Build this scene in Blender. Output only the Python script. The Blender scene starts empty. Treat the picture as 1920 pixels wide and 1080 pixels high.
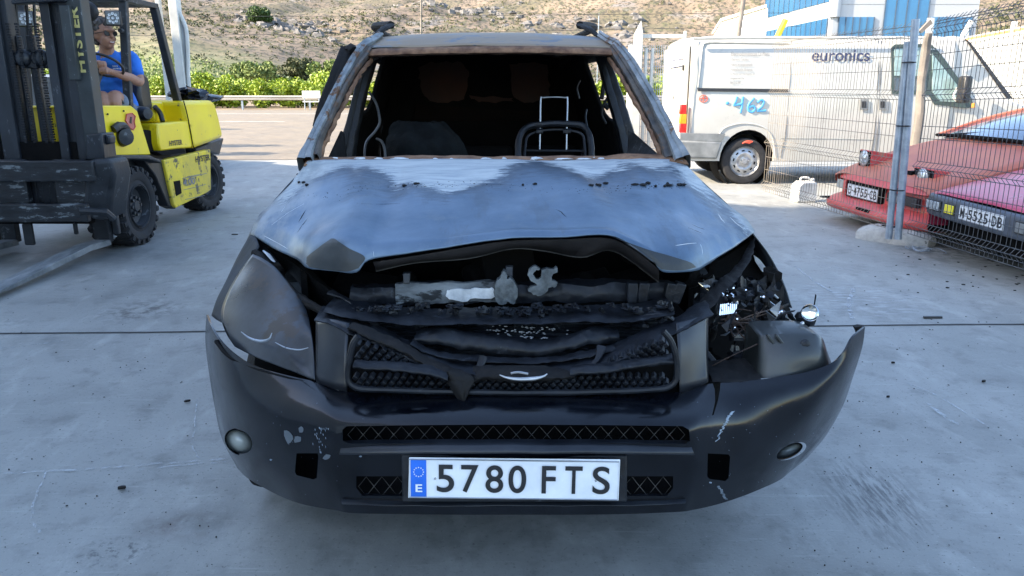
import bpy, bmesh, math, random
from mathutils import Vector, Matrix, noise, Euler
R = math.radians
SC = bpy.context.scene
COL = SC.collection
# ------------------------------------------------------------------ camera
CAMH, TILT, F = 1.38, R(14.78), 1440.0
cd = bpy.data.cameras.new('camera'); cam = bpy.data.objects.new('camera', cd); COL.objects.link(cam)
cam.location = (0, 0, CAMH); cam.rotation_euler = (R(90) - TILT, 0, 0)
cd.sensor_width = 36; cd.lens = 36 * F / 1920; cd.clip_start = .05; cd.clip_end = 6000
SC.camera = cam
# ------------------------------------------------------------------ light
SUN_TO = Vector((-.97, -.235, 0)).normalized(); SUN_EL = R(32)
w = bpy.data.worlds.new('World'); SC.world = w; w.use_nodes = True
nt = w.node_tree; bg = nt.nodes['Background']
sky = nt.nodes.new('ShaderNodeTexSky'); sky.sky_type = 'NISHITA'; sky.sun_disc = False
sky.sun_elevation = SUN_EL; sky.sun_rotation = math.atan2(SUN_TO.x, SUN_TO.y)
sky.air_density = 1.0; sky.dust_density = 1.2; sky.ozone_density = .9
nt.links.new(sky.outputs[0], bg.inputs[0]); bg.inputs[1].default_value = .15
sl = bpy.data.lights.new('sun', 'SUN'); sun = bpy.data.objects.new('sun', sl); COL.objects.link(sun)
sl.energy = 4.0; sl.angle = R(.5); sl.color = (1, .85, .66)
sd = Vector((SUN_TO.x * math.cos(SUN_EL), SUN_TO.y * math.cos(SUN_EL), math.sin(SUN_EL)))
sun.rotation_euler = sd.to_track_quat('Z', 'Y').to_euler(); sun.location = (-20, -5, 30)
SC.view_settings.view_transform = 'Standard'; SC.view_settings.look = 'None'
SC.view_settings.exposure = 2.08; SC.view_settings.gamma = 1
SC.cycles.max_bounces = 8; SC.cycles.use_denoising = True
# ------------------------------------------------------------------ picture geometry -> world points at a real depth
CT, ST = math.cos(TILT), math.sin(TILT)
def ray(px, py):
    a = (px - 960) / F; b = (540 - py) / F
    return Vector((a, CT + b * ST, -ST + b * CT))
def W(px, py, Y):
    d = ray(px, py); t = Y / d.y; return Vector((d.x * t, Y, CAMH + d.z * t))
def WX(px, py, X):
    d = ray(px, py); t = X / d.x; return Vector((X, d.y * t, CAMH + d.z * t))
def WZ(px, py, Z=0):
    d = ray(px, py); t = (Z - CAMH) / d.z; return Vector((d.x * t, d.y * t, Z))
# ------------------------------------------------------------------ materials
def _ramp(nt, a, b, p0=.35, p1=.65):
    r = nt.nodes.new('ShaderNodeValToRGB'); e = r.color_ramp.elements
    e[0].position = p0; e[1].position = p1; e[0].color = (*a, 1); e[1].color = (*b, 1); return r
def M(name, col, col2=None, rough=.5, metal=0, scale=6, bump=0, bscale=60, coat=0, spec=.5, p0=.35, p1=.65, rvar=.1, spots=None, sscale=30, sth=.62, stretch=(1,1,1), trans=0):
    m = bpy.data.materials.new(name); m.use_nodes = True; nt = m.node_tree; L = nt.links.new
    bs = nt.nodes['Principled BSDF']
    if col2 is None: col2 = tuple(min(1, c * 1.25 + .004) for c in col); col = tuple(c * .85 for c in col)
    tc = nt.nodes.new('ShaderNodeTexCoord'); mp = nt.nodes.new('ShaderNodeMapping'); mp.inputs['Scale'].default_value = stretch
    L(tc.outputs['Object'], mp.inputs[0])
    n = nt.nodes.new('ShaderNodeTexNoise'); n.inputs['Scale'].default_value = scale; n.inputs['Detail'].default_value = 8; n.inputs['Roughness'].default_value = .62
    L(mp.outputs[0], n.inputs[0]); r = _ramp(nt, col, col2, p0, p1); L(n.outputs[0], r.inputs[0]); out = r.outputs[0]
    if spots:
        n2 = nt.nodes.new('ShaderNodeTexNoise'); n2.inputs['Scale'].default_value = sscale; n2.inputs['Detail'].default_value = 6; n2.inputs['Roughness'].default_value = .7
        L(mp.outputs[0], n2.inputs[0]); r2 = _ramp(nt, (0,0,0), (1,1,1), sth, sth + .05); L(n2.outputs[0], r2.inputs[0])
        mx = nt.nodes.new('ShaderNodeMixRGB'); L(r2.outputs[0], mx.inputs[0]); L(out, mx.inputs[1]); mx.inputs[2].default_value = (*spots, 1); out = mx.outputs[0]
    L(out, bs.inputs['Base Color'])
    mr = nt.nodes.new('ShaderNodeMapRange'); mr.inputs['To Min'].default_value = max(.02, rough - rvar); mr.inputs['To Max'].default_value = min(1, rough + rvar)
    mr.inputs['From Min'].default_value = .3; mr.inputs['From Max'].default_value = .7
    L(n.outputs[0], mr.inputs[0]); L(mr.outputs[0], bs.inputs['Roughness'])
    bs.inputs['Metallic'].default_value = metal; bs.inputs['Coat Weight'].default_value = coat; bs.inputs['Coat Roughness'].default_value = .08
    bs.inputs['Specular IOR Level'].default_value = spec; bs.inputs['Transmission Weight'].default_value = trans
    if bump:
        n3 = nt.nodes.new('ShaderNodeTexNoise'); n3.inputs['Scale'].default_value = bscale; n3.inputs['Detail'].default_value = 5
        L(mp.outputs[0], n3.inputs[0]); b = nt.nodes.new('ShaderNodeBump'); b.inputs['Strength'].default_value = min(1, bump); b.inputs['Distance'].default_value = .004
        L(n3.outputs[0], b.inputs['Height']); L(b.outputs[0], bs.inputs['Normal'])
    return m
MT = {}
def mt(k): return MT[k]
MT['black_paint'] = M('black_paint', (.001,.0014,.0028), (.004,.0055,.009), rough=.17, scale=9, coat=0, spec=.42, bump=.12, bscale=25, spots=(.025,.028,.034), sscale=60, sth=.68, rvar=.1)
MT['char'] = M('charred', (.0025,.0025,.003), (.012,.011,.011), spec=.3, rough=.75, scale=25, bump=.6, bscale=70)
MT['char_blue'] = M('charred_plastic', (.0022,.003,.005), (.012,.015,.021), rough=.5, spec=.35, scale=16, bump=1, bscale=28, spots=(.034,.04,.05), sscale=24, sth=.62)
MT['soot'] = M('soot', (.003,.003,.0035), (.008,.0075,.0075), rough=.9, scale=8, bump=.5, bscale=60, spec=.15)  # soot; also the near black of shaded gaps and undersides
MT['soot_brown'] = M('soot_brown', (.004,.003,.003), (.014,.007,.005), rough=.85, scale=3, spec=.15)
MT['ash_metal'] = M('ashy_metal', (.02,.025,.03), (.2,.22,.23), rough=.75, scale=10, bump=.9, bscale=50, metal=.1, stretch=(.5,1,1.4), spots=(.012,.014,.016), sscale=16, sth=.53)
MT['pillar_dark'] = M('soot_streaked_rust', (.035,.035,.036), (.12,.10,.085), rough=.7, scale=14, bump=.6, bscale=60, spots=(.10,.055,.03), sscale=18, sth=.54)  # darker rust for the inner return of each pillar
MT['rust_pillar'] = M('scorched_metal', (.1,.115,.125), (.3,.32,.33), rough=.55, scale=9, bump=.4, bscale=60, metal=.35, spots=(.13,.065,.03), sscale=14, sth=.56)
MT['roof_burnt'] = M('scorched_roof', (.09,.11,.145), (.21,.215,.22), rough=.5, scale=4, bump=.3, bscale=40, metal=.35, spots=(.27,.21,.15), sscale=4.5, sth=.45, stretch=(.6,1.4,1))
MT['rust'] = M('rust', (.09,.04,.02), (.25,.14,.08), rough=.85, scale=20, bump=.6)
MT['tyre'] = M('tyre_rubber', (.011,.011,.012), (.03,.03,.032), rough=.85, scale=12, bump=.4)
MT['bare_metal'] = M('bare_metal', (.3,.31,.32), (.5,.51,.52), rough=.4, metal=.8, scale=15)
MT['dark_metal'] = M('dark_steel', (.009,.011,.014), (.028,.032,.038), rough=.55, scale=8, bump=.4, bscale=40, spots=(.10,.11,.12), sscale=13, sth=.6)
MT['fork_steel'] = M('fork_steel', (.12,.14,.15), (.3,.32,.33), rough=.5, scale=9, metal=.3, bump=.3, stretch=(3,.6,1))
MT['black_plastic'] = M('black_plastic', (.012,.012,.013), (.025,.025,.027), rough=.45, scale=20)
MT['yellow'] = M('yellow_paint', (.74,.54,.006), (.86,.66,.012), rough=.4, scale=2.2, spots=(.2,.16,.06), sscale=11, sth=.63, coat=.2)
MT['dirty_yellow'] = M('dirty_yellow_paint', (.50,.38,.05), (.80,.60,.03), rough=.5, scale=3, spots=(.1,.085,.05), sscale=9, sth=.56)
MT['glass'] = M('dark_glass', (.03,.04,.045), (.05,.06,.07), rough=.08, scale=2, spec=.7, coat=.5, rvar=.03)
MT['white_van'] = M('white_van_paint', (.43,.425,.39), (.53,.52,.48), rough=.3, scale=1.2, coat=.5, spots=(.5,.48,.43), sscale=6, sth=.68, bump=.05, bscale=6)
MT['grey_plastic'] = M('grey_plastic', (.15,.16,.16), (.24,.25,.25), rough=.6, scale=6)
MT['lens_red'] = M('red_lens', (.6,.02,.015), rough=.15, coat=.8)
MT['lens_amber'] = M('amber_lens', (.9,.35,.02), rough=.15, coat=.8)
MT['lens_white'] = M('pale_lens', (.24,.27,.265), (.36,.39,.375), rough=.2, coat=.7, scale=3)
MT['lens_clear'] = M('headlamp_glass', (.25,.28,.3), (.6,.65,.68), rough=.12, coat=1, scale=30, metal=.3)
MT['white_paint'] = M('white_steel_paint', (.5,.5,.47), (.62,.62,.58), rough=.5, scale=5, spots=(.4,.33,.25), sscale=14, sth=.68)
MT['plate_white'] = M('plate_white', (.68,.71,.74), (.8,.82,.84), rough=.35, scale=14, coat=.3, spots=(.4,.4,.4), sscale=60, sth=.72)
MT['ink'] = M('black_ink', (.008,.009,.012), rough=.5)
MT['plate_blue'] = M('plate_blue', (.012,.13,.6), rough=.35, coat=.3)
MT['faded_ink'] = M('faded_ink', (.18,.18,.19), rough=.6)
MT['navy_ink'] = M('navy_ink', (.02,.03,.09), rough=.5)
MT['blue_marker'] = M('blue_marker', (.08,.32,.62), rough=.6)
MT['red_marker'] = M('red_marker', (.6,.09,.05), rough=.6)
MT['red_paint'] = M('faded_red_paint', (.50,.045,.05), (.62,.09,.075), rough=.42, scale=3, coat=.15, spots=(.42,.16,.1), sscale=5, sth=.6)
MT['red_hood'] = M('sun_faded_red_paint', (.40,.10,.06), (.52,.19,.11), rough=.5, scale=3.2, spots=(.5,.12,.1), sscale=9, sth=.6)
MT['pink_paint'] = M('faded_magenta_paint', (.42,.018,.065), (.52,.05,.12), rough=.35, scale=2.5, coat=.25, spots=(.65,.35,.42), sscale=16, sth=.68)
MT['galv'] = M('galvanised_steel', (.24,.29,.35), (.38,.43,.49), rough=.45, metal=.5, scale=12)
MT['wire'] = M('fence_wire', (.05,.055,.065), (.11,.11,.11), rough=.5, metal=.3, scale=20)
MT['rusty_wire'] = M('weathered_wire', (.16,.14,.12), (.3,.26,.2), rough=.7, metal=.2, scale=6)
MT['concrete_block'] = M('concrete_block', (.3,.3,.29), (.46,.45,.43), rough=.9, scale=14, bump=.8, bscale=90, spots=(.16,.16,.15), sscale=20, sth=.62)
MT['leaf_bright'] = M('orange_tree_leaf', (.15,.22,.008), (.30,.38,.02), rough=.5, scale=.5)
MT['leaf_dark'] = M('dark_leaf', (.025,.055,.01), (.07,.12,.018), rough=.6, scale=.6)
MT['leaf_olive'] = M('scrub_leaf', (.04,.05,.018), (.095,.10,.04), rough=.8, scale=.08)
MT['bark'] = M('bark', (.06,.045,.03), (.14,.11,.08), rough=.9, scale=8)
MT['wood_pole'] = M('weathered_pole', (.13,.115,.10), (.24,.215,.19), rough=.85, scale=3)
MT['skin'] = M('skin', (.30,.15,.10), (.40,.21,.14), rough=.5, scale=12, spec=.4)
MT['shirt'] = M('blue_shirt', (.015,.12,.52), (.03,.2,.68), rough=.85, scale=5, bump=.3, bscale=12)
MT['shorts'] = M('grey_blue_shorts', (.10,.125,.17), (.17,.2,.26), rough=.85, scale=7)
MT['hair'] = M('grey_brown_hair', (.022,.018,.015), (.11,.095,.085), rough=.7, scale=28, p0=.4, p1=.6, bump=.8, bscale=90)
MT['lips'] = M('lips', (.34,.12,.1), rough=.5); MT['teeth'] = M('teeth', (.75,.72,.66), rough=.3)
MT['silver_car'] = M('silver_paint', (.5,.54,.58), (.6,.64,.68), rough=.3, metal=.5, coat=.5)
MT['dark_car'] = M('dark_car_paint', (.012,.014,.02), rough=.2, coat=.6)
MT['pale_pink'] = M('faded_red_panel', (.42,.1,.08), (.55,.22,.18), rough=.5)
MT['chrome'] = M('mirror_metal', (.75,.78,.8), (.85,.87,.88), rough=.08, metal=1, rvar=.05)
MT['cloud_plastic'] = M('translucent_grey_plastic', (.010,.012,.012), (.032,.036,.036), rough=.35, scale=5, coat=.2, bump=.3, bscale=14)
MT['jerrycan'] = M('white_jug_plastic', (.7,.68,.62), rough=.5)
MT['concrete_white'] = M('white_render', (.72,.72,.7), (.8,.8,.78), rough=.8, scale=.4)
MT['cladding'] = M('pale_panel_cladding', (.36,.38,.40), (.42,.44,.46), rough=.4, scale=.3, metal=.1)
MT['blue_glass'] = M('blue_mirror_glass', (.02,.11,.25), (.035,.17,.34), rough=.1, scale=.12, metal=.3, coat=.6, rvar=.04)
MT['mullion'] = M('window_mullion', (.05,.08,.12), rough=.5)
MT['orange'] = M('orange_steel', (.55,.2,.05), (.7,.36,.16), rough=.6)
MT['ash_white'] = M('white_ash', (.4,.42,.44), (.7,.72,.73), rough=.9, scale=22, bump=.6)
MT['lump_metal'] = M('melted_aluminium', (.035,.042,.046), (.16,.18,.19), rough=.6, metal=.2, scale=24, bump=.8, bscale=50)
MT['amber_light'] = M('yellow_fog_lens', (.75,.65,.02), rough=.2, coat=.8)
# ------------------------------------------------------------------ mesh builder
ROOTM = {}
def cr(p0, p1, p2, p3, t):
    return .5 * ((2 * p1) + (-p0 + p2) * t + (2 * p0 - 5 * p1 + 4 * p2 - p3) * t * t + (-p0 + 3 * p1 - 3 * p2 + p3) * t ** 3)
def spline(P, n):
    P = [Vector(p) for p in P]; out = []
    for i in range(len(P) - 1):
        a = P[max(0, i - 1)]; d = P[min(len(P) - 1, i + 2)]
        if i == 0: a = P[0] * 2 - P[1]
        if i == len(P) - 2: d = P[-1] * 2 - P[-2]
        for k in range(n): out.append(cr(a, P[i], P[i + 1], d, k / n))
    out.append(P[-1]); return out
def patch(rows, nu=4, nv=4):
    A = [spline(r, nu) for r in rows]; cols = list(zip(*A))
    B = [spline(list(c), nv) for c in cols]
    return [list(r) for r in zip(*B)]
class MB:
    def __init__(s): s.v = []; s.f = []
    def add(s, vs, fs):
        o = len(s.v); s.v += [Vector(v) for v in vs]; s.f += [tuple(i + o for i in f) for f in fs]; return s
    def box(s, c, sz, rot=None):
        c = Vector(c); m = rot.to_matrix() if isinstance(rot, Euler) else (rot or Matrix.Identity(3)); vs = []
        for x in (-.5, .5):
            for y in (-.5, .5):
                for z in (-.5, .5): vs.append(c + m @ Vector((x * sz[0], y * sz[1], z * sz[2])))
        return s.add(vs, [(0,1,3,2),(4,6,7,5),(0,4,5,1),(2,3,7,6),(0,2,6,4),(1,5,7,3)])
    def bx(s, x0, x1, y0, y1, z0, z1): return s.box(((x0+x1)/2,(y0+y1)/2,(z0+z1)/2), (abs(x1-x0),abs(y1-y0),abs(z1-z0)))
    def prism(s, poly, off):
        n = len(poly); off = Vector(off); vs = [Vector(p) for p in poly] + [Vector(p) + off for p in poly]
        return s.add(vs, [tuple(range(n))[::-1], tuple(range(n, 2 * n))] + [(i, (i+1) % n, (i+1) % n + n, i + n) for i in range(n)])
    def grid(s, G, close=False):
        nr = len(G); nc = len(G[0]); vs = [p for r in G for p in r]; fs = []
        for i in range(nr - 1):
            for j in range(nc - (0 if close else 1)):
                k = (j + 1) % nc; fs.append((i*nc+j, i*nc+k, (i+1)*nc+k, (i+1)*nc+j))
        return s.add(vs, fs)
    def tube(s, pts, r, n=8, smooth=0, closed=False, flat=None):
        P = [Vector(p) for p in pts]
        if smooth:
            if closed: P = P + [P[0]]
            rr = r if isinstance(r, (list, tuple)) else None
            if rr: rr2 = [v.x for v in spline([Vector((q,0,0)) for q in rr], smooth)]; r = rr2
            P = spline(P, smooth)
            if closed: P = P[:-1]
        m = len(P); rings = []; up = None
        for i in range(m):
            if closed: t = P[(i+1) % m] - P[i-1]
            else: t = P[min(m-1, i+1)] - P[max(0, i-1)]
            if t.length < 1e-9: t = Vector((0,0,1))
            t.normalize()
            if up is None:
                up = Vector((0,0,1)) if abs(t.z) < .9 else Vector((1,0,0))
            u = up - t * up.dot(t)
            if u.length < 1e-6: u = t.orthogonal()
            u.normalize(); up = u; v = t.cross(u)
            q = r[i] if isinstance(r, (list, tuple)) else r
            fx, fy = flat if flat else (1, 1)
            rings.append([P[i] + (u * math.cos(2*math.pi*k/n) * fx + v * math.sin(2*math.pi*k/n) * fy) * q for k in range(n)])
        if closed: rings.append(rings[0])
        o = len(s.v); s.grid(rings, close=True)
        if not closed:
            s.f.append(tuple(range(o, o + n))[::-1]); s.f.append(tuple(range(o + (m-1)*n, o + m*n)))
        return s
    def cyl(s, p0, p1, r, n=16, r2=None): return s.tube([p0, p1], [r, r if r2 is None else r2], n)
    def lathe(s, c, axis, prof, n=24):   # prof: (radius, height along axis)
        c = Vector(c); t = Vector(axis).normalized(); u = t.orthogonal().normalized(); v = t.cross(u)
        G = [[c + t * h + (u * math.cos(2*math.pi*k/n) + v * math.sin(2*math.pi*k/n)) * r for k in range(n)] for r, h in prof]
        return s.grid(G, close=True)
    def ball(s, c, r, seg=10, rings=7, jit=0, rng=None):
        c = Vector(c); r = Vector(r) if hasattr(r, '__len__') else Vector((r, r, r)); G = []
        for i in range(rings + 1):
            a = math.pi * i / rings; row = []
            for k in range(seg):
                b = 2 * math.pi * k / seg; j = 1 + (jit * (noise.noise((c + Vector((i * .7, k * .9, 3.1))) * 1.7)) if jit else 0)
                row.append(c + Vector((math.sin(a)*math.cos(b)*r.x, math.sin(a)*math.sin(b)*r.y, math.cos(a)*r.z)) * j)
            G.append(row)
        return s.grid(G, close=True)
    def ribbon(s, A, B, n=6, back=(0,.02,0), bulge=0):
        a = spline(A, n); b = spline(B, n); bk = Vector(back); mid = [(p+q)/2 - bk * bulge for p, q in zip(a, b)]
        G = [[p + bk for p in a], a, mid, b, [p + bk for p in b]]
        return s.grid(G, close=False)
    def jitter(s, amp, sc=6, seed=0):
        for i, v in enumerate(s.v):
            s.v[i] = v + noise.noise_vector(v * sc + Vector((seed, 0, 0))) * amp
        return s
    def build(s, name, mat, parent=None, smooth=35, bevel=0, solid=0, sub=0, local=False, bseg=2, weld=False):
        me = bpy.data.meshes.new(name)
        vs = s.v
        if parent is not None and not local:
            r = parent
            while r.parent: r = r.parent
            inv = ROOTM[r.name].inverted() if r.name in ROOTM else Matrix.Identity(4)
            vs = [inv @ v for v in vs]
        me.from_pydata([tuple(v) for v in vs], [], s.f); me.validate()
        if weld or sub:
            b = bmesh.new(); b.from_mesh(me); bmesh.ops.remove_doubles(b, verts=b.verts, dist=1e-5); b.to_mesh(me); b.free()
        b = bmesh.new(); b.from_mesh(me); bmesh.ops.recalc_face_normals(b, faces=b.faces); b.to_mesh(me); b.free()
        if smooth:
            me.shade_smooth()
            try: me.set_sharp_from_angle(angle=R(smooth))
            except Exception: pass
        o = bpy.data.objects.new(name, me); COL.objects.link(o)
        me.materials.append(mt(mat) if isinstance(mat, str) else mat)
        if parent is not None: o.parent = parent
        if solid:
            q = o.modifiers.new('solid', 'SOLIDIFY'); q.thickness = abs(solid); q.offset = 0 if solid > 0 else -1
        if bevel:
            q = o.modifiers.new('bevel', 'BEVEL'); q.width = bevel; q.segments = bseg; q.limit_method = 'ANGLE'; q.angle_limit = R(40)
        if sub:
            q = o.modifiers.new('sub', 'SUBSURF'); q.levels = sub; q.render_levels = sub
        return o
def tag(o, label, cat, group=None, kind=None):
    if label: o['label'] = label
    if cat: o['category'] = cat
    if group: o['group'] = group
    if kind: o['kind'] = kind
    return o
def thing(name, label, cat, loc=(0,0,0), rz=0, group=None):
    o = bpy.data.objects.new(name, None); COL.objects.link(o); o.location = loc; o.rotation_euler = (0,0,rz); o.empty_display_size = .2
    ROOTM[o.name] = Matrix.Translation(Vector(loc)) @ Matrix.Rotation(rz, 4, 'Z')
    return tag(o, label, cat, group)
def copy_tree(o, parent=None):
    c = o.copy(); COL.objects.link(c)
    if parent: c.parent = parent
    for ch in [x for x in o.children]: copy_tree(ch, c)
    return c
def bake(o, cutters=()):
    """apply modifiers and cut real holes, leaving one plain mesh"""
    for c in cutters:
        q = o.modifiers.new('cut', 'BOOLEAN'); q.operation = 'DIFFERENCE'; q.object = c; q.solver = 'EXACT'
    dg = bpy.context.evaluated_depsgraph_get(); dg.update()
    me = bpy.data.meshes.new_from_object(o.evaluated_get(dg)); o.modifiers.clear(); old = o.data; o.data = me
    for c in cutters: bpy.data.objects.remove(c, do_unlink=True)
    try: me.set_sharp_from_angle(angle=R(38))
    except Exception: pass
    return o
def text(s, body, name, mat, parent, org, ux, uy, width, height, bold=0., thick=.002, local=False, italic=0, shear=0):
    """lettering: org lower-left corner, ux/uy unit directions, stretched to width x height"""
    cu = bpy.data.curves.new('t', 'FONT'); cu.body = body; cu.offset = bold; cu.shear = shear
    o = bpy.data.objects.new('t', cu); COL.objects.link(o)
    dg = bpy.context.evaluated_depsgraph_get(); dg.update()
    me = bpy.data.meshes.new_from_object(o.evaluated_get(dg)); bpy.data.objects.remove(o, do_unlink=True)
    xs = [v.co.x for v in me.vertices]; ys = [v.co.y for v in me.vertices]
    x0, x1, y0, y1 = min(xs), max(xs), min(ys), max(ys); ux = Vector(ux); uy = Vector(uy); nrm = ux.cross(uy)
    vs = [Vector(org) + ux * ((v.co.x - x0) / (x1 - x0) * width) + uy * ((v.co.y - y0) / (y1 - y0) * height) + nrm * thick for v in me.vertices]
    s.add(vs, [tuple(p.vertices) for p in me.polygons]); bpy.data.meshes.remove(me)
    if name: return s.build(name, mat, parent, smooth=0, local=local)
    return s
# ================================================================== SETTING
def ground_mat(name, a, b, stains_and_patches=True):
    m = M(name, a, b, rough=.62, scale=.9, bump=.25, bscale=120, rvar=.16, p0=.3, p1=.7)
    nt = m.node_tree; L = nt.links.new; bs = nt.nodes['Principled BSDF']
    out = bs.inputs['Base Color'].links[0].from_socket
    tc = nt.nodes.new('ShaderNodeTexCoord')
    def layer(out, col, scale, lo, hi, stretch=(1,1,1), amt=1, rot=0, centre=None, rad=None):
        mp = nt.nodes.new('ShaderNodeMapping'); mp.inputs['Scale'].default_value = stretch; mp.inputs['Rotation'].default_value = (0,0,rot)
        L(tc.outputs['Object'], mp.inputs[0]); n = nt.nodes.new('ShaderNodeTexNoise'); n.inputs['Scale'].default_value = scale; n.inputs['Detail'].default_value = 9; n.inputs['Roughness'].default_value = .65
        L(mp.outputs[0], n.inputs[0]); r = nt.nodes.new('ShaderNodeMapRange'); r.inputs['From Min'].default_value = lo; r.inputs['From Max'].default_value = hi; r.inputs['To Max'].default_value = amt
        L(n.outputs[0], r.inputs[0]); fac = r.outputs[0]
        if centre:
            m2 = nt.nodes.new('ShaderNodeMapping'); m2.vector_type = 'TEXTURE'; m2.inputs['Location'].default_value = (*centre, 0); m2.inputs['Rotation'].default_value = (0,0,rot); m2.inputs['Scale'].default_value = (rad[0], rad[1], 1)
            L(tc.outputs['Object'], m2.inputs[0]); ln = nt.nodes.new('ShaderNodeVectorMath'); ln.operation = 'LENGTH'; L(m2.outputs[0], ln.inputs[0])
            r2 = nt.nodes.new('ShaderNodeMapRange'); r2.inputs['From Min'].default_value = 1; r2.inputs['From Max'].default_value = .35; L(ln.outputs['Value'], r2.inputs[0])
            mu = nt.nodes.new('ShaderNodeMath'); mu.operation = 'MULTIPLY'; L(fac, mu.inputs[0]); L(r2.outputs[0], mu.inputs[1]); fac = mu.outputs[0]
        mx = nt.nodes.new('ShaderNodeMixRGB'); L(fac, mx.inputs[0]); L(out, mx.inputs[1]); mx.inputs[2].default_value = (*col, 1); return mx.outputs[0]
    out = layer(out, tuple(c * .5 for c in a), 1.6, .5, .7, amt=.4)
    out = layer(out, tuple(c * .5 for c in a), 6.5, .52, .68, amt=.45)
    out = layer(out, tuple(min(1, c*1.35) for c in b), 5, .55, .7, amt=.45, stretch=(1,.5,1), rot=1.1)
    out = layer(out, tuple(min(1, c * 1.25) for c in b), 2.4, .55, .75, stretch=(1,.25,1), amt=.5, rot=.5)
    out = layer(out, tuple(c * .45 for c in a), 70, .58, .68, amt=.75)
    out = layer(out, tuple(min(1, c*1.5) for c in b), 110, .62, .7, amt=.6)
    out = layer(out, tuple(min(1,c * 1.3) for c in b), 9, .6, .68, stretch=(.3,5,1), amt=.35, rot=-.35)
    if stains_and_patches:
        dk = (.04,.043,.048)
        c = WZ(1640, 935); out = layer(out, dk, 9, .44, .58, stretch=(7,1,1), amt=.62, rot=-.25, centre=(c.x,c.y), rad=(.2,.34))
        c = WZ(265, 582); out = layer(out, (.06,.055,.05), 14, .45, .6, amt=.75, rot=.2, centre=(c.x,c.y), rad=(.3,.32))
        c = WZ(340, 985); out = layer(out, (.09,.055,.045), 7, .42, .62, amt=.6, centre=(c.x,c.y), rad=(.17,.1))
        c = WZ(160, 480); out = layer(out, (.07,.075,.08), 2, .35, .6, amt=.5, centre=(c.x,c.y), rad=(1.5,1.0))  # broad darker patch in front of the forklift
        c = WZ(1800, 470); out = layer(out, (.04,.04,.04), 14, .45, .62, amt=.7, centre=(c.x,c.y), rad=(.7,.8))  # darker patch under the magenta car
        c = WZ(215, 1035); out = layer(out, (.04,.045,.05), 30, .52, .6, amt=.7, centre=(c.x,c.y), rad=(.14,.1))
        out = layer(out, (.06,.066,.07), 5, .3, .6, amt=.6, centre=(.0,2.5), rad=(1.1,.7))  # darker oval under the front of the burnt car
        c = WZ(1590, 560); out = layer(out, (.5,.52,.54), 8, .5, .62, stretch=(1,4,1), amt=.5, rot=.6, centre=(c.x,c.y), rad=(.6,.6))
    L(out, bs.inputs['Base Color']); return m
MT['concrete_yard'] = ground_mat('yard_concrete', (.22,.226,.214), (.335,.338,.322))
MT['road'] = ground_mat('road_asphalt', (.175,.145,.105), (.225,.188,.138), False)
MT['soil'] = M('dry_soil', (.16,.12,.08), (.26,.2,.13), rough=.95, scale=.3)
def sheet(name, x0, x1, y0, y1, z, m, nx=1, ny=1):
    G = [[Vector((x0+(x1-x0)*i/nx, y0+(y1-y0)*j/ny, z)) for i in range(nx+1)] for j in range(ny+1)]
    o = MB().grid(G).build(name, m, smooth=0); o['kind'] = 'structure'; return o
sheet('ground', -1500, 1500, -300, 96, -.024, 'soil', 4, 4)
sheet('yard', -60, 60, -60, 14.85, 0, 'concrete_yard')
sheet('road', -400, 400, 14.85, 46.2, -.012, 'road')
MT['joint'] = M('joint_tar', (.02,.022,.025), rough=.9)
def strip(pts, wd, z, name, m, kind='structure'):
    mb = MB(); P = [Vector(p) for p in pts]; G = [[], []]
    for i, p in enumerate(P):
        t = P[min(len(P)-1,i+1)] - P[max(0,i-1)]; t.z = 0; t.normalize(); n = Vector((-t.y, t.x, 0)); q = wd[i] if isinstance(wd, list) else wd
        G[0].append(Vector((p.x,p.y,z)) + n*q/2); G[1].append(Vector((p.x,p.y,z)) - n*q/2)
    return mb.grid(G)
rg = random.Random(4)
def wob(a, b, n, amp):
    a = Vector(a); b = Vector(b); return [a.lerp(b, i/n) + Vector((rg.uniform(-amp,amp), rg.uniform(-amp,amp), 0)) for i in range(n+1)]
for a, b, wdt in (((-9,4.02,0),(9,4.55,0),.016), ((-30,14.83,0),(30,14.83,0),.07), ((2.9,-5,0),(3.25,14.7,0),.0)):
    if wdt: strip(wob(a, b, 60, .006), wdt, .004, 'j', 'joint').build('expansion_joint', 'joint', smooth=0)['kind'] = 'structure'
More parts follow.
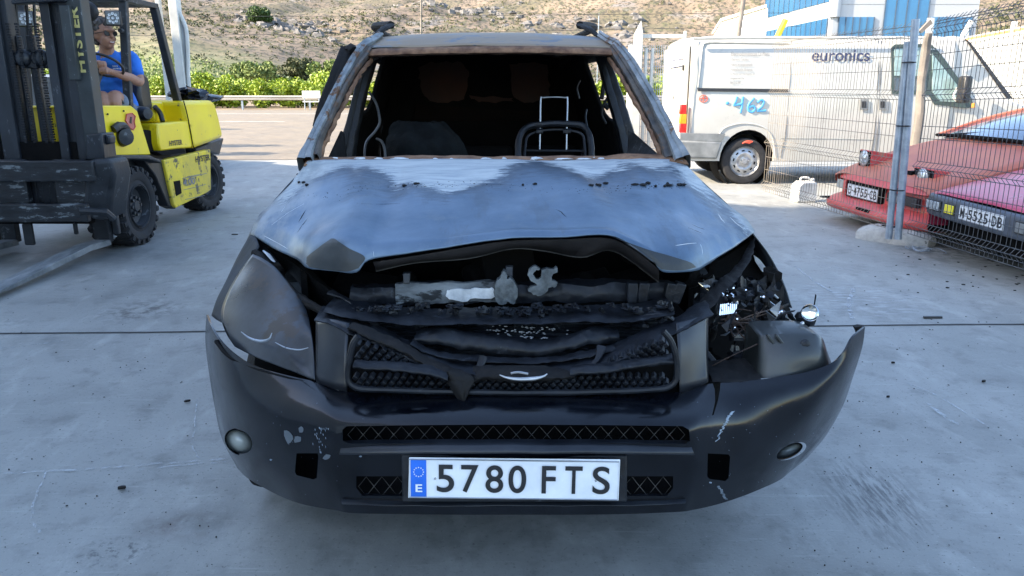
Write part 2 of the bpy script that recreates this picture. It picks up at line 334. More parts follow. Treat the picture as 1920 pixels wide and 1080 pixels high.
# chalky scratches, faded by noise
ms = M('chalk_scratch', (.42,.45,.47), (.6,.63,.65), rough=.9); nt = ms.node_tree; bs = nt.nodes['Principled BSDF']
tc = nt.nodes.new('ShaderNodeTexCoord'); n = nt.nodes.new('ShaderNodeTexNoise'); n.inputs['Scale'].default_value = 22; n.inputs['Detail'].default_value = 6
nt.links.new(tc.outputs['Object'], n.inputs[0]); r = nt.nodes.new('ShaderNodeMapRange'); r.inputs['From Min'].default_value = .42; r.inputs['From Max'].default_value = .62; r.inputs['To Max'].default_value = .6
nt.links.new(n.outputs[0], r.inputs[0]); nt.links.new(r.outputs[0], bs.inputs['Alpha']); MT['scratch'] = ms
scr = MB()
for pts, wd in ((((-40,893),(120,884),(260,874),(425,862)),.014), (((260,884),(360,872),(425,868)),.009), (((0,655),(60,648),(120,640)),.01),
                (((1480,490),(1540,499),(1630,513)),.01), (((1470,520),(1530,512),(1570,498)),.006), (((1500,535),(1545,541),(1620,541),(1680,551),(1750,566)),.009),
                (((1490,500),(1530,530),(1560,548)),.02), (((1600,540),(1592,570),(1598,600)),.03), (((1560,582),(1640,570),(1710,560)),.007),
                (((75,1000),(60,960),(88,880)),.008), (((1735,755),(1775,785),(1800,800)),.02), (((1700,720),(1760,745),(1850,800)),.008), (((370,750),(362,830),(372,860)),.006)):
    P = spline([WZ(a, b) for a, b in pts], 8); P = [p + Vector((rg.uniform(-.004,.004), rg.uniform(-.004,.004), 0)) for p in P]
    scr.v, scr.f = scr.v, scr.f; g = strip(P, wd, .005, 's', 'scratch'); scr.add(g.v, g.f)
o = scr.build('yard_scratches', 'scratch', smooth=0); o['kind'] = 'structure'
# road paint
MT['road_paint'] = M('road_paint', (.5,.48,.45), (.7,.68,.64), rough=.8, scale=3)
for y0, wd, segs in ((39.5, .25, [(-90, 90)]), (31, .18, [(x, x+9) for x in range(-60, 60, 14)])):
    mb = MB()
    for x0, x1 in segs: mb.grid([[Vector((x0,y0,-.006)), Vector((x1,y0,-.006))], [Vector((x0,y0+wd,-.006)), Vector((x1,y0+wd,-.006))]])
    o = mb.build('road_line', 'road_paint', smooth=0); o['kind'] = 'structure'
# ---- hillside
def hz(x, y):
    if y < 80: return -.03
    s = y - 80; z = .03 * min(s, 55)
    if s > 55: z += .10 * (min(s, 110) - 55)
    if s > 110: z += .24 * (min(s, 420) - 110)
    if s > 420: z += .46 * (s - 420)
    k = min(1, s / 160)
    p = Vector((x * .006 + 3, y * .006, .3)); z += k * 16 * noise.fractal(p, 1, 2, 5)
    z += k * 3.4 * abs(noise.noise(Vector((x * .035, y * .02, 5.5)))) + k * 1.1 * noise.fractal(Vector((x * .11, y * .11, 0)), 1, 2, 3)
    return z
mh = M('dry_hillside', (.14,.106,.074), (.212,.163,.115), rough=.95, scale=.05, p0=.38, p1=.62); nt = mh.node_tree; L = nt.links.new; bs = nt.nodes['Principled BSDF']
out = bs.inputs['Base Color'].links[0].from_socket; tc = nt.nodes.new('ShaderNodeTexCoord')
for col, sc, lo, hi, amt, st in (((.095,.09,.045), .02, .50, .60, .65, (1,1,1)), ((.07,.075,.035), .35, .54, .6, .8, (1,.6,1)), ((.17,.16,.155), .045, .6, .66, .8, (1,.7,2)), ((.045,.042,.03), .9, .5, .57, .9, (1,.6,1)), ((.25,.185,.135), .13, .58, .66, .6, (.5,1.5,1))):
    mp = nt.nodes.new('ShaderNodeMapping'); mp.inputs['Scale'].default_value = st; L(tc.outputs['Object'], mp.inputs[0])
    n = nt.nodes.new('ShaderNodeTexNoise'); n.inputs['Scale'].default_value = sc; n.inputs['Detail'].default_value = 9; n.inputs['Roughness'].default_value = .6; L(mp.outputs[0], n.inputs[0])
    r = nt.nodes.new('ShaderNodeMapRange'); r.inputs['From Min'].default_value = lo; r.inputs['From Max'].default_value = hi; r.inputs['To Max'].default_value = amt; L(n.outputs[0], r.inputs[0])
    mx = nt.nodes.new('ShaderNodeMixRGB'); L(r.outputs[0], mx.inputs[0]); L(out, mx.inputs[1]); mx.inputs[2].default_value = (*col, 1); out = mx.outputs[0]
sx = nt.nodes.new('ShaderNodeSeparateXYZ'); L(tc.outputs['Object'], sx.inputs[0]); r = nt.nodes.new('ShaderNodeMapRange'); r.inputs['From Min'].default_value = 175; r.inputs['From Max'].default_value = 135; r.inputs['To Max'].default_value = .85
L(sx.outputs['Y'], r.inputs[0]); mx = nt.nodes.new('ShaderNodeMixRGB'); L(r.outputs[0], mx.inputs[0]); L(out, mx.inputs[1]); mx.inputs[2].default_value = (.17,.2,.07,1); L(mx.outputs[0], bs.inputs['Base Color'])
MT['hill'] = mh
ys = [80 + i * 2.4 for i in range(40)] + [178 + i * 4.2 for i in range(80)] + [520 + i * 18 for i in range(30)]
G = [[Vector((x, y, hz(x, y))) for x in [(-1 + 2 * j / 230) * (70 + y * .95) for j in range(231)]] for y in ys]
o = MB().grid(G).build('hillside', 'hill', smooth=60); o['kind'] = 'structure'
def leafclump(mb, c, r, n, ls, rng, squash=.8):
    for _ in range(n):
        while True:
            p = Vector((rng.uniform(-1,1), rng.uniform(-1,1), rng.uniform(-1,1)))
            if .25 < p.length < 1: break
        q = Vector((c[0]+p.x*r, c[1]+p.y*r, c[2]+p.z*r*squash)); a = Vector((rng.gauss(0,1), rng.gauss(0,1), rng.gauss(0,1))).normalized(); b = a.orthogonal().normalized(); b = b * math.cos(k:=rng.uniform(0,6.3)) + a.cross(b) * math.sin(k)
        s = ls * rng.uniform(.6, 1.3); d = a.cross(b)
        o = len(mb.v); mb.v += [q - b*s, q + d*s*.5, q + b*s, q - d*s*.5]; mb.f.append((o, o+1, o+2, o+3))
def foliage_clusters(cl, n_each, ls, rng):
    mb = MB()
    for c, r in cl: leafclump(mb, c, r, n_each, ls, rng)
    return mb
rng = random.Random(11); mb = MB()
for i in range(30000):
    t = rng.random() ** 1.4; y = 150 + 420 * t; x = rng.uniform(-1, 1) * (20 + y * .78)
    dens = noise.noise(Vector((x * .012, y * .012, 7)));
    if dens < -.05 and rng.random() < .6: continue
    r = rng.uniform(.2, .68) * (1 + max(0, dens) * 1.6); leafclump(mb, (x, y, hz(x, y) + r * .3), r, 11, r * .42, rng, .6)
mb.build('hillside_scrub', 'leaf_olive', smooth=0)['kind'] = 'stuff'
mb = MB()   # grey rock outcrops
for cx_, cy_, n_, sp in ((-155, 330, 150, 13), (-62, 225, 60, 7), (60, 360, 200, 34), (-20, 300, 60, 12), (-230, 400, 120, 30), (30, 260, 60, 16)):
    for i in range(n_):
        x = cx_ + rng.gauss(0, sp); y = cy_ + rng.gauss(0, sp * .8); r = rng.uniform(.3, 1.5); mb.ball((x, y, hz(x, y) + r * .05), (r * 1.5, r, r*.8), 7, 5, jit=1.1)
MT['rock'] = M('grey_rock', (.10,.097,.095), (.19,.18,.17), rough=.95, scale=.8, bump=1, bscale=3)
mb.jitter(.35, .9).build('rock_outcrops', 'rock', smooth=20)['kind'] = 'stuff'
# far orchard in rows below the hill
mb = MB()
for j in range(16):
    y = 94 + j * 3.6
    for i in range(95):
        x = -105 + i * 2.25 + rng.uniform(-.5,.5)
        if rng.random() < .08: continue
        r = rng.uniform(.85, 1.2); leafclump(mb, (x, y + rng.uniform(-.5,.5), hz(x, y) + .7), r, 30, .28, rng, .8)
MT['leaf_mid'] = M('orchard_leaf', (.10,.145,.03), (.19,.235,.065), rough=.7, scale=.1)
mb.build('far_orchard', 'leaf_mid', smooth=0)['kind'] = 'stuff'
# ---- orange trees behind the road
def tree(name, loc, h, cl, n_each, ls, leafmat, seed, label, cat, group=None, trunk_r=.08):
    rng = random.Random(seed); t = thing(name, label, cat, loc, rng.uniform(0, 6), group)
    foliage_clusters(cl, n_each, ls, rng).build('crown', leafmat, t, smooth=0, local=True)
    tr = MB(); top = Vector((.05, 0, h * .6)); tr.tube([(0,0,-.2), (.02,.01,h*.3), top], [trunk_r, trunk_r*.8, trunk_r*.45], 8, smooth=3)
    for c, r in cl[:6]: tr.tube([(.02,.01,h*.3), Vector(c) * .55 + top * .3, c], [trunk_r*.5, trunk_r*.35, trunk_r*.12], 6, smooth=2)
    tr.build('trunk', 'bark', t, local=True); return t
protos = []
for s in range(4):
    q = random.Random(50 + s); cl = []
    for k in range(14):
        a = q.uniform(0, 6.3); rr = q.uniform(.2, 1.05); z = q.uniform(.3, 1.72); cl.append(((math.cos(a)*rr, math.sin(a)*rr, z), q.uniform(.45, .7)))
    if s == 1: cl = [(( c[0][0], c[0][1], c[0][2]*1.1), c[1]) for c in cl]
    protos.append(cl)
k = 0; base = []; ol = 'bushy bright green orange tree in the long row behind the guard rail'; og = 'orange trees in the row behind the guard rail'
q = random.Random(77)
for row in range(2):
    for i in range(44):
        x = -46 + i * 2.0 + q.uniform(-.35,.35) + row; y = 50.8 + row * 3.4 + q.uniform(-.3,.3)
        if abs(x - 0) < 9.5 and row == 1: continue
        if x > 24: continue
        if len(base) < 4: t = tree('orange_tree', (x, y, 0), 2.0, protos[len(base)], 280, .11, 'leaf_bright', 60 + len(base), ol, 'tree', og); base.append(t)
        else:
            t = copy_tree(base[q.randrange(4)]); t.location = (x, y, 0); t.rotation_euler = (0, 0, q.uniform(0, 6)); sc = q.uniform(.88, 1.08); t.scale = (sc, sc, sc * q.uniform(.95, 1.06))
def big(name, px, py_base, Y, R_, h, mat_, seed, label, n=26, group=None):
    rng = random.Random(seed); c = W(px, py_base, Y); cl = []
    for k in range(n):
        a = rng.uniform(0, 6.3); rr = R_ * rng.uniform(0, .75); z = h * rng.uniform(.35, .85); cl.append(((math.cos(a)*rr, math.sin(a)*rr, z), R_ * rng.uniform(.28, .42)))
    return tree(name, (c.x, Y, hz(c.x, Y)), h, cl, 170, R_ * .09, mat_, seed, label, 'tree', group, trunk_r=R_*.07)
big('round_tree', 472, 150, 76, 2.3, 3.7, 'leaf_mid', 3, 'tall round dark green tree rising above the orange trees left of the burnt car')
big('round_tree', 512, 150, 78, 2.2, 2.2, 'leaf_dark', 4, 'low dark spreading tree beside the tall round green tree')
for i, (px, Y, R_, h, m_) in enumerate(((560, 120, 3.2, 4.6, 'leaf_olive'), (590, 124, 2.8, 4.4, 'leaf_dark'), (622, 118, 3.4, 4.6, 'leaf_mid'), (648, 130, 2.6, 4.2, 'leaf_olive'))):
    big('field_tree', px, 140, Y, R_, h, m_, 20 + i, ['pale olive field tree, leftmost of the four below the hill', 'small dark field tree second from the left below the hill', 'mid green field tree third from the left below the hill', 'olive field tree beside the burnt car pillar, rightmost of the four'][i], 18, 'field trees at the foot of the hill')
big('round_tree', 490, 82, 225, 3.6, 5.5, 'leaf_dark', 41, 'lone dark tree halfway up the dry hillside on the left')
# ---- guard rail
MT['rail_steel'] = M('weathered_rail_steel', (.24,.22,.19), (.36,.34,.30), rough=.6, scale=.6)
t = thing('guard_rail', 'long galvanised steel guard rail along the far side of the road', 'guard rail', (0, 46.8, 0))
prof = [(0,.52),(-.04,.55),(-.05,.59),(0,.64),(0,.66),(-.05,.71),(-.04,.75),(0,.80)]
MB().grid([[Vector((x, y, z)) for x in range(-70, 71, 4)] for y, z in prof]).build('rail_beam', 'rail_steel', t, local=True, solid=.004)
p = MB().bx(-.05,.05,.01,.11,-.05,.74).build('rail_post', 'galv', t, local=True); 
for i in range(-16, 17):
    if i == 0: continue
    c = p.copy(); COL.objects.link(c); c.parent = t; c.location = (i * 4, 0, 0)
# ---- roadside sign
a = W(568, 184, 46.4); b = W(601, 170, 46.4)
t = thing('road_sign', 'small blank white rectangular sign standing at the guard rail', 'sign', ((a.x+b.x)/2, 46.3, 0))
hw = (b.x-a.x)/2; MB().bx(-hw,hw,-.02,.02,a.z,b.z).build('sign_panel', 'white_paint', t, local=True, bevel=.005)
MB().bx(-hw,hw,-.02,.02,.42,.50).build('lower_panel', 'white_paint', t, local=True, bevel=.005)
for s in (-1, 1): MB().cyl((s*hw*.8,.03,0),(s*hw*.8,.03,b.z),.03,8).build('leg', 'galv', t, local=True)
# ---- poles and cables
def pole(px, ytop, ybot, Y, r, label, lean=0):
    c = W(px, ybot, Y); zb = hz(c.x, Y) if Y > 80 else 0; tp = W(px + lean, ytop, Y)
    t = thing('utility_pole', label, 'pole', (c.x, Y, zb)); h = tp.z + 1.4 - zb
    d = (tp.x - c.x) * h / max(.5, (tp.z - c.z))
    MB().tube([(0,0,-.3),(d*.5,0,h*.5),(d,0,h)], [r, r*.85, r*.65], 10).build('shaft', 'wood_pole', t, local=True)
    MB().bx(d-.7,d+.7,-.05,.05,h-.5,h-.38).build('crossarm', 'wood_pole', t, local=True, bevel=.01)
    for s in (-.6,.6): MB().lathe((d+s,0,h-.38),(0,0,1),[(.02,0),(.05,.03),(.03,.07),(.05,.1),(.0,.14)],10).build('insulator', 'glass', t, local=True)
    return Vector((c.x + d, Y, zb + h - .4))
p1 = pole(786, 2, 56, 95, .15, 'thin dark utility pole rising behind the burnt car roof')
p2 = pole(1374, 4, 62, 34, .13, 'weathered leaning wooden pole between the white van and the white wall', lean=8)
for k, (y0, y1, lab) in enumerate(((22, 30, 'uppermost thin black overhead cable crossing the hillside'), (62, 55, 'lower thin black overhead cable crossing the hillside behind the roof'))):
    a = W(-200, y0 + 8, 60); m_ = W(700, (y0+y1)/2 + 4, 62); b = W(1500, y1 - 6, 60)
    tag(MB().tube([a, m_, b], .016, 6, smooth=8).build('overhead_cable', 'black_plastic'), lab, 'cable')
for px in (1122,):
    t = thing('thin_mast', 'very thin grey mast standing on the hillside right of the roof', 'mast', (W(px,60,110).x, 110, hz(W(px,60,110).x,110)))
    h = W(px, 30, 110).z - t.location.z; MB().tube([(0,0,-.2),(0,0,h)], .06, 8).build('shaft', 'galv', t, local=True); MB().cyl((0,0,h),(0,0,h+.4),.02,6).build('finial','galv',t,local=True)
# ---- office building with mirror glass
def FX(px, py, A, B):   # point on the vertical plane through A and B
    n = Vector((-(B[1]-A[1]), B[0]-A[0])); d = ray(px, py); t = (n.x*A[0] + n.y*A[1]) / (n.x*d.x + n.y*d.y); return Vector((d.x*t, d.y*t, CAMH + d.z*t))
YC = 62.0; C = W(1562, 32, YC); A2 = W(1432, 50, YC + 17); B2 = W(1832, 40, YC)
cA = (C.x, C.y); lA = (A2.x, A2.y); rB = (B2.x, B2.y)
t = thing('office_building', 'pale panelled office building with blue mirror glass bands', 'building', (C.x, C.y, 0))
TOPZ = 15.5
def wallpoly(A, B, z0, z1, name, m, off=0, th=.3):
    d = Vector((B[0]-A[0], B[1]-A[1], 0)).normalized(); n = Vector((d.y, -d.x, 0))
    if n.dot(Vector((A[0],A[1],0))) > 0: n = -n
    a = Vector((A[0],A[1],z0)) + n*off; b = Vector((B[0],B[1],z0)) + n*off
    return MB().prism([a, b, b + Vector((0,0,z1-z0)), a + Vector((0,0,z1-z0))], -n*th)
z32 = C.z; z65 = W(1562, 70, YC).z
for a_, b_ in ((lA, cA), (cA, rB)):
    wallpoly(a_, b_, 0, TOPZ, 'w', 'cladding').build('wall', 'cladding', t, smooth=0)
d = Vector((rB[0]-cA[0], rB[1]-cA[1], 0)).normalized()
mb = MB(); mb.prism([Vector((*cA, TOPZ)), Vector((*rB, TOPZ)), Vector((rB[0]+2, rB[1]+30, TOPZ)), Vector((lA[0], lA[1]+18, TOPZ)), Vector((*lA, TOPZ))], (0,0,-.35)); mb.build('roof', 'cladding', t, smooth=0)
mb = MB(); mb.prism([Vector((rB[0]-.05, rB[1]+.35, 0)), Vector((rB[0]+12, rB[1]+30, 0)), Vector((rB[0]+12, rB[1]+30, TOPZ-.4)), Vector((rB[0]-.05, rB[1]+.35, TOPZ-.4))], (-.3,0,0)); mb.build('wall', 'cladding', t, smooth=0)
mb = MB().cyl((cA[0]+.12, cA[1]+.12, z32), (cA[0]+.12, cA[1]+.12, TOPZ-.1), .45, 24); mb.build('corner_column', 'cladding', t)
def band(A, B, px0, px1, z0, z1, n, name='window'):
    P0 = FX(px0, 40, A, B); P1 = FX(px1, 40, A, B); w_ = wallpoly((P0.x,P0.y), (P1.x,P1.y), z0, z1, 'g', 'blue_glass', off=.06, th=.05); g = w_.build(name, 'blue_glass', t, smooth=0)
    mb = MB(); dd = Vector((P1.x-P0.x, P1.y-P0.y, 0)); nn = Vector((dd.y,-dd.x,0)).normalized();
    if nn.dot(P0) > 0: nn = -nn
    for i in range(n+1):
        c = Vector((P0.x, P0.y, 0)) + dd * (i/n) + nn * .075; mb.box((c.x, c.y, (z0+z1)/2), (.07,.06,z1-z0), Matrix.Rotation(math.atan2(dd.y,dd.x),3,'Z'))
    mb.build('mullion', 'mullion', g, smooth=0)
zu = C.z + (W(1562,0,YC).z - C.z) * .95
band(lA, cA, 1434, 1553, 1.0, z32 - .0, 14); band(lA, cA, 1434, 1556, z32 + (W(1562,0,YC).z - z32)*1.0, TOPZ - .5, 12)
band(cA, rB, 1572, 1638, 1.0, z32, 5); band(cA, rB, 1656, 1738, 1.0, TOPZ - .5, 4); band(cA, rB, 1742, 1822, 1.0, z32, 5)
mb = MB()
for zz in [z32 + .9 * i for i in range(1, 9)]:
    for a_, b_ in ((lA, cA), (cA, rB)):
        q_ = wallpoly(a_, b_, zz, zz + .035, 'l', '', off=.012, th=.01); mb.add(q_.v, q_.f)
mb.build('panel_joint', 'grey_plastic', t, smooth=0)
# white industrial building left of it
a = W(1352, 62, 58); b = W(1436, 62, 52)
t = thing('white_warehouse', 'plain white warehouse with a sloping roof edge beside the office building', 'building', (a.x, a.y, 0))
za = W(1352, 40, 58).z; zb_ = W(1432, 14, 52).z
poly = [Vector((a.x,a.y,0)), Vector((b.x,b.y,0)), Vector((b.x,b.y,zb_)), Vector((a.x,a.y,za))]
MB().prism(poly, (3,14,0)).build('wall', 'concrete_white', t, smooth=0)
MB().prism([p + Vector((-.15,-.15,0)) for p in (poly[3], poly[2], poly[2]+Vector((0,0,.18)), poly[3]+Vector((0,0,.18)))], (3,14.3,0)).build('roof', 'white_paint', t, smooth=0)
# ---- warehouse behind the photographer whose shadow lies over the yard (outside the frame)
L_ = 8.2 / math.tan(SUN_EL); sh = Vector((-SUN_TO.x, -SUN_TO.y, 0)) * L_
e0 = Vector((-5.4, 14.84, 0)) - sh; e1 = Vector((3.0, 8.95, 0)) - sh; dr = (e1 - e0).normalized(); e0 = e0 - dr * 1.2; e1 = e1 + dr * 9.2
nb = Vector((dr.y, -dr.x, 0)); 
if nb.y > 0: nb = -nb
t = thing('shade_warehouse', 'long plain warehouse outside the frame whose shadow covers the yard', 'building', ((e0.x+e1.x)/2, (e0.y+e1.y)/2, 0))
MB().prism([e0, e1, e1 + Vector((0,0,8.2)), e0 + Vector((0,0,8.2))], nb * 26).build('wall', 'concrete_white', t, smooth=0)
MB().prism([e0 + nb*.4 + Vector((0,0,8.203)), e1 + nb*.4 + Vector((0,0,8.203)), e1 + nb*.4 + Vector((0,0,8.3)), e0 + nb*.4+ Vector((0,0,8.3))], nb * 25).build('roof', 'galv', t, smooth=0)

L2 = 18.7 / math.tan(SUN_EL); sh2 = Vector((-SUN_TO.x, -SUN_TO.y, 0)) * L2; q0_ = Vector((3.2, 9.0, 0)) - sh2; q1_ = Vector((14, 8.1, 0)) - sh2  # unseen block, added to bend the shadow edge across the sports cars
t = thing('tall_shade_block', 'tall plain industrial block outside the frame whose shadow falls over the parked sports cars', 'building', ((q0_.x+q1_.x)/2, (q0_.y+q1_.y)/2, 0))
MB().prism([q0_, q1_, q1_ + Vector((0,0,18.7)), q0_ + Vector((0,0,18.7))], (-4,-26,0)).build('wall', 'concrete_white', t, smooth=0)
MB().prism([q0_ + Vector((.2,-.4,18.703)), q1_ + Vector((-.2,-.4,18.703)), q1_ + Vector((-.2,-.4,18.8)), q0_ + Vector((.2,-.4,18.8))], (-4,-25,0)).build('roof', 'galv', t, smooth=0)

# ================================================================== BURNT CAR
CAR = thing('burnt_car', 'burnt out dark off roader with buckled ashy bonnet and torn bumper, front plate 5780 FTS', 'car', (0, 1.7, 0), R(3.15))
def CL(x, y, z): return Vector((x * math.cos(R(3.15)) - y * math.sin(R(3.15)), 1.7 + x * math.sin(R(3.15)) + y * math.cos(R(3.15)), z))
# ---- bonnet paint: bare scorched steel with white ash near the windscreen
mh = M('burnt_bonnet', (.078,.125,.185), (.14,.195,.265), rough=.34, scale=5, metal=.45, bump=.16, bscale=34, p0=.3, p1=.7, rvar=.13)
nt = mh.node_tree; L = nt.links.new; bs = nt.nodes['Principled BSDF']; out = bs.inputs['Base Color'].links[0].from_socket; tc = nt.nodes.new('ShaderNodeTexCoord')
def nz(scale, st=(1,1,1), rough=.6, det=8):
    mp = nt.nodes.new('ShaderNodeMapping'); mp.inputs['Scale'].default_value = st; L(tc.outputs['Object'], mp.inputs[0])
    n = nt.nodes.new('ShaderNodeTexNoise'); n.inputs['Scale'].default_value = scale; n.inputs['Detail'].default_value = det; n.inputs['Roughness'].default_value = rough; L(mp.outputs[0], n.inputs[0]); return n.outputs[0]
def mr(src, a, b, c=0, d=1):
    r = nt.nodes.new('ShaderNodeMapRange'); r.inputs['From Min'].default_value = a; r.inputs['From Max'].default_value = b; r.inputs['To Min'].default_value = c; r.inputs['To Max'].default_value = d; L(src, r.inputs[0]); return r.outputs[0]
def ma(op, a, b):
    r = nt.nodes.new('ShaderNodeMath'); r.operation = op
    for i, q in enumerate((a, b)):
        if isinstance(q, (int, float)): r.inputs[i].default_value = q
        else: L(q, r.inputs[i])
    return r.outputs[0]
def mix(f, a, col):
    m_ = nt.nodes.new('ShaderNodeMixRGB'); L(f, m_.inputs[0]); L(a, m_.inputs[1]); m_.inputs[2].default_value = (*col, 1); return m_.outputs[0]
sx = nt.nodes.new('ShaderNodeSeparateXYZ'); L(tc.outputs['Object'], sx.inputs[0])
wobn = mr(nz(2.4, (1,.4,1), .45, 3), .3, .7, -.3, .3); fine = mr(nz(30, (.4,2,1), .8), .3, .7, -.10, .10)
t_ = ma('ADD', ma('ADD', sx.outputs['Y'], wobn), fine)
ash = mr(t_, .80, .86); streak = mr(nz(16, (.3,2.6,1), .75), .38, .56); ashf = ma('MULTIPLY', ash, mr(streak, 0, 1, .55, 1))
ring = ma('MULTIPLY', mr(t_, .66, .79), ma('SUBTRACT', 1.0, ash))
out = mix(ma('MULTIPLY', ring, .6), out, (.04,.046,.058))
out = mix(ma('MULTIPLY', mr(nz(7, (1,1,1), .7), .55, .7), .5), out, (.17,.2,.225))
out = mix(ma('MULTIPLY', mr(nz(90, (1,1,1), .8), .6, .68), .5), out, (.24,.265,.28))
out = mix(ma('MULTIPLY', mr(nz(3.2, (2.2,.5,1), .75), .56, .64), .35), out, (.07,.085,.105))
out = mix(ma('MULTIPLY', mr(nz(45, (.6,1.6,1), .7), .64, .69), ma('ADD', ring, .12)), out, (.02,.022,.03))
out = mix(ashf, out, (.42,.455,.47))
edgeL = mr(sx.outputs['X'], -.50, -.66); out = mix(ma('MULTIPLY', edgeL, mr(nz(9, (1.5,.7,1), .65), .42, .58, 0, .75)), out, (.22,.245,.265))
edgeR = mr(sx.outputs['X'], .5, .62); out = mix(ma('MULTIPLY', edgeR, mr(nz(6, (1.5,.7,1), .6), .5, .62, 0, .6)), out, (.22,.24,.25))
L(out, bs.inputs['Base Color'])
rg_ = ma('ADD', mr(ashf, 0, 1, .40, .9), mr(nz(8), .3, .7, -.1, .12)); L(rg_, bs.inputs['Roughness']); L(mr(ashf, 0, 1, .5, 0), bs.inputs['Metallic'])
MT['bonnet'] = mh
MT['wing_dull'] = M('sooty_wing_edge', (.012,.015,.019), (.04,.048,.058), rough=.7, spec=.25, scale=9, bump=.3)
MT['seat_steel'] = M('seat_steel', (.02,.02,.02), (.07,.07,.068), rough=.5, metal=.4, scale=12)
# ---- bonnet surface
cols = [ # x front, y front, Y front | x cowl | bulge of the nose row (y, Y)
 (470,438,2.44, 577, 400,2.52), (505,455,2.34, 600, 408,2.42), (535,470,2.27, 622, 420,2.33), (562,487,2.19, 645, 432,2.24), (578,503,2.10, 668, 443,2.15), (625,509,2.04, 700, 441,2.08),
 (668,512,2.02, 735, 447,2.07), (692,489,2.03, 765, 452,2.08), (760,477,2.04, 805, 440,2.11), (860,459,2.05, 865, 432,2.13), (960,446,2.06, 930, 424,2.14),
 (1060,443,2.06, 1000, 422,2.14), (1140,440,2.05, 1060, 423,2.13), (1188,462,2.04, 1100, 436,2.11), (1222,487,2.03, 1140, 452,2.08), (1243,509,2.02, 1170, 462,2.07),
 (1282,509,2.03, 1200, 458,2.09), (1310,504,2.07, 1224, 448,2.13), (1345,480,2.16, 1245, 436,2.22), (1383,457,2.27, 1262, 420,2.34), (1415,436,2.40, 1280, 404,2.50)]
rows = [[], [], [], [], [], [], []]
for i, (xf, yf, Yf, xc, yn, Yn) in enumerate(cols):
    u = abs((i - 10) / 10.0); crown = 1 - u ** 4
    Yc = 2.80 - .05 * u ** 3; yc = 300 + 2 * (1 - crown)
    pc = W(xc, yc, Yc); pn = W(xc + (xf - xc) * .82, yn, Yn); pf = W(xf, yf, Yf)
    rows[0].append(pc)
    for k, t in enumerate((.22, .48, .74)):
        q = pc.lerp(pn, t); q.z += .012 * math.sin(math.pi * t) * crown - (.008 if u > .85 else 0)
        q.z += .016 * noise.noise(Vector((i * .55, t * 2.2, 2.2))) * crown
        rows[1 + k].append(q)
    rows[4].append(pn); m_ = pn.lerp(pf, .55); m_ += Vector((0, -.012 if 2 < i < 18 else 0, .006)); rows[5].append(m_); rows[6].append(pf)
hb = MB(); hb.grid(patch(rows, 4, 5))
for i, v in enumerate(hb.v):
    n_ = noise.noise(Vector((v.x * 5, v.y * 4, 1.3))); v.z += .006 * n_ + .0016 * noise.noise(v * 34)
    d = (v.x + .62) ** 2 * 40 + (v.y - 2.35) ** 2 * 60; v.z -= .02 * math.exp(-d)
    d = (v.x - .55) ** 2 * 60 + (v.y - 2.32) ** 2 * 50; v.z -= .018 * math.exp(-d)
bonnet = hb.build('bonnet', 'bonnet', CAR, smooth=50, solid=.004)
# inner bonnet skin hanging behind the lip
up = [(700,492,2.07),(780,480,2.08),(880,463,2.09),(960,452,2.10),(1060,449,2.10),(1140,447,2.09),(1190,470,2.08),(1235,505,2.06)]
lo = [(705,508,2.14),(780,492,2.16),(880,484,2.17),(960,466,2.18),(1020,470,2.18),(1090,482,2.18),(1150,470,2.17),(1235,528,2.14)]
MT['soot_inner'] = M('sooty_inner_steel', (.006,.005,.006), (.022,.019,.02), rough=.75, scale=9, bump=.5)
ib = MB(); A = spline([W(*p) for p in up], 6); B = spline([W(*p) for p in lo], 6); Cc = [b + Vector((0, .25, .04)) for b in B]; ib.grid([A, B, Cc]); ib.build('inner_bonnet', 'soot_inner', bonnet, smooth=50, solid=.003)
eb = MB(); eb.tube([b + Vector((0,-.003,0)) for b in B], .0022, 6); eb.build('inner_seam', 'seat_steel', bonnet)
from mathutils.bvhtree import BVHTree as _BT
_bb2 = _BT.FromPolygons([v for v in hb.v], hb.f)
def scratch(pts, r, m, name='bonnet_scratch'):
    P = []
    for a, b in zip(pts, pts[1:]):
        for k in range(8):
            h_ = _bb2.ray_cast(Vector((0,0,CAMH)), ray(a[0]+(b[0]-a[0])*k/8, a[1]+(b[1]-a[1])*k/8).normalized())[0]
            if h_ is not None: P.append(h_ + Vector((0,-.001,.0015)))
    if len(P) > 2: MB().tube(P, [r*(.3 + .7*math.sin(math.pi*i/(len(P)-1))) for i in range(len(P))], 4).build(name, m, bonnet)
for pts, r, m in ((((556,440),(566,425),(579,408)),.0016,'char'), (((560,418),(568,404),(574,394)),.0022,'char'), (((528,398),(540,380),(556,362)),.0012,'ash_white'), (((500,430),(540,400),(575,380)),.0009,'ash_white'), (((490,440),(520,456),(555,476)),.0012,'ash_white'),
    (((1280,425),(1300,432),(1330,444)),.001,'char'), (((1290,418),(1310,428),(1338,436)),.0008,'char'), (((1345,400),(1352,412),(1360,420)),.0022,'ash_white'), (((1368,408),(1380,420),(1396,432)),.0025,'ash_white'), (((1312,455),(1316,470),(1318,492)),.0014,'ash_white'), (((1262,462),(1290,458),(1312,456)),.0014,'ash_white'),
    (((700,470),(701,480),(702,489)),.0012,'ash_white'), (((640,380),(700,384),(780,382)),.0006,'char'), (((880,350),(930,346),(1000,352)),.0007,'char'), (((1020,330),(1080,338),(1160,334)),.0006,'ash_white'), (((1040,393),(1052,398),(1064,410)),.0012,'char')):
    scratch(pts, r, m)
from mathutils.bvhtree import BVHTree
_b = BVHTree.FromPolygons([v for v in hb.v], hb.f)
MT['flap'] = M('bare_scorched_lip', (.022,.025,.027), (.045,.05,.053), rough=.5, scale=6, bump=.2, metal=.3)  # scorched lip tone that also carries the shading of the folded facet
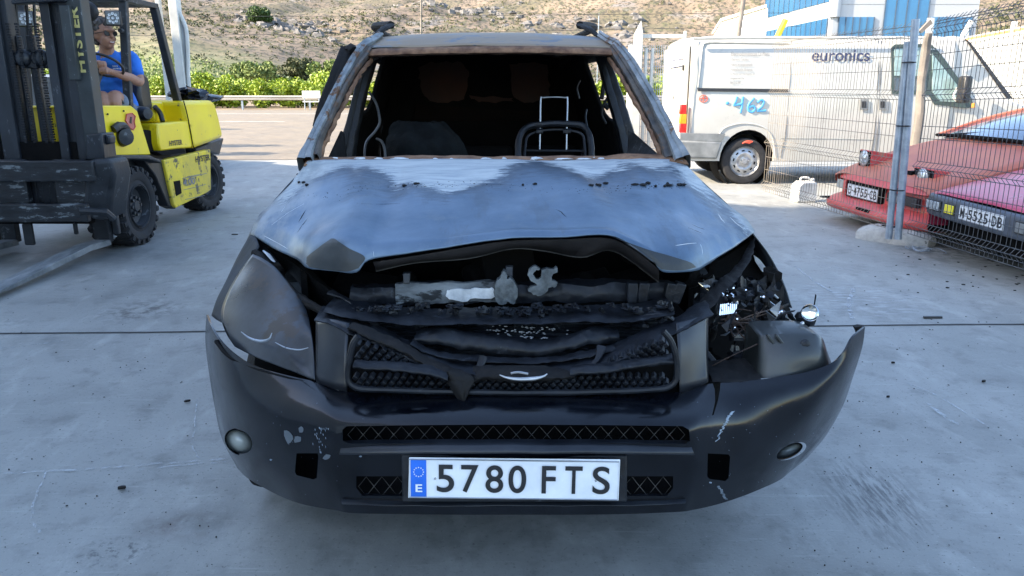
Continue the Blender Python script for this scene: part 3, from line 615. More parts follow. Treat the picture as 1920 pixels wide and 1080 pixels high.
def lay(rows_, name, m, parent, lift, n=5):
    G = [[Vector((p[0], p[1], 0)) for p in r] for r in rows_]; G = patch(G, n, n); c0_ = Vector((0,0,CAMH)); out_ = []
    for r in G:
        rr = []
        for p in r:
            d = ray(p.x, p.y).normalized(); h = _b.ray_cast(c0_, d)
            rr.append((h[0] if h[0] is not None else (rr[-1] if rr else W(p.x, p.y, 2.03))) - d * lift)
        out_.append(rr)
    return MB().grid(out_).build(name, m, parent, smooth=60)
lay([[(621,447),(626,447),(630,449),(634,452)],[(600,462),(618,464),(642,464),(655,466)],[(572,486),(605,488),(650,486),(684,482)],[(580,501),(612,506),(650,509),(672,503)]], 'bonnet_lip', 'flap', bonnet, .007, 9)
lay([[(1150,444),(1155,446),(1160,448),(1166,452)],[(1184,462),(1196,463),(1212,467),(1232,474)],[(1212,482),(1236,482),(1262,483),(1290,490)],[(1240,505),(1262,507),(1285,506),(1306,501)]], 'bonnet_lip', 'flap', bonnet, .007, 9)
# bent nose flaps are part of the bonnet sheet; folded strap left
MT['bowl'] = M('sooty_reflector', (.2,.23,.27), (.4,.43,.47), rough=.3, metal=.5, scale=8)
# ---- windscreen frame: pillars, header, scuttle
def beam(path, name, m, parent=CAR, n=6, w=.05, d=.07, rust=None):
    mb = MB(); mb.tube([W(*p) for p in path], 1.0, 10, smooth=n, flat=None) if False else None
    P = spline([W(*p[:3]) for p in path], n); ws = [q.x for q in spline([Vector((p[3],0,0)) for p in path], n)]
    G = []
    for i, p in enumerate(P):
        t = (P[min(len(P)-1,i+1)] - P[max(0,i-1)]).normalized(); s_ = t.cross(Vector((0,1,0))).normalized(); f_ = s_.cross(t).normalized()
        wv = ws[i]; G.append([p + s_*(wv*a) + f_*(d*b) for a, b in ((-.5,-.35),(-.42,-.5),(-.1,-.5),(.0,-.42),(.1,-.44),(.42,-.42),(.5,-.3),(.5,.4),(.42,.5),(-.42,.5),(-.5,.4))])
    o = len(mb.v); mb.grid(G, close=True); mb.jitter(.004, 16, 2); return mb.build(name, m, parent, smooth=50)
pl = beam([(572,308,2.76,.055),(586,270,2.86,.038),(617,203,3.02,.033),(646,145,3.18,.03),(678,94,3.36,.032),(708,72,3.52,.03)], 'pillar', 'rust_pillar')
pr = beam([(1280,306,2.76,.055),(1260,262,2.86,.04),(1228,198,3.02,.037),(1194,138,3.18,.034),(1163,94,3.36,.034),(1130,71,3.52,.03)], 'pillar', 'rust_pillar')
beam([(588,306,2.80,.045),(600,262,2.91,.036),(629,200,3.06,.034),(657,146,3.21,.032),(689,100,3.38,.03)], 'pillar_return', 'pillar_dark', pl, d=.08)
beam([(1258,306,2.80,.05),(1242,262,2.91,.042),(1213,204,3.06,.04),(1180,144,3.21,.036),(1150,100,3.38,.032)], 'pillar_return', 'pillar_dark', pr, d=.08)
# torn seal edges along the pillars
for pts, s_ in (([(598,300,2.83),(612,262,2.91),(641,203,3.05),(669,148,3.2),(696,112,3.36)], 1), ([(1240,294,2.83),(1224,255,2.91),(1196,200,3.05),(1165,145,3.2),(1142,110,3.36)], 2)):
    MB().tube([W(*p) for p in pts], .009, 6, smooth=8).jitter(.007, 45, s_).build('burnt_seal', 'rust', pl if s_ == 1 else pr)
hd = MB(); A = [(688,104,3.33),(760,101,3.31),(850,99,3.30),(925,98,3.30),(1010,98,3.30),(1090,100,3.31),(1160,103,3.33)]
B = [(x, y - 11, Y + .03) for x, y, Y in A]; hd.grid(patch([[W(x, y + 3, Y + .08) for x, y, Y in A], [W(*p) for p in A], [W(*p) for p in B]], 6, 3)); hd.jitter(.003, 20)
hd.build('header_rail', 'rust', CAR, smooth=50, solid=.004)
xs = [684, 740, 830, 925, 1020, 1105, 1162]
r0 = [W(x, y, 3.37) for x, y in zip(xs, (90,88,87,86,87,88,90))]; r1 = [W(x, y, 3.52) for x, y in zip((700,750,833,924,1016,1096,1146), (74,69,66,65,66,69,73))]
hw = [-.58, -.46, -.24, 0, .24, .46, .58]
def crown(z, d): return [z - d * abs(h / .58) ** 2.5 for h in hw]
r2 = [CL(h, 2.05, z) for h, z in zip(hw, crown(1.615, .04))]; r3 = [CL(h, 2.7, z) for h, z in zip(hw, crown(1.645, .045))]; r4 = [CL(h, 3.5, z) for h, z in zip(hw, crown(1.64, .045))]; r5 = [CL(h, 4.0, z) for h, z in zip(hw, crown(1.60, .045))]
rf = MB().grid(patch([r0, r1, r2, r3, r4, r5], 5, 5)); rf.jitter(.004, 5, 9); roof = rf.build('roof', 'roof_burnt', CAR, smooth=60, solid=.004)
for sgn in (-1, 1):   # roof sides down to the gutter
    e = [r0[-1 if sgn > 0 else 0], r1[-1 if sgn > 0 else 0], r2[-1 if sgn > 0 else 0], r3[-1 if sgn > 0 else 0], r4[-1 if sgn > 0 else 0], r5[-1 if sgn > 0 else 0]]
    MB().grid(patch([e, [p + Vector((sgn*.045, 0, -.035)) for p in e], [p + Vector((sgn*.07, 0, -.09)) for p in e]], 4, 3)).build('roof_side', 'rust_pillar', CAR, solid=.004)
    # roof rail, its front foot burnt to a stump
    px = 733 if sgn < 0 else 1087
    f0 = W(701 if sgn < 0 else 1122, 68, 3.52); f1 = W(718 if sgn < 0 else 1104, 55, 3.6); f2 = W(px, 47, 3.72)
    rl = MB().tube([f0, f1, f2], [.010, .017, .015], 8, smooth=5, flat=(.6,1.15)).jitter(.004, 40).build('rail_stump', 'char', CAR)
    MB().tube([f2, CL(sgn*.585, 2.6, 1.675), CL(sgn*.585, 3.6, 1.67), CL(sgn*.57, 3.95, 1.61)], .018, 8, smooth=4).build('roof_rail', 'char', CAR)
sc = MB(); A = [(575,306,2.76),(600,300,2.80),(700,300,2.84),(820,299,2.86),(925,298,2.87),(1040,299,2.86),(1150,298,2.84),(1240,297,2.80),(1286,303,2.76)]
P = spline([W(*p) for p in A], 8); P = [p + Vector((0, .0, .006 * noise.noise(p * 12) + .004)) for p in P]
sc.grid([[p + Vector((0,-.04,-.012)) for p in P], P, [p + Vector((0,.03,.004)) for p in P], [p + Vector((0,.1,-.06)) for p in P]]); sc.jitter(.004, 22)
sc.build('scuttle', 'rust', CAR, smooth=50, solid=.004)
fl = MB()
rq = random.Random(5)
for i in range(26):
    p = W(rq.uniform(620, 1240), 298, 2.82 + rq.uniform(0, .05)); fl.ball(p, (rq.uniform(.008,.035), .012, rq.uniform(.003,.007)), 7, 5, jit=.5)
fl.build('ash_flakes', 'ash_white', CAR)['kind'] = 'stuff'
from mathutils.bvhtree import BVHTree
_bb = BVHTree.FromPolygons([v for v in hb.v], hb.f)
fk = MB()
for i in range(170):
    px = rq.uniform(570, 1290); yy = 352 + 6*math.sin(px*.013) + rq.gauss(0, 4) + (12 if px < 640 else 0); h_ = _bb.ray_cast(Vector((0,0,CAMH)), ray(px, yy).normalized())[0]
    if h_ is not None: fk.ball(h_ + Vector((0,0,.001)), (rq.uniform(.001,.004), rq.uniform(.002,.005), .0015), 6, 4, jit=.6)
for cx_, n_ in ((1115, 5), (1213, 5), (1245, 4), (1275, 3), (990, 2), (770, 2), (560, 3)):
    for i in range(n_):
        px = cx_ + rq.gauss(0, 9); d = ray(px, 348 + rq.gauss(0, 2)).normalized(); p = _bb.ray_cast(Vector((0,0,CAMH)), d)[0] or W(px, 348, 2.5); fk.ball(p + Vector((0,0,.004)), (rq.uniform(.004,.014), rq.uniform(.005,.012), .004), 6, 4, jit=.6)
fk.build('charred_flakes', 'char', bonnet)['kind'] = 'stuff'
# ---- wings
MT['wing_dull'] = M('sooty_wing_edge', (.012,.015,.019), (.04,.048,.058), rough=.7, spec=.25, scale=9, bump=.3)
MT['seat_steel'] = M('seat_steel', (.02,.02,.02), (.07,.07,.068), rough=.5, metal=.4, scale=12)
MT['wing_paint'] = M('scorched_wing_paint', (.012,.015,.02), (.034,.042,.052), rough=.35, scale=7, coat=.3, spots=(.16,.17,.18), sscale=20, sth=.64)
def side_pt(s, y, z, off=0):   # body side, car coordinates
    hwid = .80 + .07 * math.sin(max(0, min(1, (z - .25) / .75)) * math.pi) - (.06 * max(0, (.9 - y)) if y < .9 else 0) + off
    return CL(s * hwid, y, z)
for s, hv, fr in ((-1, [r[0] for r in rows], [(472,441,2.44),(450,478,2.44),(424,530,2.38),(409,560,2.33),(399,590,2.30)]),
                  (1, [r[-1] for r in rows], [(1413,440,2.41),(1436,470,2.44),(1458,508,2.44),(1474,545,2.42),(1484,578,2.40)])):
    fp = [W(*p) for p in fr]; rws = [fp]
    for yl, ztop in ((.95, 0), (1.15, 0), (1.4, 0)):
        t = {.95: 2.62, 1.15: 2.8, 1.4: 3.1}[yl]
        top = hv[3] if yl == .95 else (hv[1] if yl == 1.15 else hv[0] + Vector((s*.02, .25, 0)))
        rr = [top + Vector((s*.004,0,-.004))]
        for zz in (.93, .86, .78, .70): rr.append(side_pt(s, yl, zz))
        rws.append(rr)
    G = patch(rws, 4, 4); wg = MB().grid(G); 
    o = wg.jitter(.003, 8).build('wing', 'wing_paint', CAR, smooth=50, solid=.004)
    # lower wing around the wheel arch, doors and sill
    arch = [(1.4,.70),(1.32,.62),(1.22,.68),(1.08,.755),(.90,.78),(.72,.75),(.62,.70)]
    MB().grid([[side_pt(s, y, .72) for y, z in arch], [side_pt(s, y, z) for y, z in arch], [side_pt(s, y, z, -.14) for y, z in arch]]).build('wheel_arch', 'char_blue', o, solid=.003)
MT['door_burnt'] = M('scorched_door_paint', (.05,.06,.07), (.2,.21,.2), rough=.6, scale=3, metal=.2, spots=(.1,.055,.03), sscale=8, sth=.58)
for s in (-1, 1):
    for nm, y0, y1 in (('front_door', 1.42, 2.38), ('rear_door', 2.40, 3.2)):
        G = [[side_pt(s, y, z) for y in (y0, y0+.02, (y0+y1)/2, y1-.02, y1)] for z in (.30, .40, .55, .7, .85, .97)]
        MB().grid(G).build(nm, 'door_burnt', CAR, solid=.03)
    MB().grid([[side_pt(s, y, z) for y in (3.2, 3.6, 4.0, 4.25)] for z in (.35, .5, .7, .85, 1.0)]).build('rear_wing', 'door_burnt', CAR, solid=.01)
    MB().grid([[side_pt(s, y, z, -.02) for y in (1.4, 2.3, 3.2)] for z in (.22, .30)]).build('sill', 'char', CAR, solid=.02)
# ---- middle pillars and sooty rear side glass
for pts in ([(698,100,4.08,.06),(680,160,4.03,.06),(664,225,3.98,.062),(656,262,3.96,.068),(648,306,3.94,.08)], [(1126,98,4.02,.06),(1146,160,3.97,.07),(1166,225,3.92,.078),(1176,262,3.9,.085),(1188,306,3.88,.10)]):
    beam(pts, 'door_pillar', 'char_blue', d=.09)
for s in (-1, 1):
    a = [W(722,98,4.62), W(707,150,4.66), W(690,205,4.7), W(658,228,4.6), W(652,300,4.5), W(652,340,4.5)] if s < 0 else [W(1092,98,4.58), W(1110,150,4.62), W(1134,214,4.66), W(1162,240,4.5), W(1172,300,4.4), W(1174,340,4.4)]
    b = [CL(s*.60,4.0,1.55), CL(s*.65,4.05,1.38), CL(s*.70,4.1,1.2), CL(s*.74,4.12,1.05), CL(s*.76,4.14,.85), CL(s*.76,4.14,.6)]
    MB().grid(patch([a, b], 4, 4)).build('rear_side_panel', 'soot', CAR, solid=.02)
    # roof frame above the doors
    MB().tube([W(700,100,3.38) if s < 0 else W(1146,100,3.38), CL(s*.60,2.35,1.565), CL(s*.60,3.2,1.57), CL(s*.58,3.95,1.53)], .03, 8, smooth=5).build('roof_frame', 'char', CAR)
# right hand rear door frame bar and curved mirror remains
MB().tube([W(1141,108,4.3), W(1134,150,4.28), W(1128,185,4.25)], .012, 6, smooth=4).build('window_channel', 'char', CAR)
MB().tube([W(1142,180,4.3), W(1132,195,4.3), W(1128,214,4.3), W(1136,232,4.3)], .007, 6, smooth=4).build('window_channel', 'char', CAR)
MB().tube([W(1134,196,4.2), W(1142,203,4.2)], .016, 6).build('door_latch', 'char', CAR)
# scorched front quarter shards
MB().prism([W(613,300,3.1), W(638,246,3.3), W(643,250,3.3), W(648,300,3.25)], (.0,.03,0)).build('mirror_base', 'char', CAR)
MB().prism([W(1178,300,3.2), W(1180,246,3.35), W(1190,250,3.3), (W(1240,294,2.95)), W(1240,300,2.9)], (.0,.03,0)).build('mirror_base', 'dark_metal', CAR)
# bent door window frame sticking out beside the left pillar
dfm = beam([(598,240,3.3,.05),(612,192,3.34,.055),(632,138,3.42,.055),(652,92,3.52,.06)], 'bent_door_frame', 'char', d=.03)
MB().tube([W(648,96,3.52), W(657,90,3.5), W(663,96,3.48)], .02, 8, smooth=3).jitter(.008, 40).build('melted_seal', 'char', dfm)
# ---- cabin
MB().bx(-1,1,0,1,0,1)
cab = MB(); cab.box(CL(0, 2.75, .33), (1.5, 3.0, .06), Matrix.Rotation(R(3.15),3,'Z')); cab.build('floor_pan', 'soot', CAR)
fw = MB(); A = [CL(x, 1.14, z) for x, z in ((-.74,.35),(.74,.35),(.72,1.07),(-.72,1.07))]; fw.prism(A, (0,.03,0)).build('bulkhead', 'soot', CAR)
# tailgate with browned rear glass
tg = MB(); A = [CL(x, 4.12 if z < 1.0 else 4.04 - (z-1)*.1, z) for x, z in ((-.75,.4),(.75,.4),(.74,1.0),(.60,1.61),(-.60,1.61),(-.74,1.0))]; tg.prism(A, (0,.04,0)).build('tailgate', 'soot', CAR)
mb = MB(); A = [CL(x, 4.02, z) for x, z in ((-.50,1.13),(.50,1.13),(.44,1.47),(-.44,1.47))]; mb.prism(A, (0,.015,0)).build('rear_glass', 'soot_brown', CAR, bevel=.02)
MT['brown_haze'] = M('heat_browned_glass', (.03,.012,.008), (.06,.026,.017), rough=.8, scale=4)
rq = random.Random(14)
for pts in ([(786,128),(800,118),(838,116),(872,120),(876,150),(868,186),(830,190),(800,184),(788,160)], [(958,122),(990,116),(1024,122),(1030,150),(1026,182),(1000,192),(966,186),(960,150)], [(880,176),(915,182),(955,184),(958,192),(915,190),(884,186)]):
    P = spline([W(x, y, 5.66) for x, y in pts + [pts[0]]], 4)[:-1]; P = [p + Vector((rq.uniform(-.012,.012),0,rq.uniform(-.012,.012))) for p in P]; MB().prism(P, (0,.006,0)).build('rear_glass_patch', 'brown_haze', CAR)
hl = MB().prism([CL(x, y, 1.575) for x, y in ((-.5,1.95),(.5,1.95),(.5,4.03),(-.5,4.03))], (0,0,.006)); hl.build('roof_lining', 'soot', CAR)
MB().bx(0,1,0,1,0,1)
bench = MB(); 
for x in (-.42, .0, .42): bench.box(CL(x, 3.35, .72), (.38,.12,.56), Matrix.Rotation(R(3.15),3,'Z') @ Matrix.Rotation(R(-14),3,'X'))
bench.build('rear_bench', 'soot', CAR, bevel=.03)
# driver seat: bare steel hoop (image right); passenger seat: torn burnt foam
S = 'dark_metal'
MT['wing_dull'] = M('sooty_wing_edge', (.012,.015,.019), (.04,.048,.058), rough=.7, spec=.25, scale=9, bump=.3)
MT['seat_steel'] = M('seat_steel', (.02,.02,.02), (.07,.07,.068), rough=.5, metal=.4, scale=12)
ds = MB().tube([W(*p) for p in ((973,320,3.35),(972,268,3.42),(982,244,3.46),(1000,235,3.48),(1040,232,3.48),(1085,234,3.48),(1102,246,3.46),(1108,270,3.42),(1110,320,3.35))], .014, 8, smooth=6).jitter(.003,30).build('seat_frame', 'char_blue', CAR)
MB().tube([W(*p) for p in ((983,320,3.37),(985,275,3.44),(994,252,3.48),(1040,243,3.5),(1088,250,3.48),(1096,275,3.44),(1098,320,3.37))], .006, 6, smooth=6).build('inner_hoop', 'char_blue', ds)
MB().tube([W(*p) for p in ((1012,283,3.46),(1013,230,3.49),(1014,186,3.52),(1018,183,3.52),(1040,182,3.52),(1060,183,3.52),(1064,186,3.52),(1063,230,3.49),(1062,283,3.46))], .0032, 6, smooth=5).build('headrest_frame', 'bowl', ds)
MB().tube([W(*p) for p in ((1006,246,3.47),(1018,246,3.47))], .012, 6).tube([W(*p) for p in ((1056,246,3.47),(1070,246,3.47))], .012, 6).tube([W(985,282,3.45), W(1095,283,3.45)], .005, 6).build('seat_bracket', 'char_blue', ds)
ps = MB(); pts = [(722,320),(724,262),(733,228),(738,236),(750,231),(768,236),(782,231),(800,232),(815,226),(828,236),(848,250),(866,278),(876,320)]
MT['foam'] = M('burnt_foam', (.0012,.0016,.002), (.006,.008,.009), spec=.15, rough=.95, scale=14, bump=1, bscale=50)
yy_ = [(322,722,876),(300,722,872),(278,723,866),(262,724,858),(250,728,848),(240,731,832),(233,735,824)]
rr_ = []
for y_, xa_, xb_ in yy_:
    rr_.append([W(xa_ + (xb_-xa_)*k/14, y_ - (5*abs(math.sin(k*1.9)) if y_ < 245 else 0), 3.42 - .12*math.sin(math.pi*k/14)**.7 * min(1,(y_-226)/40)) for k in range(15)])
G_ = patch(rr_, 2, 3); ps.grid(G_); ps.grid([G_[-1], [p + Vector((0,.1,-.01)) for p in G_[-1]]]); ps.grid([[p + Vector((0,.12,0)) for p in r] for r in G_]); ps.jitter(.012, 9).jitter(.006, 30)
ps = ps.build('seat_remains', 'foam', CAR, smooth=60)
MB().tube([W(*p) for p in ((684,320,3.3),(684,280,3.35),(690,262,3.4),(704,246,3.42),(712,228,3.44),(706,196,3.46),(692,172,3.48))], .006, 6, smooth=6).build('belt_hoop', 'seat_steel', CAR)
MB().tube([W(*p) for p in ((722,320,3.2),(722,285,3.25),(716,266,3.28),(706,260,3.3))], .006, 6, smooth=6).build('belt_hoop', 'seat_steel', CAR)
None and MB().tube([W(*p) for p in ((752,240,3.6),(756,200,3.62),(764,172,3.64),(800,168,3.64),(806,200,3.62),(808,240,3.6))], .006, 6, smooth=6).build('headrest_frame', 'char_blue', ps)
MB().tube([W(*p) for p in ((1104,250,3.7),(1098,222,3.75),(1100,205,3.78))], .005, 6, smooth=6).build('belt_hoop', 'char_blue', CAR)
MB().tube([W(*p) for p in ((1088,150,4.3),(1082,165,4.3),(1086,185,4.3))], .005, 6, smooth=6).build('belt_hoop', 'char_blue', CAR)
# ---- engine bay
for s in (-1, 1):
    A = [CL(s*.60, .62, .35), CL(s*.64, 1.12, .35), CL(s*.64, 1.12, .98), CL(s*.62, .75, .88), CL(s*.60, .64, .80)]
    MB().prism(A, (s*.02,0,0)).build('inner_wing', 'soot', CAR)
MB().prism([CL(-.5,.4,.30), CL(.5,.4,.30), CL(.6,1.1,.30), CL(-.6,1.1,.30)], (0,0,.02)).build('undertray', 'soot', CAR)
eng = MB(); rq = random.Random(8)
for i in range(34):
    c = CL(rq.uniform(-.5,.5), rq.uniform(.55,1.0), rq.uniform(.45,.80)); 
    if i % 2: eng.box(c, (rq.uniform(.08,.22), rq.uniform(.08,.2), rq.uniform(.06,.16)), Euler((rq.uniform(-.3,.3), rq.uniform(-.3,.3), rq.uniform(-.5,.5))))
    else: eng.cyl(c, c + Vector((rq.uniform(-.12,.12), rq.uniform(-.1,.1), rq.uniform(-.05,.12))), rq.uniform(.02,.06), 10)
eng.build('engine', 'soot', CAR, bevel=.008)
# left slam gap: folded slotted bracket between lamp and bonnet
br = MB(); br.ribbon([W(498,462,2.42), W(560,500,2.34), W(620,548,2.26), W(672,590,2.2)], [W(520,488,2.5), W(560,530,2.46), W(600,575,2.4), W(655,610,2.3)], back=(0,.03,0)); br.jitter(.006, 25); br.build('slam_bracket', 'char', CAR, solid=.004)
sk = MB(); sk.tube([W(478,474,2.33), W(520,520,2.24), W(575,568,2.14), W(650,600,2.04)], .014, 8, smooth=6); sk.jitter(.006, 30); sk.build('lamp_surround', 'char', CAR)
MB().prism([W(492,470,2.3), W(505,478,2.3), W(515,492,2.29), W(508,488,2.29)], (0,.01,0)).build('white_clip', 'ash_white', CAR)
# cross member with ash, latch lumps
def box_strip(a, b, c, d, depth, name, m, n=30, j=.004, seed=0):
    """bar between upper edge a-b and lower edge d-c"""
    A = [W(*a).lerp(W(*b), i / n) for i in range(n + 1)]; D = [W(*d).lerp(W(*c), i / n) for i in range(n + 1)]; k = Vector((0, depth, 0))
    return MB().grid([[p + k for p in A], A] + [[p.lerp(q, t) + Vector((0,-.008*math.sin(math.pi*t),0)) for p, q in zip(A, D)] for t in (.15,.35,.5,.65,.85)] + [D, [p + k for p in D]]).jitter(j, 14, seed).jitter(.0025, 60, seed)
cm = box_strip((655,540,2.13),(1262,532,2.13),(1262,565,2.12),(655,572,2.12), .06, '', '', n=160, j=.011).build('cross_member', 'char_blue', CAR, smooth=50)
box_strip((742,532,2.115),(962,529,2.115),(962,566,2.105),(742,571,2.105), .02, '', '', n=90, j=.007, seed=3).build('ashy_plate', 'ash_metal', cm, smooth=50)
rq = random.Random(44)
def outline(poly, Y, dep, name, m, parent, jit=.002, seed=0):
    P = spline([W(x, y, Y) for x, y in poly] + [W(*poly[0], Y)], 3)[:-1]; P = [p + Vector((rq.uniform(-jit,jit),0,rq.uniform(-jit,jit))) for p in P]
    return MB().prism(P, (0,dep,0)).build(name, m, parent, bevel=.003)
outline([(838,545),(850,541),(872,543),(900,540),(922,541),(934,546),(930,556),(915,561),(890,560),(868,566),(848,562),(836,556)], 2.096, .008, 'white_ash_patch', 'ash_white', cm, .0025)
outline([(926,548),(930,530),(938,520),(944,509),(950,514),(952,526),(957,522),(966,532),(972,545),(968,562),(960,570),(950,566),(940,572),(930,562)], 2.075, .03, 'bonnet_latch', 'lump_metal', cm)
outline([(992,505),(1004,499),(1014,505),(1006,507),(1000,514),(1006,524),(1014,520),(1016,508),(1026,503),(1036,506),(1043,501),(1045,510),(1034,517),(1036,526),(1045,530),(1042,539),(1032,538),(1024,548),(1012,556),(1000,552),(990,543),(1000,536),(1008,534),(996,526),(990,515)], 2.068, .018, 'bonnet_latch', 'lump_metal', cm)
for x in (946, 962): MB().cyl(W(x,566,2.08), W(x,566,2.11), .007, 8).build('latch_bolt', 'lump_metal', cm)
for x, y0, y1 in ((762,512,532),(770,575,596),(676,572,600),(1143,568,590),(1238,560,600),(955,500,526)):
    MB().prism([W(x-7,y0,2.12), W(x+7,y0,2.12), W(x+6,y1,2.11), W(x-6,y1,2.11)], (0,.02,0)).build('bracket', 'dark_metal', cm, bevel=.002)
for i, x in enumerate((1185, 1205, 1255, 1270)):
    MB().box(W(x, 548, 2.1), (.03,.03,.06), Euler((0,.1*i,0))).build('bracket', 'char_blue', cm, bevel=.004)
# radiator
mr_ = M('radiator_core', (.012,.016,.022), (.035,.042,.052), rough=.5, scale=20, stretch=(1,1,12), bump=1, bscale=90); MT['radiator'] = mr_
rad = box_strip((668,590,2.07),(1250,588,2.07),(1240,690,1.98),(690,690,1.98), .05, '', '', n=60, j=.006).build('radiator', 'radiator', CAR, smooth=50)
mb = MB()
for k in range(12):
    y = 596 + k * 6; mb.tube([W(690, y + 2, 2.055 - k*.006), W(960, y + 4*math.sin(k), 2.05 - k*.006), W(1232, y, 2.055 - k*.006)], .003, 5, smooth=6)
mb.build('radiator_fins', 'char_blue', rad)
mb = MB(); rq = random.Random(3)
for k in range(110):
    x = rq.gauss(985, 38); y = 612 + 9 * rq.randrange(3) + rq.gauss(0, 1.5) + (x - 960) * .06; mb.ball(W(x, y, 2.022 - (y-600)*.001), (.0036, .002, .0016), 5, 4)
mb.build('solder_beads', 'bare_metal', rad)
# upper tie bar and melted grille top
def rb(up, lo, name, m, back=.03, bulge=.3, j=.005, parent=CAR, seed=0, sm=16):
    a = spline([W(*p) for p in up], sm); b = spline([W(*p) for p in lo], sm); bk = Vector((0, back, 0)); rws = []
    for t in (0, .12, .3, .5, .7, .88, 1): rws.append([p.lerp(q, t) - bk*bulge*math.sin(math.pi*t) for p, q in zip(a, b)])
    k = 0 if m == 'bumper_trim' else 1
    mb = MB().grid([[p + bk for p in a], *rws, [p + bk for p in b]]).jitter(j, 14, seed); mb.jitter(.0032*k, 55, seed+3); return mb.build(name, m, parent, smooth=50)
rb([(612,574,1.99),(650,583,1.96),(760,596,1.95),(880,598,1.95),(1000,596,1.95),(1120,592,1.96),(1200,588,1.97),(1262,575,1.98)], [(612,586,1.98),(652,596,1.95),(760,606,1.94),(880,606,1.94),(1000,604,1.94),(1120,602,1.95),(1200,600,1.96),(1262,590,1.97)], 'upper_duct', 'char_blue', .1)
rb([(780,626,1.93),(820,618,1.93),(870,625,1.93),(928,632,1.92),(937,632,1.92),(1000,640,1.92),(1060,634,1.92),(1095,620,1.93),(1115,616,1.94),(1160,622,1.94)], [(772,642,1.92),(820,646,1.91),(870,656,1.91),(928,662,1.90),(937,664,1.90),(1000,666,1.90),(1060,658,1.90),(1100,648,1.91),(1125,644,1.92),(1160,640,1.93)], 'support_panel', 'char_blue', .02, .6)
rb([(596,586,1.985),(625,594,1.96),(660,606,1.93),(730,632,1.9),(800,664,1.87),(850,682,1.86),(960,690,1.85),(1060,684,1.86),(1130,668,1.87),(1190,640,1.89),(1262,608,1.93),(1330,572,2.0)],
   [(594,600,1.965),(620,610,1.93),(650,624,1.9),(716,652,1.87),(790,684,1.84),(850,698,1.83),(960,703,1.82),(1060,700,1.83),(1130,690,1.84),(1190,662,1.86),(1262,628,1.9),(1332,592,1.97)], 'melted_grille_top', 'char_blue', .05, .7, .006)
rb([(770,640,1.89),(800,655,1.88),(850,668,1.87),(960,675,1.87),(1060,670,1.87),(1110,660,1.88),(1150,648,1.9)], [(768,646,1.88),(800,662,1.87),(850,674,1.86),(960,681,1.86),(1060,676,1.86),(1115,668,1.87),(1152,655,1.89)], 'sagging_strip', 'char_blue', .02, .5, .004, seed=4)
rb([(660,606,1.89),(700,624,1.87),(750,645,1.85),(800,672,1.83),(840,690,1.81),(862,705,1.79),(872,722,1.78)], [(652,616,1.88),(695,636,1.86),(745,658,1.84),(795,684,1.82),(830,706,1.8),(850,735,1.785),(866,772,1.78)], 'hanging_strip', 'char', .02, .6, .004, seed=7)
rb([(845,692,1.80),(870,700,1.79),(890,712,1.79),(880,735,1.78),(874,752,1.78)], [(838,700,1.79),(850,725,1.785),(858,745,1.78),(862,760,1.78),(865,772,1.78)], 'melted_drip', 'char', .015, .6, .004, seed=9)
# ---- bumper
bc = [ # x, then (y, Y) for rows top .. bottom ; x offsets handled by row lists
 # top row            r1                r2                r3                r4               r5
 [(387,590,2.32),(385,640,2.31),(392,700,2.29),(402,760,2.27),(416,822,2.24),(445,878,2.2)],
 [(396,612,2.20),(398,655,2.18),(405,712,2.15),(416,772,2.13),(430,835,2.10),(462,895,2.08)],
 [(415,642,2.10),(420,680,2.07),(428,732,2.03),(440,788,2.01),(456,850,1.99),(490,912,1.99)],
 [(448,670,2.01),(455,705,1.97),(463,750,1.93),(474,800,1.91),(490,862,1.90),(525,930,1.92)],
 [(490,690,1.95),(500,722,1.90),(508,762,1.85),(518,808,1.83),(532,872,1.83),(562,944,1.85)],
 [(540,704,1.91),(552,735,1.85),(560,772,1.79),(568,812,1.77),(578,878,1.77),(600,952,1.80)],
 [(592,716,1.88),(600,745,1.81),(606,780,1.745),(610,815,1.725),(616,882,1.73),(632,957,1.76)],
 [(650,735,1.84),(650,758,1.78),(650,796,1.71),(650,834,1.70),(652,890,1.715),(662,962,1.73)],
 [(760,737,1.82),(758,760,1.755),(756,798,1.69),(756,835,1.68),(756,892,1.695),(760,964,1.705)],
 [(860,739,1.81),(860,762,1.745),(860,799,1.68),(860,836,1.67),(860,893,1.685),(860,965,1.695)],
 [(963,740,1.805),(963,763,1.74),(963,800,1.675),(963,836,1.665),(963,894,1.68),(963,965,1.69)],
 [(1066,739,1.81),(1066,762,1.745),(1066,799,1.68),(1066,836,1.67),(1066,893,1.685),(1066,965,1.695)],
 [(1166,737,1.82),(1168,760,1.755),(1170,798,1.69),(1170,835,1.68),(1170,892,1.695),(1166,964,1.705)],
 [(1275,735,1.84),(1278,758,1.78),(1280,796,1.71),(1280,834,1.70),(1278,890,1.715),(1268,960,1.73)],
 [(1328,720,1.87),(1328,748,1.81),(1324,784,1.745),(1320,818,1.725),(1314,884,1.73),(1300,956,1.76)],
 [(1385,716,1.88),(1380,745,1.83),(1372,785,1.78),(1366,822,1.765),(1360,882,1.77),(1344,946,1.80)],
 [(1450,708,1.89),(1440,740,1.84),(1426,782,1.81),(1416,822,1.80),(1408,874,1.81),(1388,932,1.84)],
 [(1510,698,1.90),(1498,732,1.86),(1480,775,1.84),(1466,815,1.84),(1452,864,1.86),(1428,916,1.89)],
 [(1556,682,1.91),(1545,718,1.88),(1528,762,1.87),(1510,804,1.89),(1488,852,1.92),(1462,900,1.96)],
 [(1583,660,1.93),(1574,700,1.91),(1558,748,1.92),(1538,794,1.95),(1510,842,1.99),(1482,884,2.03)],
 [(1600,632,1.96),(1595,678,1.95),(1582,728,1.97),(1562,780,2.01),(1532,830,2.06),(1500,870,2.1)],
 [(1622,613,2.02),(1617,650,2.02),(1600,705,2.05),(1580,762,2.1),(1548,818,2.16),(1514,858,2.2)]]
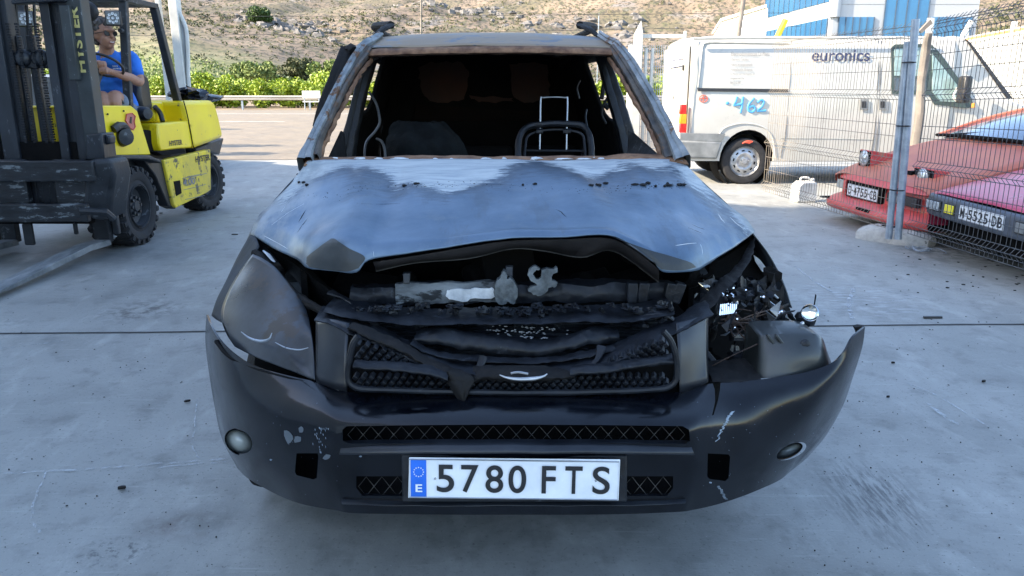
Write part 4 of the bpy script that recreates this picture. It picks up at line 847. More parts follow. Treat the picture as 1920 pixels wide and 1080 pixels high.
rows_b = [[W(*c[k]) for c in bc] for k in range(6)]
bump = MB().grid(patch(rows_b, 5, 6)).build('bumper', 'black_paint', CAR, smooth=60, solid=-.006)
def cutter(poly, y0, y1):
    """prism through the sheet along the sight of the poly, at real depth y0..y1"""
    mb = MB(); A = [W(x, y, y0) for x, y in poly]; B = [W(x, y, y1) for x, y in poly]; n = len(poly)
    mb.add(A + B, [tuple(range(n)), tuple(range(n, 2*n))[::-1]] + [(i, i+n, (i+1)%n+n, (i+1)%n) for i in range(n)])
    return mb.build('cut', 'soot', smooth=0)
def ell(cx, cy, a, b, rot=0, n=20): return [(cx + a*math.cos(t)*math.cos(rot) - b*math.sin(t)*math.sin(rot), cy + a*math.cos(t)*math.sin(rot) + b*math.sin(t)*math.cos(rot)) for t in [2*math.pi*k/n for k in range(n)]]
slot = [(642,806),(650,799),(800,797),(963,796),(1120,797),(1280,799),(1292,806),(1294,826),(1286,832),(1120,831),(963,831),(800,831),(655,832),(643,826)]
lowL = [(668,893),(762,893),(762,930),(680,930),(668,915)]; lowR = [(1166,893),(1262,893),(1262,915),(1250,930),(1166,930)]
sqL = [(556,850),(596,850),(597,855),(594,896),(588,899),(556,891),(553,885)]; sqR = [(1327,850),(1366,852),(1369,857),(1366,896),(1360,902),(1330,898),(1326,893)]
crack = [(1330,700),(1352,700),(1350,730),(1346,752),(1338,778),(1335,779),(1341,752),(1340,730)]
fogL = ell(448,828,27,21,.55); fogR = ell(1484,846,30,13,-.42)
bake(bump, [cutter(slot,1.5,1.9), cutter(lowL,1.5,1.9), cutter(lowR,1.5,1.9), cutter(sqL,1.5,2.0), cutter(sqR,1.5,2.0), cutter(fogL,1.7,2.4), cutter(fogR,1.7,2.4), cutter(crack,1.5,2.0)])
bump['label'] = 'glossy black bumper, its right end torn loose'
# raised bar and plate shelf
MT['bumper_trim'] = M('dusty_black_plastic', (.006,.0075,.011), (.018,.022,.029), rough=.36, scale=8)
rb([(640,836,1.71),(700,835,1.69),(830,834,1.665),(963,834,1.655),(1100,834,1.665),(1230,835,1.69),(1296,836,1.71)], [(636,853,1.70),(700,852,1.675),(830,851,1.65),(963,851,1.64),(1100,851,1.65),(1230,852,1.675),(1303,853,1.70)], 'bumper_bar', 'bumper_trim', .03, .2, .0015, bump)
rb([(640,936,1.73),(720,938,1.71),(860,939,1.69),(963,939,1.685),(1066,939,1.69),(1200,938,1.71),(1286,935,1.73)], [(644,946,1.72),(720,948,1.70),(860,949,1.68),(963,949,1.675),(1066,949,1.68),(1200,948,1.70),(1282,944,1.72)], 'lower_lip', 'bumper_trim', .03, .3, .002, bump)
# expanded mesh behind slots
def diamonds(x0, x1, y0, y1, Y, nx, ny, name):
    mb = MB(); dx = (x1-x0)/nx; dy = (y1-y0)/ny
    for i in range(nx):
        for j in range(ny):
            c = ((i+.5)*dx+x0, (j+.5)*dy+y0)
            P = [W(c[0]-dx/2, c[1], Y), W(c[0], c[1]-dy/2, Y), W(c[0]+dx/2, c[1], Y), W(c[0], c[1]+dy/2, Y)]
            mb.tube(P, .0011, 4, closed=True)
    return mb.build(name, 'char_blue', bump)
MT['mesh_plastic'] = M('mesh_plastic', (.05,.048,.045), (.1,.095,.09), rough=.5)
o = diamonds(652, 1284, 799, 831, 1.735, 22, 1, 'slot_mesh'); o.data.materials[0] = MT['mesh_plastic']
o = diamonds(672, 1258, 894, 930, 1.735, 20, 1, 'lower_mesh'); o.data.materials[0] = MT['mesh_plastic']
bk = MB(); bk.prism([W(600,780,1.86), W(1340,780,1.86), W(1310,945,1.80), W(630,945,1.80)], (0,.02,0)).build('bumper_core', 'soot', CAR)
MB().prism([W(520,830,1.96), W(620,830,1.96), W(620,915,1.9), W(560,905,1.9)], (0,.02,0)).build('bumper_core', 'soot', CAR); MB().prism([W(1310,830,1.94), W(1400,830,1.94), W(1390,930,1.9), W(1310,930,1.9)], (0,.02,0)).build('bumper_core', 'soot', CAR)
# fog lamps
for cx_, cy_, Y_, a_, b_, rr, nm in ((449,829,2.05,27,20,.6,''), (1478,846,2.02,26,11,-.42,'')):
    bz = MB(); A = [W(x, y, Y_ - .02) for x, y in ell(cx_, cy_, a_*1.12, b_*1.15, rr, 24)]; B = [W(x, y, Y_ + .05) for x, y in ell(cx_, cy_, a_, b_, rr, 24)]
    fg = MB().add([W(cx_, cy_, Y_ - .012)] + [W(x, y, Y_) for x, y in ell(cx_, cy_, a_*.7, b_*.7, rr, 24)] + [W(x, y, Y_+.02) for x, y in ell(cx_, cy_, a_, b_, rr, 24)], [(0, i+1, (i+1)%24+1) for i in range(24)] + [(i+1, i+25, (i+1)%24+25, (i+1)%24+1) for i in range(24)]).build('fog_lamp', 'lens_white', CAR, smooth=80)
    mb = MB().grid([[p + Vector((0,.08,0)) for p in B], B, A], close=True).build('lamp_bezel', 'black_plastic', fg)
# scuffs: bare primer showing on the bumper skin
def decal(poly, Y, name, m, parent, lift=.004, n=0):
    """small thin flake lying on the bumper skin"""
    me = bump.data; inv = ROOTM[CAR.name].inverted(); vs = []
    from mathutils.bvhtree import BVHTree
    for x, y in poly:
        d = ray(x, y); o_ = inv @ Vector((0,0,CAMH)); d_ = (inv.to_3x3() @ d).normalized(); h = BV.ray_cast(o_, d_)
        if h[0] is None: h = (inv @ W(x, y, Y),)
        vs.append(ROOTM[CAR.name] @ (h[0] - d_ * lift))
    return MB().add(vs, [tuple(range(len(vs)))])
from mathutils.bvhtree import BVHTree
BV = BVHTree.FromPolygons([v.co for v in bump.data.vertices], [tuple(p.vertices) for p in bump.data.polygons])
MT['primer'] = M('bare_primer', (.06,.075,.09), (.11,.13,.15), rough=.6); MT['scuff'] = M('pale_scuff', (.10,.14,.19), (.34,.4,.46), rough=.6, scale=90)
mb = MB(); rq = random.Random(12)
def blob(cx, cy, a, b, rot=0, n=9, j=.35): return [(x + rq.uniform(-a*j,a*j)*.6, y + rq.uniform(-b*j,b*j)*.6) for x, y in ell(cx, cy, a, b, rot, n)]
for pl_ in (blob(541,818,8,14,-.3), blob(558,824,8,6), blob(612,857,8,5,-.3), blob(565,805,5,6)): q_ = decal(pl_, 1.9, '', '', None, .0015); mb.add(q_.v, q_.f)
mb.build('primer_chips', 'primer', bump, smooth=0)
mb = MB()
for k in range(30):
    t = k / 29; x = 1374 - 30 * t ** .7 + rq.uniform(-2,2); y = 773 + 55 * t; q_ = decal([(x-1,y-1.2),(x+4*(1-t)+2,y-2.4),(x+3*(1-t)+1.4,y-.6),(x-1,y+.1)], 1.8, '', '', None, .0015); mb.add(q_.v, q_.f)
for k in range(26):
    x = 602 + rq.gauss(0,6) - (k-13)*.1; y = 820 + rq.gauss(0,12); q_ = decal([(x-.5,y-2.4),(x+.6,y-2.4),(x+.8,y+1.2),(x,y+1.2)], 1.8, '', '', None, .0015); mb.add(q_.v, q_.f)
for k in range(16):
    x = 1347 + k*.9 + rq.uniform(-2,2); y = 912 + k*1.6; q_ = decal([(x-2,y-.8),(x+3,y-.9),(x+3,y),(x-2,y+.1)], 1.8, '', '', None, .0015); mb.add(q_.v, q_.f)
for x, y in ((676,856),(508,862),(1332,905)): q_ = decal(blob(x,y,2.6,1.6), 1.8, '', '', None, .0015); mb.add(q_.v, q_.f)
for k in range(60):
    x = rq.choice((rq.uniform(400,640), rq.uniform(1300,1560))); y = rq.uniform(750,930); q_ = decal([(x,y),(x+1.2,y),(x+1,y+1.1)], 1.9, '', '', None, .0015)
    if max((a-b).length for a in q_.v for b in q_.v) < .02: mb.add(q_.v, q_.f)
mb.build('scuff_marks', 'scuff', bump, smooth=0)
# ---- painted nose panel round the grille
gp = [[(592,600,1.98),(592,650,1.94),(592,716,1.88)], [(620,598,1.93),(620,650,1.89),(622,728,1.85)], [(655,606,1.9),(650,660,1.86),(650,735,1.84)]]
for g in (gp, [[(1268,606,1.9),(1272,660,1.86),(1275,735,1.84)], [(1298,598,1.93),(1300,650,1.89),(1300,730,1.855)], [(1328,588,1.97),(1328,650,1.92),(1328,716,1.872)]]):
    MB().grid(patch([[W(*p) for p in r] for r in g], 5, 5)).build('nose_panel', 'black_paint' if False else 'bumper_trim', CAR, smooth=60, solid=-.004)
# ---- grille
fr = [(672,630),(662,645),(656,672),(652,708),(664,724),(700,730),(830,734),(963,736),(1100,735),(1220,730),(1252,726),(1268,710),(1268,672),(1258,640),(1244,622)]
gr = MB().tube([W(x, y, 1.80) for x, y in fr], .008, 8, smooth=4).jitter(.002, 10).build('grille_frame', 'char_blue', CAR)
def gm(x0, x1, y0f, y1f, rows_, Y):
    mb = MB(); n = int((x1-x0)/15)
    for r in range(rows_):
        for i in range(n):
            x = x0 + (i + .5*(r%2)) * (x1-x0)/n; y0 = y0f(x); y1 = y1f(x)
            if y1 - y0 < 8: continue
            y = y0 + (r+.5)/rows_*(y1-y0); mb.box(W(x, y, Y), (.0115,.02,.0115), Euler((.5, R(45), .2)))
    return mb
g1 = gm(668, 1256, lambda x: 700 + (6 if 830 < x < 1090 else 0), lambda x: 730, 3, 1.825)
q_ = gm(672, 835, lambda x: 636 + (x-672)*.30, lambda x: 684 + (x-672)*.02, 4, 1.845); g1.add(q_.v, q_.f)
q_ = gm(1120, 1256, lambda x: 684 - (x-1120)*.42, lambda x: 688 - (x-1120)*.16, 4, 1.845); g1.add(q_.v, q_.f)
g1.build('grille_mesh', 'char_blue', gr, bevel=.0015)
MB().prism([W(x, y, 1.885) for x, y in ((650,628),(700,648),(760,672),(850,698),(960,706),(1060,702),(1150,682),(1210,655),(1270,628),(1270,740),(650,740))], (0,.01,0)).build('grille_backing', 'soot', gr)
rb([(662,680,1.80),(740,684,1.79),(800,690,1.79),(840,702,1.79)], [(662,692,1.79),(740,696,1.78),(800,704,1.78),(840,716,1.78)], 'grille_bar', 'char_blue', .02, .4, .003, gr)
rb([(1070,692,1.79),(1140,684,1.79),(1200,676,1.80),(1264,668,1.81)], [(1070,706,1.78),(1140,698,1.78),(1200,690,1.79),(1264,684,1.80)], 'grille_bar', 'char_blue', .02, .4, .003, gr)
rb([(870,700,1.82),(910,694,1.81),(963,692,1.80),(1020,694,1.81),(1080,698,1.82)], [(880,722,1.81),(915,714,1.80),(963,716,1.79),(1020,714,1.80),(1075,710,1.81)], 'melted_badge_base', 'char', .03, .5, .006, gr, 3)
MB().tube([W(*p) for p in ((937,703,1.783),(950,708,1.778),(972,711,1.776),(1000,710,1.778),(1018,706,1.783),(1026,701,1.787))], [.0015,.003,.005,.005,.003,.0015], 8, smooth=5).tube([W(958,700,1.785), W(972,698,1.783), W(990,701,1.785)], .003, 6, smooth=4).build('badge_remains', 'bare_metal', gr)
# ---- left headlamp, sooty but whole
hlr = [[(474,476,2.31),(447,512,2.30),(425,552,2.26),(414,590,2.22),(424,625,2.16),(440,650,2.11)],
       [(492,484,2.28),(470,520,2.24),(455,562,2.19),(448,600,2.14),(456,640,2.08),(475,668,2.02)],
       [(515,500,2.24),(502,540,2.18),(495,580,2.12),(490,620,2.06),(498,660,2.0),(515,684,1.96)],
       [(540,528,2.19),(538,560,2.13),(535,600,2.06),(534,640,2.0),(540,675,1.95),(552,698,1.92)],
       [(562,558,2.14),(566,588,2.08),(570,620,2.02),(572,655,1.97),(574,685,1.93),(582,709,1.89)],
       [(574,580,2.11),(580,602,2.06),(585,630,2.0),(588,662,1.95),(589,690,1.91),(590,712,1.88)]]
MT['sooty_lens'] = M('sooty_headlamp_lens', (.004,.005,.007), (.045,.053,.066), rough=.32, scale=4.2, coat=.1, p0=.36, p1=.66, bump=.15, bscale=9, spots=(.035,.028,.024), sscale=7, sth=.56)
hl = MB().grid(patch([[W(*p) for p in r] for r in hlr], 6, 6)).build('headlamp', 'sooty_lens', CAR, smooth=70, solid=-.005)
MT['bowl_'] = M('sooty_reflector', (.2,.23,.27), (.4,.43,.47), rough=.3, metal=.5, scale=8)
MB().tube([W(*p) for p in ((452,622,2.06),(468,634,2.035),(488,640,2.005),(504,636,1.99),(510,624,1.995))], [.0008,.003,.0045,.003,.001], 8, smooth=5).tube([W(*p) for p in ((516,642,1.985),(536,652,1.955),(560,656,1.93),(578,652,1.92))], [.0008,.002,.002,.0008], 8, smooth=5).build('reflector_rim', 'bowl', hl)
MB().tube([W(*p) for p in ((405,640,2.13),(430,668,2.05),(480,692,1.96),(540,710,1.905),(590,722,1.875))], .006, 6, smooth=6).build('lamp_gasket', 'soot', hl)
MB().grid(patch([[W(470,440,2.44), W(448,478,2.43), W(423,530,2.38), W(407,562,2.33), W(397,592,2.30)], [W(480,446,2.40), W(458,484,2.38), W(434,532,2.33), W(418,566,2.28), W(407,600,2.25)], [W(486,462,2.33), W(466,500,2.30), W(444,540,2.26), W(428,580,2.22), (W(418,606,2.20))]], 5, 4)).build('wing_edge', 'wing_dull', CAR, smooth=60, solid=.003)
# small burnt lumps on the slam panel and the melted bars
mb = MB(); rq = random.Random(61)
for i in range(90):
    x = rq.uniform(660, 1260); y = rq.choice((rq.gauss(582,5), rq.gauss(604,6))) + abs(x-960)*-.01; mb.ball(W(x, y, 1.985 + rq.uniform(-.03,.03)), (rq.uniform(.006,.022), rq.uniform(.006,.014), rq.uniform(.004,.010)), 8, 6, jit=1.4)
o_ = mb.jitter(.006, 40).build('burnt_crust', 'char_blue', CAR); o_['kind'] = 'stuff'
mb = MB()
for i in range(70):
    t = rq.random(); x = 640 + 640*t; yb = 605 + 92*math.sin(math.pi*t)**.8; mb.ball(W(x, yb + rq.uniform(-8,6), 1.87 + .09*abs(2*t-1)), (rq.uniform(.006,.03), rq.uniform(.005,.01), rq.uniform(.003,.008)), 8, 6, jit=1.4)
o_ = mb.jitter(.005, 40).build('burnt_crust', 'char', CAR); o_['kind'] = 'stuff'
for pts in (((700,600,1.97),(720,640,1.93),(735,662,1.9)), ((905,668,1.86),(900,690,1.84),(915,708,1.82)), ((1128,650,1.88),(1120,672,1.85),(1100,690,1.83)), ((1180,575,2.0),(1205,590,1.97),(1240,588,1.96),(1265,600,1.95)), ((620,548,2.1),(650,560,2.06),(668,582,2.0))):
    MB().tube([W(*p) for p in pts], [.010,.007,.004][:len(pts)] if len(pts) == 3 else .008, 7, smooth=5, flat=(.5,1.3)).jitter(.005, 30).build('melted_strand', 'char_blue', CAR)
# ---- right side: wreckage in the empty lamp bay
rg2 = MB(); rb([(1325,588,1.99),(1360,545,2.1),(1390,515,2.2),(1412,470,2.34),(1414,444,2.42)], [(1312,572,2.04),(1348,532,2.14),(1380,504,2.24),(1407,462,2.37),(1413,446,2.43)], 'torn_slam_bracket', 'char', .02, .3, .004)
bay = MB(); A = [W(1330,500,2.5), W(1415,446,2.56), W(1482,580,2.52), W(1470,700,2.4), W(1330,720,2.35)]; bay.prism(A, (0,.02,0)).build('lamp_bay', 'soot', CAR)
MT['daylight_hole'] = MT['ash_white']
MB().add([W(1413,478,2.48), W(1424,486,2.48), W(1438,504,2.48), W(1441,518,2.48), W(1428,508,2.48), W(1416,490,2.48)], [(0,1,2,3,4,5)]).build('bare_patch', 'ash_white', CAR, smooth=0, solid=.004)  # pale sheet in place of daylight showing through a slit
rl = MB()   # crumpled bright reflectors
def crump(pts, Y, name, m, j=.012, seed=0, rib=False):
    A = [W(x, y, Y + dY) for x, y, dY in pts]; c = sum(A, Vector()) / len(A); vs = [c + Vector((0,.02,0))] + A; n = len(A)
    mb = MB(); mids = [(A[i] + A[(i+1)%n]) / 2 for i in range(n)]; mb.prism(A, (0,.012,0)); mb.jitter(j, 20, seed); return mb.build(name, m, CAR, smooth=0)
crump([(1340,598,0),(1352,580,-.01),(1382,568,-.02),(1384,588,-.01),(1352,592,0),(1336,606,0)], 2.12, 'reflector_shard', 'chrome', .006)
mb = MB()
for i in range(9): mb.tube([W(1352+i*3.6, 569 + abs(4-i)*.4, 2.10), W(1350+i*3.7, 591 - i*.5, 2.09)], .0028, 5)
mb.build('ribbed_reflector', 'chrome', CAR)
crump([(1340,533,0),(1362,530,-.01),(1366,545,0),(1360,549,0),(1356,538,0),(1342,538,0)], 2.16, 'reflector_shard', 'chrome', .004, 2)
rq = random.Random(71)
for i in range(26):
    x = rq.uniform(1318, 1478); y = rq.uniform(530, 640); 
    if x > 1410 and y > 612: continue
    a = W(x, y, rq.uniform(2.06, 2.2)); m__ = rq.choice(('chrome','char_blue','char_blue','dark_metal','soot','bowl')); sc_ = .4 if m__ == 'chrome' else 1; P = [a, a + Vector((rq.uniform(-.03,.03),0,rq.uniform(.0,.035))), a + Vector((rq.uniform(-.02,.02),rq.uniform(-.02,.02),rq.uniform(-.04,.01))), a + Vector((rq.uniform(-.03,.0),0,rq.uniform(-.02,.01)))]
    P = [a + (p_ - a)*sc_ for p_ in P]; MB().prism(P, (0,.003,.002)).build('torn_shard', m__, CAR, smooth=0)
mb = MB().tube([W(1362,548,2.14), W(1372,552,2.12), W(1380,562,2.12), W(1382,570,2.12)], .004, 6, smooth=4).build('reflector_shard', 'chrome', CAR)
crump([(1310,530,0),(1320,530,0),(1332,536,0),(1330,545,0),(1318,538,0)], 2.15, 'reflector_shard', 'chrome', .004, 3)
rq = random.Random(21)
for i in range(58):
    x = rq.uniform(1305, 1482); y = rq.uniform(515, 690)
    if x > 1420 and y > 615: continue
    a = W(x, y, rq.uniform(2.12, 2.35)); b = a + Vector((rq.uniform(-.06,.06), rq.uniform(-.05,.05), rq.uniform(-.07,.07))); mb = MB()
    if i % 3 == 0: mb.cyl(a, b, rq.uniform(.004,.012), 8)
    elif i % 3 == 1: mb.ball(a, (rq.uniform(.008,.03), rq.uniform(.008,.02), rq.uniform(.01,.035)), 10, 7, jit=1.3)
    else: mb.tube([a, (a+b)/2 + Vector((rq.uniform(-.02,.02),0,rq.uniform(-.02,.02))), b], [.012,.006,.002], 5, smooth=3, flat=(.25,1.4))
    mb.jitter(.012, 30, i).build('wreckage_piece', rq.choice(('char_blue','char','soot','dark_metal')), CAR, smooth=30)
mb = MB(); mb.ball(W(1335,570,2.16), (.045,.04,.06), 12, 9, jit=.8); mb.build('melted_motor', 'char_blue', CAR)
MT['loom'] = M('scorched_wiring', (.02,.013,.012), (.09,.06,.045), rough=.6, scale=9)
mb = MB()
for i in range(18):
    a = W(rq.uniform(1345,1380), rq.uniform(590,615), 2.1); b = W(rq.uniform(1410,1470), rq.uniform(560,625), 2.15); c = (a+b)/2 + Vector((rq.uniform(-.03,.03), rq.uniform(-.05,.03), rq.uniform(-.05,.02)))
    mb.tube([a, a.lerp(c,.5) + Vector((0,0,rq.uniform(-.02,.02))), c, b], rq.uniform(.0012,.003), 5, smooth=6)
mb.tube([W(1333,687,2.0), W(1370,668,1.99), W(1420,645,1.98)], .0015, 5, smooth=5)
mb.build('wiring_loom', 'loom', CAR)
mb = MB()
for i in range(24):
    c = W(rq.uniform(1335,1480), rq.uniform(540,620), rq.uniform(2.05,2.2)); mb.ball(c, rq.uniform(.002,.005), 5, 4)
mb.build('glass_fragments', 'chrome', CAR)
MB().add([W(1448,540,2.3), W(1462,556,2.3), W(1458,560,2.28), W(1449,552,2.28)], [(0,1,2,3)]).build('bare_patch', 'ash_white', CAR, smooth=0, solid=.004)
# dangling indicator bowl
ind = MB().lathe(W(1518,584,2.08), ((-.25,-1,.1)), [(.0,.0),(.014,.001),(.021,.004),(.024,.012),(.024,.02)], 20).build('indicator_bowl', 'chrome', CAR)
MB().ball(W(1508,600,2.12), (.03,.025,.028), 10, 8, jit=.6).build('indicator_socket', 'char_blue', ind)
MB().prism([W(1527,580,2.08), W(1531,553,2.08), W(1533,560,2.08), W(1533,588,2.08), W(1529,592,2.08)], (0,.01,0)).build('bent_shard', 'chrome', ind)
MB().tube([W(1440,622,2.06), W(1462,620,2.05), W(1490,616,2.06), W(1505,605,2.08)], [.012,.008,.009,.006], 7, smooth=4).jitter(.004,30).build('bent_shard', 'bare_metal', ind)
# washer tank lying in the bumper
tk = [[(1420,632,2.0),(1418,668,1.98),(1415,708,1.96)], [(1428,628,1.98),(1428,668,1.95),(1426,710,1.93)], [(1470,626,1.97),(1470,665,1.93),(1472,706,1.91)], [(1520,625,1.97),(1522,662,1.93),(1524,698,1.92)], [(1540,632,1.98),(1546,660,1.95),(1552,690,1.94)], [(1545,642,2.02),(1552,662,2.0),(1560,684,1.99)]]
Gt = patch([[W(*p) for p in r] for r in tk], 5, 5); bkv = Vector((0,.12,.0))
tb = MB(); tb.grid(Gt); tb.grid([[r[0] for r in Gt], [r[0] + bkv for r in Gt]]); tb.grid([[r[-1] for r in Gt], [r[-1] + bkv for r in Gt]]); tb.grid([Gt[0], [p + bkv for p in Gt[0]]]); tb.grid([Gt[-1], [p + bkv for p in Gt[-1]]]); tb.grid([[p + bkv for p in r] for r in Gt])
tb = tb.jitter(.004, 12).build('washer_tank', 'cloud_plastic', CAR, smooth=45, weld=True)
MB().box(W(1464,640,1.955), (.05,.012,.008), Euler((0,.9,0))).box(W(1448,640,1.96), (.05,.012,.008), Euler((0,.9,0))).build('moulded_rib', 'cloud_plastic', tb, bevel=.002)
MB().lathe(W(1508,645,1.95), (0,-1,.2), [(.012,0),(.014,.006),(.008,.01),(.0,.01)], 12).build('tank_cap', 'char_blue', tb)
rb([(1332,702,1.93),(1360,704,1.92),(1400,702,1.92),(1422,700,1.93)], [(1332,716,1.90),(1360,716,1.89),(1400,715,1.89),(1424,712,1.90)], 'torn_bumper_edge', 'char', .12, .2, .005)
# torn bracket at the tip of the bumper
MB().prism([W(1604,614,2.03), W(1613,612,2.03), W(1622,613,2.03), W(1616,622,2.03), W(1611,634,2.03), W(1609,624,2.03)], (0,.02,0)).build('torn_clip', 'char', bump)
# ---- number plate
pf = MB(); a = W(752,852,1.665); b = W(1178,940,1.655)
A = [W(752,852,1.675), W(1176,854,1.675), W(1176,942,1.66), W(754,942,1.66)]; pf.prism(A, (0,.02,0)).build('plate_holder', 'char_blue', CAR, bevel=.004)
q0, q1, q2, q3 = W(765,934,1.648), W(1160,939,1.648), W(1163,862,1.655), W(767,858,1.655)
pn = MB().prism([q0, q1, q2, q3], (0,.003,0)).build('number_plate', 'plate_white', CAR, bevel=.0015)
ux = (q1 - q0).normalized(); uy0 = (q3 - q0); uy = (uy0 - ux * uy0.dot(ux)).normalized(); PW = (q1-q0).length; PH = uy0.dot(uy); nn = ux.cross(uy)
def pp(u, v, lift=.002): return q0 + ux * (PW * u) + uy * (PH * v) + nn * lift
MB().tube([pp(.006,.03), pp(.994,.03), pp(.994,.97), pp(.006,.97)], .0014, 5, closed=True).build('plate_rim', 'bare_metal', pn)
MB().add([pp(.014,.05,.0016), pp(.088,.05,.0016), pp(.088,.95,.0016), pp(.014,.95,.0016)], [(0,1,2,3)]).build('euro_band', 'plate_blue', pn, smooth=0, solid=.0004)
mb = MB()
for k in range(12):
    a_ = 2*math.pi*k/12; c = pp(.052, .66, .0025) + ux * (math.cos(a_)*.0115) + uy * (math.sin(a_)*.0115)
    st = [c + (ux*math.cos(R(90+36*i)) + uy*math.sin(R(90+36*i))) * (.0022 if i%2==0 else .001) for i in range(10)]; mb.add(st, [tuple(range(10))])
mb.build('ring_of_stars', 'amber_light', pn, smooth=0).data.materials[0] = MT['plate_white']
text(MB(), 'E', 'country_letter', 'plate_white', pn, pp(.037,.17,.001), ux, uy, PW*.032, PH*.19, bold=.02)
def glyph(mb, ch, x, wd):
    text(mb, ch, None, None, None, pp(x,.17,.001), ux, uy, PW*wd, PH*.68, bold=.012)
mb = MB()
for ch, x, wd in (('5',.137,.082),('7',.252,.082),('8',.367,.084),('0',.475,.084),('F',.632,.066),('T',.742,.082),('S',.872,.082)): glyph(mb, ch, x, wd)
mb.build('plate_lettering', 'ink', pn, smooth=0)
MB().ball(pp(.13,.5,.002),.0028,8,6).ball(pp(.888,.5,.002),.0028,8,6).build('plate_rivet', 'bare_metal', pn)
# ---- wheels burnt to the rims
for sx_ in (-1, 1):
    for yl in (.95, 3.5):
        c = CL(sx_*.74, yl, .30); ax = CL(sx_*.9, yl, .30) - c
        wv = MB().lathe(c, ax, [(.17,-.10),(.27,-.10),(.30,-.07),(.305,0),(.30,.07),(.27,.10),(.19,.10)], 28).jitter(.012, 12, yl).build('wheel', 'char', CAR)
        MB().lathe(c, ax, [(.19,.09),(.175,.07),(.07,.06),(.05,.085),(0,.085)], 24).build('rim', 'ash_metal', wv)
MB().ribbon([W(462,880,2.2), W(476,896,2.14), W(500,910,2.08)], [W(462,888,2.22), W(474,908,2.16), W(505,916,2.09)], back=(0,.06,0)).build('splash_guard', 'soot', CAR)
# ================================================================== FORKLIFT (faces the camera, its left flank to the right)
FX0 = -3.36     # flank plane
FK = thing('forklift', 'worn yellow forklift with dark mast and a driver in a blue shirt', 'forklift', (-3.95, 6.72, 0))
def fl(poly, X, wd, name, m, parent=FK, bevel=.01, smooth=35):
    P = [WX(x, y, X) for x, y in poly]; return MB().prism(P, (-wd, 0, 0)).build(name, m, parent, bevel=bevel, smooth=smooth)
def fz(P, X, wd, name, m, parent=FK, bevel=.01):   # (Y,Z) profile
    return MB().prism([Vector((X, y, z)) for y, z in P], (-wd, 0, 0)).build(name, m, parent, bevel=bevel)
W0 = 1.15
def fwheel(X, Y, r, wd, steer=0, nm='wheel'):
    rot = Matrix.Rotation(R(steer), 3, 'Z'); ax = rot @ Vector((1,0,0)); c = Vector((X - wd/2, Y, r))
    ty = MB().lathe(c, ax, [(r*.52,-wd*.5),(r*.86,-wd*.52),(r*.97,-wd*.42),(r,-wd*.25),(r,wd*.25),(r*.97,wd*.42),(r*.86,wd*.52),(r*.70,wd*.5),(r*.66,wd*.46),(r*.54,wd*.48),(r*.52,wd*.5)], 40)
    n = 22; t = ax; u = t.orthogonal().normalized(); v = t.cross(u)
    for k in range(n):
        for s in (-1, 1):
            a = 2*math.pi*(k + (.5 if s > 0 else 0))/n; d = u*math.cos(a) + v*math.sin(a); tg_ = t.cross(d)
            m_ = Matrix((t, tg_, d)).transposed(); ty.box(c + d*(r*.985) + t*(s*wd*.29), (wd*.38, r*.15, r*.06), m_)
            ty.box(c + d*(r*.93) + t*(s*wd*.49), (wd*.07, r*.12, r*.12), m_)
    w_ = ty.build(nm, 'tyre', FK, smooth=40)
    rm = MB().lathe(c, ax, [(r*.56,wd*.5),(r*.53,wd*.44),(r*.50,wd*.46),(r*.46,wd*.30),(r*.30,wd*.24),(r*.28,wd*.34),(r*.16,wd*.36),(r*.13,wd*.42),(0,wd*.42)], 28)
    for k in range(8):
        a = 2*math.pi*k/8; d = u*math.cos(a)+v*math.sin(a); rm.cyl(c + d*r*.22 + t*wd*.33, c + d*r*.22 + t*wd*.42, r*.045, 6)
    rm.build('rim', 'dark_metal', w_)
fwheel(-3.30, 6.78, .345, .32); fwheel(-3.44, 8.78, .325, .24, steer=-10); fwheel(-4.60, 6.78, .345, .32); fwheel(-4.55, 8.78, .325, .24, steer=-10)
# chassis and panels
fz([(6.9,.28),(8.4,.30),(8.4,.95),(7.1,.95)], -3.52, .95, 'chassis', 'dark_metal')
fl([(175,198),(246,198),(258,208),(283,290),(212,292),(196,292),(180,250)], -3.42, .06, 'dash_side_panel', 'yellow')
fl([(175,198),(246,198),(252,204),(262,240),(176,240)], -4.50, .06, 'dash_side_panel', 'yellow')
MB().prism([WX(176,198,-3.48), WX(246,198,-3.48), WX(246,204,-3.48), WX(176,204,-3.48)], (-1.0,0,0)).build('dash_top', 'yellow', FK, bevel=.01)
a = WX(178,200,-3.5); b = WX(200,292,-3.5); MB().bx(-4.5,-3.5,a.y-.02,a.y+.05,b.z,a.z).build('front_cowl', 'yellow', FK, bevel=.01)
st = fl([(176,290),(282,291),(300,300),(306,306),(282,299),(176,298)], -3.30, .34, 'wheel_guard', 'dark_metal')
fl([(264,292),(308,298),(330,360),(330,392),(316,386),(292,330)], -3.40, .10, 'mud_flap', 'black_plastic')
side = fl([(308,300),(395,280),(396,356),(388,362),(331,390),(326,384)], -3.37, .08, 'side_panel', 'dirty_yellow', bevel=.012)
fl([(326,340),(338,338),(341,362),(331,368)], -3.365, .02, 'step_hole', 'soot', side, bevel=.003)
hood = fl([(296,232),(352,226),(360,232),(360,277),(302,284),(298,268)], -3.40, .10, 'battery_cover', 'yellow', bevel=.018)
fz([(WX(300,232,-3.5).y, WX(300,232,-3.5).z), (WX(362,228,-3.5).y, WX(362,228,-3.5).z + .01), (WX(362,276,-3.5).y, .75), (WX(300,283,-3.5).y, .75)], -3.5, .9, 'engine_cover', 'yellow', bevel=.02)
fl([(267,243),(294,245),(302,284),(276,288)], -3.47, .10, 'foot_well', 'soot')
fl([(293,284),(345,278),(348,286),(306,292)], -3.38, .08, 'cover_gap', 'soot', bevel=.003)
